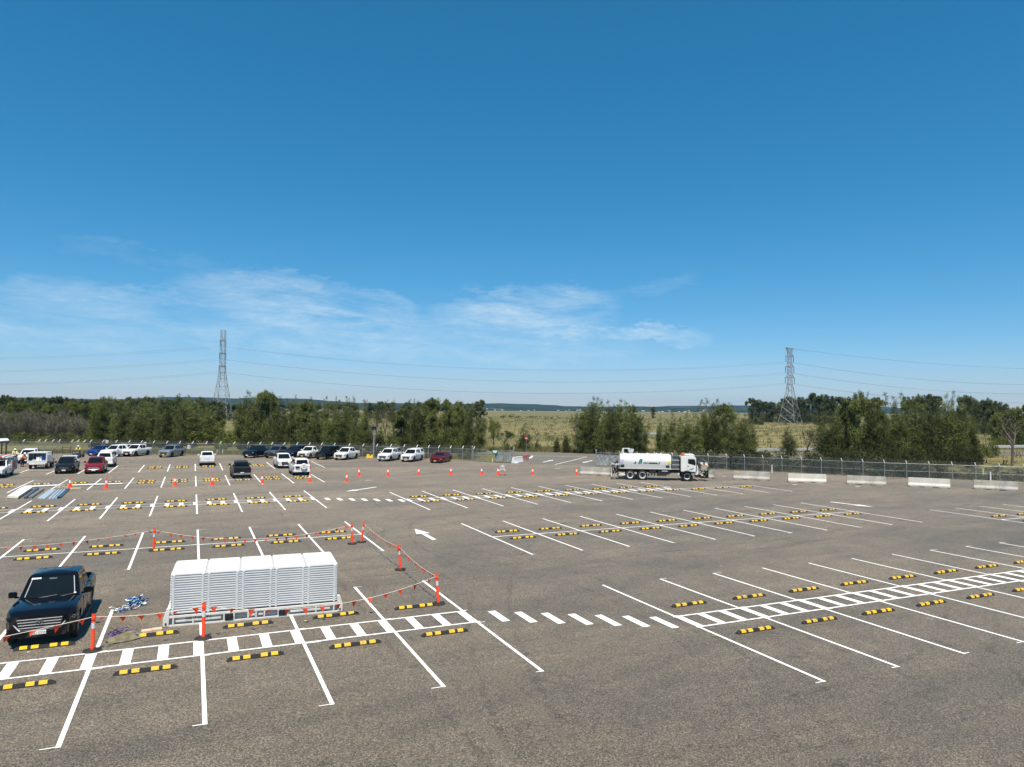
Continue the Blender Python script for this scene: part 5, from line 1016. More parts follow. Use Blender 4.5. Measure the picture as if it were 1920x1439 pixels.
# white tray truck at the left edge
tp = G(-13, 898); tk = car('single', P_WHITE, tp, (0.0, -1), 'white cab truck with grey steel side panels cropped by the left frame edge', 'truck', rim=M_DRIM, tray=True, name='tray_truck', bumper=M_BLKP)
b = MB(); b.mi(M_STONE)
for s in (-1, 1): b.box((-1.75, s*.98, 1.12), (2.7, .05, 1.1))
b.box((-1.75, 0, .80), (2.7, 1.95, .08)).box((-3.12, 0, 1.0), (.05, 1.95, .5)); b.build('tray', parent=tk)
for k in range(5): MB().box((-.38, .98, .72+.22*k), (.10, .09, .10)).build('latch', M_WHITE, tk)
MB().box((-1.6, 1.012, 1.12), (1.1, .01, .62)).build('red_panel', mat('dusty_red', (.42, .10, .07), .6, noise=.2), tk)
b = MB(); b.mi(M_WHITE)
for s in (-1, 1): b.tube((.6, s*.7, 2.02), (-3.4, s*.7, 2.02), .04)
for k in range(6): b.box((.45-.75*k, 0, 2.04), (.07, 1.55, .05))
for x in (.3, -1.0, -3.1):
    for s in (-1, 1): b.tube((x, s*.72, 1.62), (x, s*.72, 2.0), .03)
b.build('roof_rack', parent=tk)
rk = G(14, 868)
for i, (dx, dy, L_, w, m_, lb) in enumerate(((-1.2, 5.2, 4.6, .9, M_SHADE, 'long grey sheet on the roof rack of the truck at the left edge'), (.3, 4.4, 3.6, .28, M_ORG, 'orange bundle on the roof rack of the truck at the left edge'), (.75, 4.8, 3.2, .22, M_WHITE, 'white pipe bundle on the roof rack of the truck at the left edge'))):
    b = MB(); b.box((0, 0, 0), (w, L_, .07 if i == 0 else .13)); o = b.build('roof_load', m_, bevel=.01); o.location = tp+Vector((dx*.55, dy-1.4, 2.12+.0*i)); tag(o, lb, 'load')
# ---------------------------------------------------------------- water tanker truck
dT = Vector((.85, -.527, 0)).normalized(); nT = Vector((-dT.y, dT.x, 0)); rT = math.atan2(dT.y, dT.x)
tr = empty('tanker_truck', G(1181.5, 900.2)+nT*1.15, rT, 'white water tanker truck with a green letter B on its tank, standing before the entrance', 'truck')
b = MB(); xs = [(-1.12, .90), (-1.06, .97), (-.98, 1), (4.28, 1), (4.36, .97), (4.42, .90)]; vs = []; NS = 28
for x, k in xs:
    for i in range(NS):
        a = 2*math.pi*i/NS; c, s = math.cos(a), math.sin(a); vs.append((x, 1.16*k*math.copysign(abs(c)**.72, c), 2.03+.75*k*math.copysign(abs(s)**.80, s)))
b.add(vs, [(i*NS+j, i*NS+(j+1) % NS, (i+1)*NS+(j+1) % NS, (i+1)*NS+j) for i in range(5) for j in range(NS)]+[tuple(range(NS-1, -1, -1)), tuple(range(5*NS, 6*NS))])
tank = b.build('tank', P_WHITE, tr, smooth=.7)
b = MB()
for s in (-1, 1): b.box((1.65, s*1.14, 1.50), (5.45, .06, .48)); b.box((1.65, s*1.19, 1.245), (5.55, .10, .07))
b.box((1.65, 0, 1.22), (5.5, 2.3, .06)); b.build('side_skirt', mat('dull_white_metal', (.56, .56, .55), .4, metal=.2, noise=.08), tr)
b = MB()
for s in (-1, 1): b.box((-.83, s*1.178, 1.52), (.40, .02, .30)).box((4.02, s*1.178, 1.52), (.40, .02, .26))
b.build('black_placard', M_INK, tr)
b = MB(); b.box((4.18, -1.165, 1.92), (.34, .02, .26)); o = b.build('yellow_sign', mat('sign_yellow', (.80, .75, .05), .4), tr)
side = lambda x, z, y=-1.18: Matrix.Translation((x, y, z)) @ Matrix.Rotation(math.pi/2, 4, 'X')
text_mesh('21', .22, M_INK, tr, side(4.18, 1.92, -1.178)); b = MB(); b.box((-.85, -1.165, 2.0), (.28, .02, .40)); b.build('blue_notice', mat('lilac_notice', (.50, .48, .68), .5, noise=.2, nscale=20), tr)
text_mesh('B', .72, mat('logo_green', (.0, .22, .16), .4, noise=.02), tr, side(1.02, 2.02, -1.185), 'green_logo', shear=.40, depth=.012, bold=.012)
text_mesh('A', .32, M_INK, tr, side(.52, 1.88, -1.185), 'logo_lettering', shear=.45, depth=.01, bold=.015); text_mesh('rex', .36, M_INK, tr, side(1.62, 1.90, -1.185), 'logo_lettering', shear=.45, depth=.01)
b = MB(); b.prism([(1.95, -1.178, 1.80), (2.90, -1.178, 1.80), (2.98, -1.178, 1.94), (2.03, -1.178, 1.94)], (0, -.012, 0)); b.prism([(3.0, -1.178, 1.74), (3.07, -1.178, 1.74), (3.25, -1.178, 2.02), (3.18, -1.178, 2.02)], (0, -.012, 0)); b.build('logo_band', M_INK, tr)
b = MB(); b.mi(P_WHITE).lathe([(0, 2.86), (.24, 2.86), (.20, 3.08), (.30, 3.18), (.36, 3.44), (.30, 3.44), (.0, 3.3)], n=16, c=(.10, -.2, -.12)); b.box((-.42, -.2, 3.38), (.75, .08, .09)); b.tube((-.80, -.2, 3.38), (-.88, -.2, 2.85), .05).tube((-.72, -.2, 3.34), (-.72, -.2, 2.85), .05)
b.build('filling_funnel', parent=tr)
b = MB()
for x in (1.9, 2.9, 3.35): b.box((x, 0, 2.83), (.16, .3, .16))
b.box((1.8, .5, 2.78), (5.0, .06, .05)); b.box((1.8, -.5, 2.78), (5.0, .06, .05)); b.build('tank_fittings', M_WHITE, tr)
b = MB(); b.mi(M_BLKP)
for s in (-1, 1): b.box((2.6, s*.42, .95), (8.6, .10, .30))
b.box((2.6, 0, .95), (7.8, .9, .2)); b.box((3.6, -.95, .86), (1.25, .55, .42)).box((2.4, -.95, .92), (.7, .5, .34)).box((3.6, .95, .86), (1.9, .55, .42)); b.box((-.75, 0, 1.0), (.12, 2.2, .4)); b.build('chassis', parent=tr)
b = MB(); b.tube((3.0, -1.0, .62), (3.9, -1.0, .62), .16, n=10).build('air_tank', M_STONE, tr); MB().box((3.7, -1.24, 1.04), (.62, .02, .08)).build('reflector_strip', M_REFL, tr)
b = MB()
for k in range(6): b.box((2.1+k*.32, .9, .42+.05*(k % 2)), (.16, .10, .30))
b.build('mud_flap', M_WHITE, tr)
# rear pump gear
b = MB(); b.mi(M_BLKP)
for s in (-1, -.35, .35, 1): b.tube((-1.35, s*1.1, .45), (-1.35, s*1.1, 1.95), .035); b.tube((-1.9, s*1.05, .5), (-1.9, s*1.05, 1.5), .035); b.tube((-1.9, s*1.05, 1.5), (-1.35, s*1.1, 1.95), .03)
for z in (.55, 1.0, 1.5): b.tube((-1.9, -1.1, z), (-1.9, 1.1, z), .04); b.tube((-1.35, -1.1, z), (-1.9, -1.1, z), .03)
rnd = random.Random(4)
for k in range(26): p = (rnd.uniform(-2.0, -1.25), rnd.uniform(-1.1, 1.0), rnd.uniform(.45, 1.6)); b.mi((M_BLKP, M_STONE, M_BLKP, M_REFL)[k % 4]); b.box(p, (rnd.uniform(.08, .28), rnd.uniform(.08, .3), rnd.uniform(.06, .25)), rz=rnd.uniform(0, 3))
b.mi(M_WHITE).box((-1.5, -.9, 1.68), (.8, .5, .04)); b.tube((-2.0, -1.0, .36), (-2.0, 1.0, .36), .06); b.build('rear_pump_gear', parent=tr)
b = MB(); b.mi(M_GALV)
for y in (-.15, .15): b.tube((-1.2, y-.8, 1.2), (-1.2, y-.8, 2.8), .025)
for k in range(6): b.tube((-1.2, -.95, 1.3+.28*k), (-1.2, -.65, 1.3+.28*k), .018)
b.build('rear_ladder', parent=tr)
# lockers, cab
b = MB(); b.box((4.86, 0, 1.75), (.78, 2.2, .95)); lk = b.build('locker', mat('dark_checker_plate', (.15, .15, .155), .4, metal=.5, noise=.3, nscale=8), tr, bevel=.01); b = MB()
for z in (1.26, 1.72, 2.22): b.box((4.86, -1.11, z), (.80, .03, .05))
b.build('locker_trim', M_REFL, lk)
cab = MB(); prof = [(5.42, 1.02), (5.42, 2.55), (5.50, 2.68), (6.75, 2.72), (6.98, 2.60), (7.16, 1.85), (7.26, 1.45), (7.26, .72), (6.98, .60), (6.98, .98), (5.62, .98)]
cab.prism([(x, -1.18, z) for x, z in prof], (0, 2.36, 0)); cb = cab.build('cab_body', P_WHITE, tr, bevel=.05, smooth=.5)
for s in (-1, 1):
    MB().poly([(6.18, s*1.187, 1.90), (6.95, s*1.187, 1.70), (6.98, s*1.187, 1.95), (6.88, s*1.187, 2.38), (6.18, s*1.187, 2.38)][::-s]).build('side_window', M_GLASS, tr, fixn=False)
    b = MB()
    for x in (6.08, 7.06): b.box((x, s*1.185, 1.62), (.014, .012, 1.35))
    b.build('door_gap', M_STONE, tr); b = MB(); b.box((6.2, s*1.195, 1.62), (.16, .03, .05)); b.build('door_handle', M_BLKP, tr)
    b = MB(); b.mi(M_BLKP).box((7.10, s*1.42, 2.0), (.10, .22, .46)).tube((7.0, s*1.18, 2.3), (7.10, s*1.42, 2.2), .02).tube((7.1, s*1.18, 1.7), (7.10, s*1.42, 1.85), .02); b.build('mirror', parent=tr)
    MB().box((7.24, s*.92, 1.02), (.08, .38, .22)).build('headlight', M_LAMP, tr); MB().box((7.24, s*1.12, 1.32), (.08, .10, .20)).build('indicator_lamp', M_TAIL, tr)
    b = MB(); b.lathe([(.56, -.32), (.60, -.32), (.60, .05), (.56, .05), (.56, -.32)], n=26, axis='Y'); o = b.build('wheel_arch', M_BLKP, tr); o.location = (6.08, s*1.14, .55)
MB().poly([(7.02, -1.0, 2.50), (7.02, 1.0, 2.50), (7.185, 1.05, 1.78), (7.185, -1.05, 1.78)]).build('windscreen', M_GLASS, tr, fixn=False)
MB().box((5.40, 0, 1.8), (.03, 2.1, 1.35)).build('cab_rear_panel', M_INK, tr)
MB().prism([(6.25, -1.187, 1.22), (6.62, -1.187, 1.22), (6.82, -1.187, 1.45), (6.55, -1.187, 1.40)], (0, -.008, 0)).build('door_logo', mat('logo_pale_green', (.10, .36, .30), .4), tr)
b = MB(); b.mi(mat('orange_beacon', (.65, .12, .02), .3, noise=.2)); b.lathe([(.0, .3), (.10, .28), (.12, .0), (0, 0)], n=12, c=(5.62, -.35, 2.72)).lathe([(.0, .3), (.10, .28), (.12, .0), (0, 0)], n=12, c=(5.80, .35, 2.72)); b.box((5.7, 0, 2.78), (.2, 1.3, .12)); b.build('beacon', parent=tr)
b = MB(); b.box((6.4, 0, 2.80), (1.1, 1.6, .14), taper=(.8, .9)); b.build('roof_unit', mat('grey_roof_unit', (.55, .54, .52), .5, noise=.1), tr, bevel=.03)
MB().box((7.18, 0, .60), (.34, 2.3, .34)).build('bumper', M_BLKP, tr)
# front spray rig
b = MB(); b.mi(M_BLKP).path([(7.2, -.6, .5), (8.0, -.6, .35), (8.35, -.6, .9)], .05).path([(7.2, .6, .5), (8.0, .6, .35), (8.35, .6, .9)], .05).tube((8.0, -1.1, .35), (8.0, 1.1, .35), .06).box((8.25, -.2, .75), (.35, .6, .85)).tube((7.25, -.9, .72), (8.0, -.9, 1.2), .04)
b.mi(mat('tan_pump_housing', (.48, .40, .30), .6, noise=.4, nscale=6)).box((7.95, -.25, 1.45), (.62, .85, .62), ry=.15).mi(M_WHITE).box((8.2, -.45, 1.75), (.26, .3, .45), ry=-.2).box((7.7, -.5, 1.9), (.25, .3, .22), ry=.5).mi(M_GALV).box((7.95, -.2, 2.25), (.72, .8, .05), ry=.5).tube((7.8, -.2, 1.7), (7.85, -.2, 2.3), .04)
b.mi(mat('dull_red_hose', (.40, .09, .06), .6)).tube((8.42, -.5, 1.2), (8.38, -.5, 1.8), .05).mi(M_BLKP); rnd = random.Random(9)
for k in range(16): b.mi((M_BLKP, M_STONE, M_GREENS, M_BLKP)[k % 4]); b.box((rnd.uniform(7.5, 8.5), rnd.uniform(-.8, .6), rnd.uniform(.5, 1.7)), (rnd.uniform(.06, .22), rnd.uniform(.06, .3), rnd.uniform(.06, .22)), rz=rnd.uniform(0, 3))
b.build('front_spray_rig', parent=tr)
KT = dict(r=.53, W=2.42, xf=6.08, xr=0.0); wheels(KT, tr, M_REFL); wheels(dict(r=.53, W=2.42, xf=1.33, xr=1.33), tr, M_REFL)
# ---------------------------------------------------------------- people and quad bike
M_SKIN = mat('skin', (.42, .24, .16), .6, noise=.1); M_HIVY = mat('hi_vis_yellow', (.78, .74, .06), .7, noise=.15, nscale=6); M_HIVO = mat('hi_vis_orange', (.80, .14, .03), .7, noise=.15, nscale=6); M_NAVYC = mat('navy_cloth', (.02, .025, .05), .8, noise=.3)
def skin_obj(name, verts, edges, rad, m, parent, root=0, sub=1):
    me = bpy.data.meshes.new(name); me.from_pydata(verts, edges, []); me.materials.append(m); o = link(name, me, parent)
    sk = o.modifiers.new('skin', 'SKIN'); sk.use_smooth_shade = True
    lay = me.skin_vertices[0] if me.skin_vertices else None
    if lay is None:
        b = bmesh.new(); b.from_mesh(me); b.verts.layers.skin.verify(); b.to_mesh(me); b.free(); lay = me.skin_vertices[0]
    for i, r in enumerate(rad): lay.data[i].radius = (r, r) if isinstance(r, (int, float)) else r
    lay.data[root].use_root = True
    if sub: s = o.modifiers.new('sub', 'SUBSURF'); s.levels = sub; s.render_levels = sub
    return o
def person(P, hdg, label, J, top, legs=M_NAVYC, hat=M_WHITE):
    """J: joint positions in a frame with +X the way the body faces, Z up"""
    t = empty('person', P, math.atan2(hdg[1], hdg[0]), label, 'person')
    V = [J['pelvis'], J['waist'], J['chest'], J['neck'], J['head'], J['crown']]; R = [(.15, .12), (.13, .11), (.16, .12), .055, .085, .07]; E_ = [(0, 1), (1, 2), (2, 3), (3, 4), (4, 5)]
    for s in ('l', 'r'):
        o = len(V); V += [J['sh'+s], J['el'+s], J['wr'+s], J['ha'+s]]; R += [.065, .048, .032, .036]; E_ += [(2, o), (o, o+1), (o+1, o+2), (o+2, o+3)]
        hd_ = (Vector(J['ha'+s])-Vector(J['wr'+s])).normalized(); sd = hd_.cross(Vector((0, 0, 1))); sd = sd.normalized() if sd.length > .1 else Vector((0, 1, 0))
        for f in range(5):
            off = (f-1.5)*.02; ln = (.045, .07, .078, .072, .055)[f]; q = Vector(J['ha'+s])+sd*off+hd_*.03
            if f == 0: q = Vector(J['ha'+s])-sd*.035
            i = len(V); V += [tuple(q), tuple(q+hd_*ln*.55+Vector((0, 0, -.006))), tuple(q+hd_*ln+Vector((0, 0, -.02)))]; R += [.010, .009, .008]; E_ += [(o+3, i), (i, i+1), (i+1, i+2)]
        o = len(V); V += [J['hp'+s], J['kn'+s], J['an'+s], J['to'+s]]; R += [.085, .058, .042, .04]; E_ += [(0, o), (o, o+1), (o+1, o+2), (o+2, o+3)]
    skin_obj('body', V, E_, R, M_SKIN, t)
    V = [J['pelvis'], J['waist'], J['chest']]; E_ = [(0, 1), (1, 2)]; R = [(.17, .15), (.165, .14), (.19, .15)]
    for s in ('l', 'r'):
        o = len(V); e = Vector(J['el'+s]).lerp(Vector(J['wr'+s]), .85); V += [J['sh'+s], J['el'+s], tuple(e)]; R += [.088, .070, .055]; E_ += [(2, o), (o, o+1), (o+1, o+2)]
    skin_obj('shirt', V, E_, R, top, t)
    V = [J['pelvis']]; E_ = []; R = [(.175, .15)]
    for s in ('l', 'r'): o = len(V); V += [J['hp'+s], J['kn'+s], J['an'+s]]; R += [.105, .080, .065]; E_ += [(0, o), (o, o+1), (o+1, o+2)]
    skin_obj('trousers', V, E_, R, legs, t)
    for s in ('l', 'r'): a = Vector(J['an'+s]); c = Vector(J['to'+s]); b = MB(); b.box(tuple((a+c)/2-Vector((0, 0, .03))), ((c-a).length+.14, .11, .11), rz=math.atan2((c-a).y, (c-a).x)); b.build('boot', M_INK, t, bevel=.03)
    h = Vector(J['head']).lerp(Vector(J['crown']), .45); b = MB(); b.lathe([(0, .145), (.06, .14), (.11, .10), (.13, .03), (.135, .0), (.18, -.01), (.18, .0), (.0, .01)], n=16, c=tuple(h)); b.build('hard_hat', hat, t, smooth=.7)
    f = Vector(J['head'])+Vector((.10, 0, -.0)); b = MB(); b.mi(M_INK).box(tuple(f+Vector((0, .035, .03))), (.015, .03, .015)).box(tuple(f+Vector((0, -.035, .03))), (.015, .03, .015)); b.mi(M_SKIN).box(tuple(f+Vector((.01, 0, -.01))), (.03, .025, .05)).box(tuple(f+Vector((-.1, .1, .0))), (.03, .02, .06)).box(tuple(f+Vector((-.1, -.1, .0))), (.03, .02, .06)); b.mi(M_TAIL).box(tuple(f+Vector((0, 0, -.055))), (.012, .05, .01)); b.build('face', parent=t)
    return t
def stand(lean=0.0, arm=(.35, 0.0), legs=.1):
    z = .92; ch = (math.sin(lean)*.45, 0, z+math.cos(lean)*.45); nk = (math.sin(lean)*.62, 0, z+math.cos(lean)*.60); he = (math.sin(lean)*.74+.02, 0, z+math.cos(lean)*.72); cr = (he[0]+.05*math.sin(lean), 0, he[2]+.10)
    J = dict(pelvis=(0, 0, z), waist=(math.sin(lean)*.2, 0, z+math.cos(lean)*.2), chest=ch, neck=nk, head=he, crown=cr)
    for s, k in (('l', 1), ('r', -1)):
        J['sh'+s] = (ch[0]+.02, k*.20, ch[2]+.08); J['el'+s] = (ch[0]+arm[0]*.5, k*.27, ch[2]-.18); J['wr'+s] = (ch[0]+arm[0], k*.20, ch[2]-.28+arm[1]); J['ha'+s] = (ch[0]+arm[0]+.09, k*.19, ch[2]-.30+arm[1])
        J['hp'+s] = (0, k*.10, z-.06); J['kn'+s] = (k*legs*.5+.03, k*.12, .50); J['an'+s] = (k*legs-.02, k*.13, .09); J['to'+s] = (k*legs+.14, k*.15, .045)
    return J
def seat():
    J = stand(.25, (.45, .12), 0); dz = -.08
    for s, k in (('l', 1), ('r', -1)): J['kn'+s] = (.36, k*.26, .74); J['an'+s] = (.30, k*.30, .36); J['to'+s] = (.46, k*.32, .32)
    return J
# quad bike with rider
QP = G(146.5, 858); qh = (-.25, -.97); qd = Vector((qh[0], qh[1], 0)).normalized()
q = empty('quad_bike', QP, math.atan2(qh[1], qh[0]), 'small grey quad bike under a rider in a yellow shirt', 'quad bike')
b = MB(); b.box((0, 0, .55), (1.3, .42, .28), taper=(.8, .7)).box((-.15, 0, .76), (.7, .3, .14)).box((.62, 0, .74), (.42, .8, .06)).box((-.62, 0, .74), (.42, .8, .06)); b.build('body', mat('grey_plastic', (.42, .42, .43), .5, noise=.2), q, bevel=.03)
b = MB(); b.mi(M_BLKP).tube((.42, 0, .6), (.28, 0, 1.05), .03).tube((.28, -.38, 1.05), (.28, .38, 1.05), .022).box((0, 0, .35), (1.2, .3, .14)); b.build('handlebar', parent=q)
b = MB(); b.mi(M_INK)
for y in (-.3, -.1, .1, .3): b.tube((.45, y, .82), (.85, y, .82), .012).tube((-.45, y, .82), (-.9, y, .82), .012)
b.build('carrier_rack', parent=q)
for x in (.58, -.58):
    for s in (-1, 1): b = MB(); b.lathe([(.10, -.11), (.25, -.12), (.28, -.07), (.28, .07), (.25, .12), (.10, .11), (.10, -.11)], n=16, axis='Y'); o = b.build('wheel', M_TYRE, q, smooth=.6); o.location = (x, s*.44, .28); MB().lathe([(0, .06), (.11, .06), (.11, -.06), (0, -.06)], n=12, axis='Y').build('rim', M_RIM, o)
person(QP-qd*.12+Vector((0, 0, -.03)), qh, 'rider in a yellow hi-vis shirt and white hard hat sitting on the quad bike', seat(), M_HIVY)
o = person(G(98, 874.5), (-.75, .25), 'worker in an orange hi-vis shirt bending beside the open white van', stand(.85, (.40, -.18), .1), M_HIVO)
person(G(28, 867), (-.1, -1), 'worker in a pale yellow shirt standing behind the truck at the left edge', stand(.1, (.3, 0), .05), mat('pale_yellow_cloth', (.75, .72, .38), .7, noise=.15))
person(G(41.5, 876), (.9, -.3), 'worker in orange beside the tray of the left edge truck', stand(.35, (.35, -.05), .06), M_HIVO)
# tool frame beside the bending worker
b = MB(); b.mi(M_INK).tube((0, 0, 0), (0, 0, 1.3), .04).tube((0, 0, 1.2), (.75, .1, 1.95), .03).box((.1, 0, 1.25), (.5, .4, .5)).box((0, 0, .05), (.5, .5, .1)); o = b.build('tool_stand'); o.location = G(92, 868); tag(o, 'dark tool stand with an angled arm behind the bending orange worker', 'tool')
# ---------------------------------------------------------------- transmission towers and lines
def tower(P, rz, H, base, top, arms, label, levels, scale_t=1.0):
    t = empty('lattice_tower', P, rz, label, 'pylon', 'lattice towers'); m = MB()
    def hw(z):
        zz = H*.52
        return top+(base-top)*(1-z/zz)**1.0 if z < zz else top*(1-.25*(z-zz)/(H-zz))
    zs = levels
    C = lambda z, i: Vector(((-1, 1, 1, -1)[i]*hw(z), (-1, -1, 1, 1)[i]*hw(z), z))
    for a, b in zip(zs[:-1], zs[1:]):
        th = .13*scale_t if a < H*.5 else .09*scale_t
        for i in range(4):
            j = (i+1) % 4; m.tube(C(a, i), C(b, i), th*1.15, n=4, cap=False); m.tube(C(a, i), C(b, j), th*.7, n=3, cap=False); m.tube(C(a, j), C(b, i), th*.7, n=3, cap=False); m.tube(C(b, i), C(b, j), th*.7, n=3, cap=False)
            if b-a > 6:
                mid = (C(a, i)+C(b, j))*.5; mid2 = (C(a, i)+C(a, j)+C(b, i)+C(b, j))*.25; m.tube(C((a+b)/2, i), mid2, th*.5, n=3, cap=False); m.tube(C((a+b)/2, j), mid2, th*.5, n=3, cap=False)
    m.build('lattice_body', M_STEEL, t, fixn=False); tips = []
    for z, L, ins in arms:
        for s in (-1, 1):
            a = MB(); w = hw(z); tip = Vector((0, s*(w+L), z)); tips.append((tip-Vector((0, 0, ins)), s, z))
            for x in (-w, w): a.tube((x, s*w, z), tip, .15*scale_t, n=3); a.tube((x, s*w, z+1.9), tip, .12*scale_t, n=3)
            for k in (.33, .66):
                p0, p1 = Vector((-w, s*w, z)).lerp(tip, k), Vector((w, s*w, z)).lerp(tip, k); q0 = Vector((-w, s*w, z+1.9)).lerp(tip, k); q1 = Vector((w, s*w, z+1.9)).lerp(tip, k); a.tube(p0, p1, .07, n=3).tube(p0, q0, .09, n=3).tube(p1, q1, .09, n=3)
            ao = a.build('cross_arm', M_STEEL, t, fixn=False)
            if ins: MB().tube(tip, tip-Vector((0, 0, ins)), .17, n=5).build('insulator_string', M_INK, ao)
    return t, tips
D1 = 444; P1 = DIST(416.5, D1); P2 = DIST(1481, 455)
ld = (P2-P1).normalized(); a1 = math.atan2(ld.y, ld.x)
H1 = 51.8; t1, tips1 = tower(P1, a1, H1, 5.1, 1.45, [(45.8, 3.3, 3.4), (38.4, 3.6, 3.4), (31.0, 3.9, 3.4)], 'tall grey lattice transmission tower at left, rising behind the tree belt', [0, 7.5, 14, 19.5, 24, 27.5, 30.5, 33, 35.5, 38, 40.5, 43, 45.5, 48, 51.8])
H2 = 45.0; a2 = a1-.85
t2, tips2 = tower(P2, a2, H2, 5.1, 1.12, [(40.6, 4.0, 3.6), (34.2, 4.3, 3.6), (27.9, 4.8, 3.6)], 'lattice transmission tower with wide legs at right, standing in the grass before dark trees', [0, 5.5, 10.5, 16, 20.5, 24, 26.5, 29, 31.5, 34, 36.5, 39, 41.5, H2])
b = MB()
for s in (-1, 1):
    for x in (-.85, .85): b.tube((x, s*.85, H2-3.2), (0, s*5.0, H2+.6), .15, n=3).tube((x, s*-1, H2), (0, s*5.0, H2+.6), .14, n=3)
b.build('earth_wire_peak', M_STEEL, t2, fixn=False)
def world_tip(P, rz, tip): c, s = math.cos(rz), math.sin(rz); return P+Vector((tip.x*c-tip.y*s, tip.x*s+tip.y*c, tip.z))
T1 = [world_tip(P1, a1, q[0]) for q in tips1]; T2 = [world_tip(P2, a2, q[0]) for q in tips2]
def cable(A, B, sag, label, r=.030):
    m = MB(); n_ = 60; P = [A.lerp(B, i/n_)-Vector((0, 0, 4*sag*(i/n_)*(1-i/n_))) for i in range(n_+1)]
    for a, b_ in zip(P[:-1], P[1:]): m.tube(a-A, b_-A, r, n=4, cap=False)
    o = m.build('power_line', M_WIRE, fixn=False); o.location = A; tag(o, label, 'cable', 'power lines')
LVN = ['top', 'middle', 'lowest']; SD = ['nearer', 'farther']
Pl = P1-ld*330+Vector((-20, 10, 0)); rd2 = Vector((math.cos(a1-1.2), math.sin(a1-1.2), 0)); Pr = P2+Vector((cR.x, cR.y, 0)).normalized()*330+Vector((cF.x, cF.y, 0)).normalized()*120
for i in range(6):
    lv, sd = LVN[i//2], SD[i % 2]; a = T1[i]; sag = 8.8
    cable(a, T2[i], sag, '%s power line of the three levels spanning between the two towers, %s circuit' % (lv, sd))
    off = a-P1; cable(a, Pl+off+Vector((0, 0, -1.5)), 8.5, '%s power line running left from the left tower out of frame, %s circuit' % (lv, sd))
    off = T2[i]-P2; cable(T2[i], Pr+off, 9.5, '%s power line running right from the right tower, %s circuit' % (lv, sd), .030)
for s in (-1, 1): cable(P2+Vector((0, 0, H2+.2))+Vector((s*2.5, 0, 0)), Pr+Vector((s*2.5, 0, 44)), 6, 'thin earth wire leaving the top of the right tower, %s one' % SD[(s+1)//2], .025)
# ---------------------------------------------------------------- trees
def limb_tree(m, rnd, H, spread, n_main, r0, depth=3, lean=.35, up=.5, bare=False):
    """tapered trunk with limbs; returns twig ends for foliage"""
    ends = []
    def grow(p, d, L, r, k):
        q = p+d*L; mid = p.lerp(q, .5)+Vector((rnd.uniform(-1, 1), rnd.uniform(-1, 1), 0))*L*.06
        m.tube(p, mid, r, r*.85, n=5 if k < 2 else 3, cap=False); m.tube(mid, q, r*.85, r*.65, n=5 if k < 2 else 3, cap=False)
        if k >= depth: ends.append((q, d)); return
        for i in range(rnd.choice((2, 3)) if k else n_main):
            a = rnd.uniform(0, 6.283); nd = (d*(1-lean)+Vector((math.cos(a), math.sin(a), up*rnd.uniform(.2, 1)))*spread).normalized(); grow(q.lerp(p, rnd.uniform(0, .35)), nd, L*rnd.uniform(.6, .82), r*.58, k+1)
    grow(Vector((0, 0, -.2)), Vector((rnd.uniform(-.08, .08), rnd.uniform(-.08, .08), 1)).normalized(), H*.34, r0, 0); return ends
def blades(vs, fs, rnd, c, rad, n_, L, w, bias, flat=1.0):
    for _ in range(n_):
        a = rnd.uniform(0, 6.283); z = rnd.uniform(-1, 1); s = math.sqrt(1-z*z); rr = rad*rnd.random()**.45
        o = Vector((math.cos(a)*s*rr, math.sin(a)*s*rr, z*rr*flat)); p = c+o
        d = (Vector((rnd.gauss(0, .55), rnd.gauss(0, .55), rnd.gauss(0, .5)))+bias+o*(.5/max(rad, .1))).normalized(); q = d.cross(Vector((rnd.gauss(0, 1), rnd.gauss(0, 1), rnd.gauss(0, 1)))).normalized()*w*rnd.uniform(.6, 1.3); l = L*rnd.uniform(.6, 1.3); i = len(vs)
        vs += [tuple(p-q), tuple(p+q), tuple(p+d*l+q*.25)]; fs.append((i, i+1, i+2))
def mesh_of(name, vs, fs, m):
    me = bpy.data.meshes.new(name); me.from_pydata(vs, [], fs); me.materials.append(m); return me
def she_oak(seed, H=10, R=2.3, leaders=6, dens=1.0):
    rnd = random.Random(seed); vs, fs = [], []; t = MB()
    for k in range(leaders):
        a = rnd.uniform(0, 6.283); rr = R*.62*math.sqrt(rnd.random()) if k else 0; hh = H*(1 if k == 0 else rnd.uniform(.45, .93)); tip = Vector((math.cos(a)*rr*1.05, math.sin(a)*rr*1.05, hh)); b = Vector((math.cos(a)*rr*.35, math.sin(a)*rr*.35, 0))
        t.tube(b-Vector((0, 0, .3)), b.lerp(tip, .5), .10, .06, n=5, cap=False); t.tube(b.lerp(tip, .5), b.lerp(tip, .97), .06, .012, n=4, cap=False)
        nb = int(30*dens)
        for i in range(nb):
            s = .07+.93*(i+rnd.random())/nb; ax = b.lerp(tip, s); w = R*.80*(1-s)**.60*rnd.uniform(.35, 1.15)+.10; ang = rnd.uniform(0, 6.283); d = Vector((math.cos(ang), math.sin(ang), rnd.uniform(.25, .95))); e = ax+d*w*.85
            if w > .5: t.tube(ax, e, .022, .008, n=3, cap=False)
            blades(vs, fs, rnd, e, .28+.20*w, int(17+12*w), .46, .040, Vector((d.x*.5, d.y*.5, .25)), .9)
            if w > .8: blades(vs, fs, rnd, ax.lerp(e, .5), .30, 10, .42, .040, Vector((d.x*.4, d.y*.4, .2)))
    return mesh_of('crown', vs, fs, L_OAK), t.mesh('trunk', M_BARK, fixn=False)
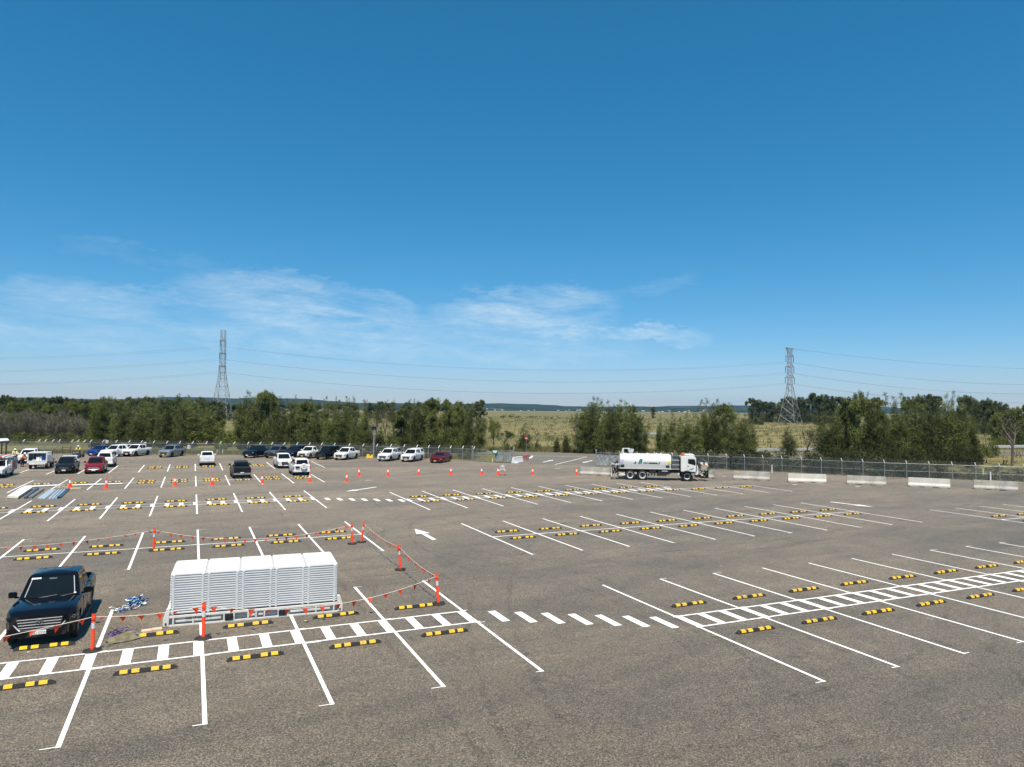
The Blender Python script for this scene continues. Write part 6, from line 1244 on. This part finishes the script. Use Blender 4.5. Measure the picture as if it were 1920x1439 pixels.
def gum(seed, H=11, R=3.6, m=None, leaf=(.26, .075), dens=1.0, low=.32, mainr=.22):
    rnd = random.Random(seed); t = MB(); ends = limb_tree(t, rnd, H, R/H*2.3, 4, mainr, 3, .42, .55); vs, fs = [], []
    zmax = max(e[0].z for e in ends); k = H/zmax*.93
    for e, d in ends:
        blades(vs, fs, rnd, e, rnd.uniform(.55, 1.05), int(110*dens), leaf[0], leaf[1], Vector((0, 0, -.1)), .7)
        if rnd.random() < .5: blades(vs, fs, rnd, e-Vector((rnd.uniform(-.8, .8), rnd.uniform(-.8, .8), rnd.uniform(.6, 1.4))), .7, int(60*dens), leaf[0], leaf[1], Vector((0, 0, -.1)), .7)
    c = mesh_of('crown', vs, fs, m or L_GUM); tm = t.mesh('trunk', M_BARK, fixn=False)
    for me in (c, tm): me.transform(Matrix.Diagonal((1, 1, k, 1)))
    return c, tm
def bare_shrub(seed, H=7, leaves=True):
    rnd = random.Random(seed); t = MB(); vs, fs = [], []
    for k in range(9):
        a = rnd.uniform(0, 6.283); b = Vector((math.cos(a), math.sin(a), 0))*rnd.uniform(0, 1.3); h = H*rnd.uniform(.6, 1.0); p = b.copy(); d = Vector((rnd.uniform(-.25, .25), rnd.uniform(-.25, .25), 1)).normalized(); r = .075
        for i in range(6):
            q = p+d*h/6; t.tube(p, q, r, r*.78, n=4, cap=False); r *= .78
            for w in range(5):
                a = rnd.uniform(0, 6.283); e = q+Vector((math.cos(a), math.sin(a), rnd.uniform(.1, 1.2)))*rnd.uniform(.4, 1.25); s_ = p.lerp(q, rnd.random()); m_ = s_.lerp(e, .6)+Vector((0, 0, .1)); t.tube(s_, m_, .028, .02, n=3, cap=False); t.tube(m_, e, .02, .012, n=3, cap=False)
                for g in range(3): f = e+Vector((rnd.gauss(0, .3), rnd.gauss(0, .3), rnd.uniform(0, .6))); t.tube(m_, f, .016, .008, n=3, cap=False)
                blades(vs, fs, rnd, e, .45, 9, .28, .03, d*.5, .8)
            p = q; d = (d+Vector((rnd.gauss(0, .22), rnd.gauss(0, .22), .1))).normalized()
    return mesh_of('crown', vs, fs, L_GREY), t.mesh('trunk', M_GREYB, fixn=False)
def full_crown(seed, H=10, R=3.4, m=None, n_=90, L=.34, w=.10):
    """broad tree seen far off, foliage from low down to a lumpy top"""
    rnd = random.Random(seed); vs, fs = [], []; t = MB(); t.tube((0, 0, -.2), (0, 0, H*.7), .22, .10, n=5, cap=False)
    lob = [(rnd.uniform(0, 6.283), rnd.uniform(.2, .75)*R, H*rnd.uniform(.45, .84), R*rnd.uniform(.38, .6)) for _ in range(9)]+[(0, 0, H*.82, R*.5)]
    for a, rr, z, s_ in lob:
        c = Vector((math.cos(a)*rr, math.sin(a)*rr, z)); t.tube((0, 0, z*.45), c, .07, .03, n=3, cap=False)
        for k in range(8):
            u = rnd.uniform(-.5, 1); ang = rnd.uniform(0, 6.283); q = math.sqrt(max(0, 1-u*u)); blades(vs, fs, rnd, c+Vector((math.cos(ang)*q, math.sin(ang)*q, u*.75))*s_*.8, s_*.42, n_, L, w, Vector((0, 0, .2)), .8)
    for k in range(30): a = rnd.uniform(0, 6.283); blades(vs, fs, rnd, Vector((math.cos(a), math.sin(a), 0))*R*rnd.uniform(.2, .9)+Vector((0, 0, H*rnd.uniform(.03, .42))), 1.1, n_, L, w, Vector((0, 0, .2)), .9)
    return mesh_of('crown', vs, fs, m or L_GUM), t.mesh('trunk', M_BARK, fixn=False)
def bush(seed, H=2.6, R=1.7, m=None, n_=1500, L=.26, w=.055):
    rnd = random.Random(seed); vs, fs = [], []; t = MB()
    for k in range(int(n_/50)):
        a = rnd.uniform(0, 6.283); r = R*math.sqrt(rnd.random()); z = H*(.12+.88*rnd.random()*(1-(r/R)**2*.65)); p = Vector((math.cos(a)*r, math.sin(a)*r, z)); t.tube((0, 0, -.1), p, .03, .01, n=3, cap=False); blades(vs, fs, rnd, p, rnd.uniform(.3, .6), 50, L, w, Vector((0, 0, .25)), .8)
    return mesh_of('crown', vs, fs, m or L_BRIGHT), t.mesh('trunk', M_BARK, fixn=False)
V_OAK = [she_oak(s, R=r, leaders=l) for s, r, l in ((1, 2.2, 6), (2, 2.5, 7), (3, 1.9, 5), (4, 2.4, 7), (5, 2.7, 8), (6, 2.0, 5))]
V_SP = [she_oak(11, R=1.5, leaders=3, dens=.9), she_oak(12, R=1.7, leaders=4, dens=.8)]
V_GUM = [gum(21), gum(22, R=3.2), gum(23, R=4.0)]; V_ROUND = [gum(31, H=9, R=3.4, dens=1.5), gum(32, H=9, R=3.0, dens=1.3)]
V_THIN = [gum(41, H=9, R=2.6, dens=.33), gum(42, H=9, R=2.8, dens=.4)]; V_YEL = [gum(51, H=8, R=3.6, m=L_BRIGHT, dens=1.1), gum(52, H=8, R=3.2, m=L_BRIGHT, dens=1.0)]
V_FAR = [full_crown(s_, R=r_) for s_, r_ in ((101, 3.4), (102, 3.0), (103, 3.8), (104, 2.6))]; V_LUMP = [full_crown(s_, R=r_, m=L_OAK, L=.42, w=.055, n_=120) for s_, r_ in ((121, 2.6), (122, 3.0), (123, 2.3))]; V_YFAR = [full_crown(111, m=L_BRIGHT), full_crown(112, R=3, m=L_BRIGHT)]
V_BARE = [bare_shrub(61), bare_shrub(62), bare_shrub(63)]; L_SHADETINT = leaf_mat('shade_tinted_scrub_leaves', (.022, .030, .010), (.105, .120, .036), 0.9)  # scrub leaf colour lowered to paint in the shade under the trees
V_SHADETINT = [bush(75, 2.8, 1.9, m=L_SHADETINT, n_=1700), bush(76, 2.4, 2.1, m=L_SHADETINT, n_=1500)]
V_BUSH = [bush(71), bush(72, 2.2, 2.0), bush(73, 3, 1.5, m=L_OAK)]; V_SCRUB = [bush(81, 2.2, 2.2, m=L_GREY, n_=1300), bush(82, 1.8, 2.0, m=L_GREY, n_=1100)]
V_SPARSE = [gum(91, H=9, R=4.4, m=L_GREY, leaf=(.22, .05), dens=.25, mainr=.26)]
REFH = {}
def hgt(me):
    if me.name not in REFH: REFH[me.name] = max(v.co.z for v in me.vertices), max(max(abs(v.co.x), abs(v.co.y)) for v in me.vertices)
    return REFH[me.name]
rt = random.Random(77); TC = {}
def tree(var, px, by, ty, hw, label, group, name='tree', cat='tree', dist=None, xyk=1.0):
    """stand a tree where photo column px meets the ground at row by; its top reaches row ty, half width hw px"""
    P = G(px, by) if dist is None else DIST(px, dist); dep = P.x*cF.x+P.y*cF.y; yb = scr(P)[1]; h = max(.4, (yb-ty)*dep/FPX); cr_, tr_ = var; hz, rad = hgt(cr_); sz = h/hz; sx = hw*dep/FPX/(rad*.86)*xyk
    t = empty(name, P, rt.uniform(0, 6.28), label, cat, group); t.scale = (sx, sx, sz)
    link('trunk', tr_, t); link('crown', cr_, t)
    if group: TC.setdefault(group, []).append((px, t, label))
    return t
def finish_group(g, fmt):
    L = sorted(TC.get(g, []), key=lambda q: q[0])
    for i, (x, t, lb) in enumerate(L): t['label'] = fmt(i, lb)
# main belt of she-oaks behind the left fence : (column, base row, top row, half width px)
BELT = [(178, 829, 760, 17), (190, 832, 752, 18), (205, 830, 742, 18), (222, 834, 752, 20), (240, 829, 742, 18), (256, 835, 757, 19), (270, 830, 741, 18), (287, 834, 752, 19), (301, 829, 742, 17), (316, 835, 750, 19), (331, 829, 734, 18), (345, 836, 741, 18), (350, 830, 738, 15), (366, 836, 748, 20), (378, 831, 746, 18), (392, 836, 764, 18), (404, 834, 777, 16),
        (449, 838, 744, 17), (462, 833, 732, 17), (474, 840, 742, 18), (487, 834, 737, 16), (500, 840, 733, 18), (512, 835, 736, 16), (526, 842, 744, 18), (538, 836, 746, 15), (547, 842, 750, 17), (556, 836, 743, 15), (571, 843, 748, 18), (584, 837, 742, 15), (596, 844, 752, 17), (609, 838, 745, 15), (622, 845, 756, 18), (634, 839, 746, 14), (650, 840, 742, 14), (645, 846, 762, 17), (661, 841, 743, 13), (672, 847, 768, 16), (682, 841, 744, 12),
        (752, 849, 762, 18), (768, 844, 748, 17), (782, 849, 745, 17), (795, 844, 752, 16), (806, 850, 742, 17), (821, 845, 746, 16), (836, 851, 743, 17), (848, 846, 756, 16), (857, 851, 747, 15), (871, 847, 760, 16), (884, 852, 756, 16), (897, 849, 771, 15)]
for i, (x, by, ty, hw) in enumerate(BELT): tree(rt.choice(V_OAK*3+V_LUMP), x, by-1, ty+rt.uniform(-4, 4), hw*rt.uniform(1.05, 1.3), '', 'she-oaks in the belt behind the left fence', 'she_oak_tree')
for i, x in enumerate((213, 295, 338, 468, 508, 552, 628, 686, 775, 815, 866)): tree(V_SP[i % 2], x, 836 if x < 500 else 840 if x < 700 else 847, lerp([(0, 745), (300, 741), (400, 752), (450, 736), (510, 732), (560, 742), (690, 744), (760, 744), (850, 745), (900, 756)], x)+rt.uniform(-5, 4), 8, '', 'she-oaks in the belt behind the left fence', 'she_oak_tree')
finish_group('she-oaks in the belt behind the left fence', lambda i, l: 'feathery she-oak, %s from the left in belt behind left fence' % ordn(i))
for x, by, ty, hw, lb in ((705, 842, 752, 17, 'thin crowned tree behind the solar pole, left one of three'), (722, 846, 748, 17, 'thin crowned tree with visible trunk behind the white ute with a roof rack'), (738, 843, 745, 15, 'thin crowned tree at the left end of the right half of the belt')): tree(rt.choice(V_THIN), x, by, ty, hw, lb, None, 'gum_tree')
for x, by, ty, hw in ((712, 850, 800, 14), (734, 850, 795, 14), (694, 846, 790, 12)): tree(rt.choice(V_OAK), x, by, ty, hw, '', 'young she-oaks behind the solar pole', 'she_oak_tree')
finish_group('young she-oaks behind the solar pole', lambda i, l: 'young low she-oak behind the solar pole, %s of three from the left' % ordn(i))
tree(V_FAR[3], 901, 812, 748, 15, 'dark round crowned tree rising at the right end of the left belt', None, 'gum_tree')
# bare grey scrub at far left
for i in range(15): x = -6+i*12.3+rt.uniform(-3, 3); tree(V_BARE[i % 3], x, 820+rt.uniform(0, 9), 768+rt.uniform(-9, 16), 21, '', 'bare grey shrubs at the far left', 'bare_tree')
finish_group('bare grey shrubs at the far left', lambda i, l: 'bare grey branched shrub, %s from the left below the bright treetops' % ordn(i))
for i in range(14): x = -10+i*14+rt.uniform(-3, 3); tree(V_YFAR[i % 2] if i % 3 else V_FAR[0], x, 815, 753+rt.uniform(-3, 6), 17, '', 'green trees behind the bare shrubs', 'leafy_tree')
finish_group('green trees behind the bare shrubs', lambda i, l: 'bright green leafy tree, %s from the left in the row behind the bare grey shrubs' % ordn(i))
for i in range(32): x = -12+i*13.6+rt.uniform(-4, 4); tree(rt.choice(V_FAR), x, 0, 738+rt.uniform(0, 7)+(4 if x > 110 else 0)+(6 if x > 380 else 0), 15, '', 'far gum trees on the left skyline', 'gum_tree', dist=rt.uniform(260, 330))
finish_group('far gum trees on the left skyline', lambda i, l: 'far grey green gum tree on the left skyline, %s from the left' % ordn(i))
for i in range(22): x = 380+i*24+rt.uniform(-6, 6); tree(rt.choice(V_FAR), x, 0, 752+rt.uniform(0, 5), 14, '', 'far trees glimpsed behind the left belt', 'gum_tree', dist=rt.uniform(420, 560))
finish_group('far trees glimpsed behind the left belt', lambda i, l: 'far low tree glimpsed through the belt, %s from the left tower' % ordn(i))
for x, by, ty, hw, lb in ((418, 838, 792, 16, 'bright green shrub filling the gap below the left tower, left one'), (432, 838, 800, 13, 'bright green shrub filling the gap below the left tower, right one'), (414, 846, 824, 14, 'small fresh green bush against the fence below the left tower')): tree(V_BUSH[0], x, by, ty, hw, lb, None, 'shrub', 'bush')
# shrubs and small trees around the entrance
for var, x, by, ty, hw, lb in ((V_YEL[1], 926, 846, 780, 17, 'pale leafy tree left of the entrance, beside the end of the belt'), (V_GUM[1], 946, 846, 806, 18, 'round green shrub tree between the pale tree and the small conical tree'), (V_BUSH[2], 947, 848, 820, 8, 'dark green bush behind the left gate'), (V_OAK[2], 985, 846, 793, 17, 'small conical she-oak behind the no entry sign'), (V_BUSH[2], 1008, 846, 823, 7, 'little dark bush right of the small conical she-oak'), (V_SCRUB[0], 968, 845, 832, 12, 'low pale scrub between the left gate and the conical she-oak'),
                              (V_OAK[0], 1045, 848, 818, 11, 'small dark she-oak in the grass right of the entrance'), (V_OAK[3], 1061, 849, 811, 12, 'slightly taller small she-oak left of the big entrance clump'), (V_THIN[0], 1082, 850, 770, 16, 'sparse tree at the left edge of the big entrance clump'), (V_BUSH[0], 1103, 851, 838, 10, 'bright green bush at the foot of the big entrance clump')): tree(var, x, by, ty, hw, lb, None, 'she_oak_tree' if 'she-oak' in lb else 'shrub' if 'bush' in lb or 'scrub' in lb or 'shrub' in lb else 'leafy_tree', 'bush' if 'bush' in lb or 'scrub' in lb else 'tree')
CL1 = [(1092, 850, 762, 16), (1104, 846, 752, 15), (1111, 850, 739, 15), (1121, 847, 742, 14), (1130, 852, 746, 17), (1141, 848, 747, 15), (1150, 853, 755, 17), (1162, 848, 744, 15), (1173, 852, 749, 15), (1184, 849, 756, 15), (1196, 853, 768, 16), (1206, 850, 776, 13)]
for x, by, ty, hw in CL1: tree(rt.choice(V_OAK*4+V_LUMP), x, by, ty, hw*rt.uniform(1.15, 1.45), '', 'she-oaks in the clump behind the tanker', 'she_oak_tree')
finish_group('she-oaks in the clump behind the tanker', lambda i, l: 'dark she-oak, %s from the left in the clump behind the tanker tail' % ordn(i))
CL2 = [(1238, 850, 777, 10), (1250, 852, 784, 12), (1261, 848, 768, 10), (1276, 854, 778, 14), (1288, 850, 764, 14), (1301, 855, 768, 17), (1314, 850, 746, 14), (1325, 854, 742, 14), (1338, 850, 752, 16), (1346, 856, 745, 16), (1360, 851, 754, 16), (1371, 857, 752, 16), (1384, 852, 766, 17), (1396, 858, 772, 17), (1409, 855, 784, 13)]
for x, by, ty, hw in CL2: tree(rt.choice(V_OAK*4+V_LUMP), x, by, ty, hw*rt.uniform(1.15, 1.45), '', 'she-oaks in the clump behind the tanker cab', 'she_oak_tree')
finish_group('she-oaks in the clump behind the tanker cab', lambda i, l: 'she-oak, %s from the left in the clump behind the tanker cab' % ordn(i))
CL3 = [(1478, 857, 798, 20), (1546, 860, 768, 18), (1560, 862, 765, 17), (1573, 857, 756, 16), (1588, 862, 740, 18), (1600, 858, 746, 16), (1611, 864, 727, 17), (1627, 859, 731, 15), (1638, 865, 744, 18), (1652, 860, 745, 16), (1662, 866, 732, 17), (1677, 861, 740, 16), (1692, 867, 732, 17), (1706, 862, 745, 16), (1719, 868, 741, 17), (1735, 863, 752, 17), (1748, 869, 757, 19), (1763, 864, 742, 17), (1778, 870, 733, 17), (1789, 865, 728, 14), (1801, 871, 738, 17), (1814, 866, 756, 16), (1826, 871, 776, 14)]
for x, by, ty, hw in CL3: tree(rt.choice(V_OAK*2+V_LUMP), x, by-3, ty, hw*rt.uniform(1.15, 1.5), '', 'she-oaks in the belt behind the right fence', 'she_oak_tree')
finish_group('she-oaks in the belt behind the right fence', lambda i, l: 'feathery she-oak, %s from the left in belt behind right fence' % ordn(i))
for x, by, ty, hw, lb in ((1514, 862, 802, 20, 'sparse grey leaved tree in front of the right tower'), (1532, 860, 806, 17, 'sparse grey leaved tree at the left end of the right belt'), (1735, 858, 765, 15, 'pale bare crown rising inside the right belt')): tree(V_THIN[0], x, by, ty, hw, lb, None, 'gum_tree')
tree(V_SPARSE[0], 1897, 874, 766, 42, 'spreading thin leaved tree with a forked dark trunk at the right frame edge', None, 'gum_tree')
for i, (x, ty, d) in enumerate([(1411, 745, 300), (1424, 748, 310), (1437, 752, 300), (1448, 752, 310), (1464, 752, 420), (1476, 742, 500), (1487, 744, 510), (1500, 743, 500), (1512, 745, 500), (1523, 735, 380), (1535, 740, 390), (1545, 738, 380), (1556, 741, 400), (1568, 742, 390), (1580, 744, 400), (1600, 745, 390), (1640, 743, 380), (1700, 742, 380), (1722, 737, 360), (1733, 739, 360), (1745, 737, 350), (1757, 741, 350), (1808, 739, 340), (1820, 741, 340), (1830, 747, 330), (1842, 748, 320), (1852, 744, 310), (1862, 750, 310), (1873, 752, 310), (1885, 755, 300)]):
    d = rt.uniform(495, 540) if 1425 < x < 1535 else rt.uniform(425, 470) if x < 1630 else d; tree(rt.choice(V_FAR), x, 0, ty, 14, '', 'far trees on the right skyline', 'gum_tree', dist=d)
finish_group('far trees on the right skyline', lambda i, l: 'far dark tree on the right skyline, %s from the left' % ordn(i))
for i, x in enumerate((1868, 1890, 1908, 1925)): tree(V_YFAR[i % 2], x, 850-i, 756+(3-i)*5-6*(i == 3), 17, '', 'bright trees at the right edge', 'leafy_tree', dist=190)
finish_group('bright trees at the right edge', lambda i, l: 'yellow green tree behind the spreading tree at the right edge, %s from the left' % ordn(i))
for i, (x, by, ty, hw) in enumerate(((1840, 860, 820, 16), (1858, 858, 815, 15), (1830, 872, 850, 12))): tree(V_BUSH[0], x, by, ty, hw, ['bright green bush left of the spreading tree, far one', 'bright green bush left of the spreading tree, right one', 'bright green bush at the foot of the right belt'][i], None, 'shrub', 'bush')
# trees and bushes out on the plain
tree(V_FAR[2], 1225, 785, 762, 6, 'lone dark tree standing on the plain between the two clumps', None, 'gum_tree')
tree(V_ROUND[0], 1447, 798, 782, 3, 'small dark stump like tree on the grass left of the right tower', None, 'shrub')
tree(V_ROUND[0], 1026.5, 769.8, 763, 3, 'tiny lone tree on the far edge of the plain', None, 'gum_tree')
PB = [(945, 783.5, 8), (960, 783, 9), (972, 784, 6), (996, 783.5, 5), (1025, 785, 4), (1034, 785, 4), (1048, 785, 4), (1008, 815.5, 5), (1022, 815, 6), (1041, 814, 3), (1053, 813, 2), (1029, 826, 3), (1036, 826, 3), (1430, 795, 3), (1471, 794.5, 4), (1532, 797, 3), (1436, 816, 6), (1442, 831, 5), (1224, 814, 5), (1236, 822, 5)]
for i, (x, y, w) in enumerate(PB): tree(V_BUSH[2], x, y, y-max(2.2, w*.8), w, '', 'dark bushes scattered on the plain', 'shrub', 'bush')
finish_group('dark bushes scattered on the plain', lambda i, l: 'small dark bush on the open plain, %s from the left' % ordn(i))
# scrub close behind the fences
k = 0
for seg, (pts, grp) in enumerate(((FR, 'scrub behind the right fence'), (FL[22:], 'scrub behind the left fence'))):
    for i in range(0, len(pts)-1):
        d = (pts[i+1]-pts[i]).normalized(); nr = Vector((-d.y, d.x, 0)); nr = nr if nr.y > 0 else -nr
        P = pts[i]+nr*rt.uniform(2.0, 4.5)
        if scr(P)[0] > 1960: continue
        v = rt.choice((V_SHADETINT if 1290 < scr(P)[0] < 1780 else [V_SCRUB[0], V_BUSH[2]]) if seg == 0 else V_SCRUB+[V_BUSH[2]]); t = empty('shrub', P, rt.uniform(0, 6), '', 'bush', grp); sxx = scr(P)[0]
        s = (rt.uniform(.95, 1.5) if 1290 < sxx < 1770 else rt.uniform(.6, .95)) if seg == 0 else rt.uniform(.5, .85); t.scale = (s*1.15, s*1.15, min(1.0, s*.8)); link('trunk', v[1], t); link('crown', v[0], t); TC.setdefault(grp, []).append((scr(P)[0], t, ''))
finish_group('scrub behind the right fence', lambda i, l: 'waist high shrub, %s from the left in the row behind the right fence' % ordn(i))
finish_group('scrub behind the left fence', lambda i, l: 'low grey shrub behind the fence, %s from the left behind the parked utes' % ordn(i))
for i in range(34): x = 1545+i*8.6+rt.uniform(-3, 3); tree(rt.choice(V_SHADETINT), x, 868+(x-1545)*.03+rt.uniform(-3, 5), 838+rt.uniform(-10, 8), 15, '', 'undergrowth below the right belt', 'shrub', 'bush')
finish_group('undergrowth below the right belt', lambda i, l: 'shade-tinted undergrowth bush, %s from the left below the right belt' % ordn(i))
for i in range(26): x = rt.uniform(175, 400) if i < 13 else rt.uniform(445, 900); tree(rt.choice(V_SHADETINT), x, 840 if x < 430 else 846+4*(x > 700), 818+rt.uniform(-6, 6), 13, '', 'undergrowth below the left belt', 'shrub', 'bush')
finish_group('undergrowth below the left belt', lambda i, l: 'shade-tinted undergrowth bush, %s from the left below the left belt' % ordn(i))
for i in range(16): x = -8+i*12+rt.uniform(-4, 4); tree(rt.choice([V_SCRUB[0], V_BUSH[0], V_BUSH[1]]), x, 826+rt.uniform(0, 6), 812+rt.uniform(-5, 5), 14, '', 'low bushes at the foot of the bare scrub', 'shrub', 'bush')
finish_group('low bushes at the foot of the bare scrub', lambda i, l: 'low leafy bush, %s from the left at the foot of the bare grey scrub' % ordn(i))
for i in range(9): x = rt.uniform(-5, 160); tree(rt.choice(V_THIN+V_BARE), x, 823, 770+rt.uniform(-6, 14), 16, '', 'thin trees among the bare scrub', 'leafy_tree')
finish_group('thin trees among the bare scrub', lambda i, l: 'thin grey green tree, %s from the left among the bare grey scrub' % ordn(i))
# grass: weeds along both fences
def grass(polys, n_, label, m, L=.32, w=.022, seed=1):
    rnd = random.Random(seed); vs, fs = [], []
    for a, b, width, k in polys:
        a, b = Vector(a), Vector(b); d = b-a; nr = Vector((-d.y, d.x, 0)).normalized()
        for _ in range(int(n_*k)):
            p = a+d*rnd.random()+nr*rnd.random()*width; l = L*rnd.uniform(.4, 1.5); q = Vector((rnd.uniform(-1, 1), rnd.uniform(-1, 1), 0)).normalized(); tip = p+Vector((rnd.gauss(0, .35)*l, rnd.gauss(0, .35)*l, l)); i = len(vs); vs += [tuple(p-q*w), tuple(p+q*w), tuple(tip)]; fs.append((i, i+1, i+2))
    stuff(link('grass', mesh_of('grass', vs, fs, m)), label, 'grass')
lf = [G(x, y) for x, y in ((0, 851.5), (110, 851), (290, 852), (450, 853.5), (560, 855.5), (720, 856.5), (880, 862))]
grass([(a, b, 9 if i < 3 else 5, 1) for i, (a, b) in enumerate(zip(lf[:-1], lf[1:]))], 5500, 'pale green grass growing along the foot of the left fence', L_DRY, seed=2)
grass([(a+Vector((.3, .6, 0)), b+Vector((.3, .6, 0)), 6, 1) for a, b in zip(FR_POLY[:-1], FR_POLY[1:])], 5000, 'dry grass growing along the foot of the right fence', L_DRY, seed=3)
e0, e1, e2 = G(960, 847), G(1120, 849.5), G(1240, 851)
grass([(e0, e1, 10, 1.6), (e1, e2, 8, .8), (G(700, 840), e0, 9, 1), (G(1390, 850), G(1960, 843), 9, 1.6)], 6000, 'tall dry grass beyond the road outside the gate', L_DRY, L=.55, w=.035, seed=4)
rnd = random.Random(31); vs, fs = [], []
for k in range(5200):
    dd = 128*(6.5**rnd.random()); p = DIST(rnd.uniform(560, 1980), dd); sz = rnd.uniform(.25, .95)*(1+dd/500)
    for _ in range(5): q = Vector((rnd.uniform(-1, 1), rnd.uniform(-1, 1), 0)).normalized(); b0 = p+Vector((rnd.gauss(0, sz*.5), rnd.gauss(0, sz*.5), -.3)); i = len(vs); vs += [tuple(b0-q*.10*sz), tuple(b0+q*.10*sz), tuple(b0+Vector((rnd.gauss(0, .3), rnd.gauss(0, .3), .35+sz*.6)))]; fs.append((i, i+1, i+2))
stuff(link('tussocks', mesh_of('tussocks', vs, fs, leaf_mat('tussock_blades', (.06, .06, .025), (.26, .23, .11), .05))), 'rough grass tussocks scattered over the plain beyond the trees', 'grass')
# ---------------------------------------------------------------- guard rails along the outer road
M_GALV2 = mat('pale_rail_steel', (.66, .67, .67), .5, metal=.2, noise=.15)
def guardrail(P, label, h=.75):
    t = empty('guard_rail', P[0], 0, label, 'guard rail', 'guard rails'); o = P[0]; m = MB(); m.mi(M_GALV2)
    for a, b in zip(P[:-1], P[1:]):
        a, b = a-o, b-o; d = (b-a).normalized(); q = Vector((d.y, -d.x, 0)); q = q if q.y < 0 else -q
        for z0, z1, off in ((h-.62, h-.50, .03), (h-.50, h-.42, .10), (h-.42, h-.34, .02), (h-.34, h-.22, .10), (h-.22, h-.12, .02), (h-.12, h, .12)):
            pa, pb = a+q*off, b+q*off; m.add([pa+Vector((0, 0, z0)), pb+Vector((0, 0, z0)), pb+Vector((0, 0, z1)), pa+Vector((0, 0, z1)), pa-q*.03+Vector((0, 0, z0)), pb-q*.03+Vector((0, 0, z0)), pb-q*.03+Vector((0, 0, z1)), pa-q*.03+Vector((0, 0, z1))], [(0, 1, 2, 3), (7, 6, 5, 4), (3, 2, 6, 7), (0, 4, 5, 1)])
    m.build('rail_beam', parent=t, fixn=False); pst = MB(); pst.box((0, 0, h/2-.05), (.12, .16, h)); me = pst.mesh('rail_post', M_GALV)
    for p in resample(P, 4.0)[:60]: link('rail_post', me, t).location = p-o
guardrail([G(x, y) for x, y in ((1386, 854), (1470, 852), (1570, 850.5), (1700, 848.5), (1800, 846.5), (1990, 843.5))], 'double wave steel guard rail beyond the road behind the right fence', 1.1)
guardrail([G(x, y) for x, y in ((1110, 817), (1220, 817), (1330, 817.3), (1420, 817.5))], 'thin distant guard rail seen through the trees behind the tanker', .9)
# ---------------------------------------------------------------- air
hz = MB(); hz.box((60, 1200, 108), (17500, 17500, 218)); ho = hz.build('haze')
hm = bpy.data.materials.new('haze_air'); hm.use_nodes = True; nt = hm.node_tree; nt.nodes.clear(); out = nt.nodes.new('ShaderNodeOutputMaterial'); pv = nt.nodes.new('ShaderNodeVolumePrincipled')
pv.inputs['Color'].default_value = (.22, .52, .95, 1); pv.inputs['Density'].default_value = 0.000044; pv.inputs['Anisotropy'].default_value = 0.0; nt.links.new(pv.outputs[0], out.inputs['Volume'])
ho.data.materials.clear(); ho.data.materials.append(hm); stuff(ho, 'thin blue haze that fades the far hills', 'haze')
SC.cycles.volume_bounces = 0; SC.cycles.max_bounces = 8; SC.cycles.transparent_max_bounces = 24
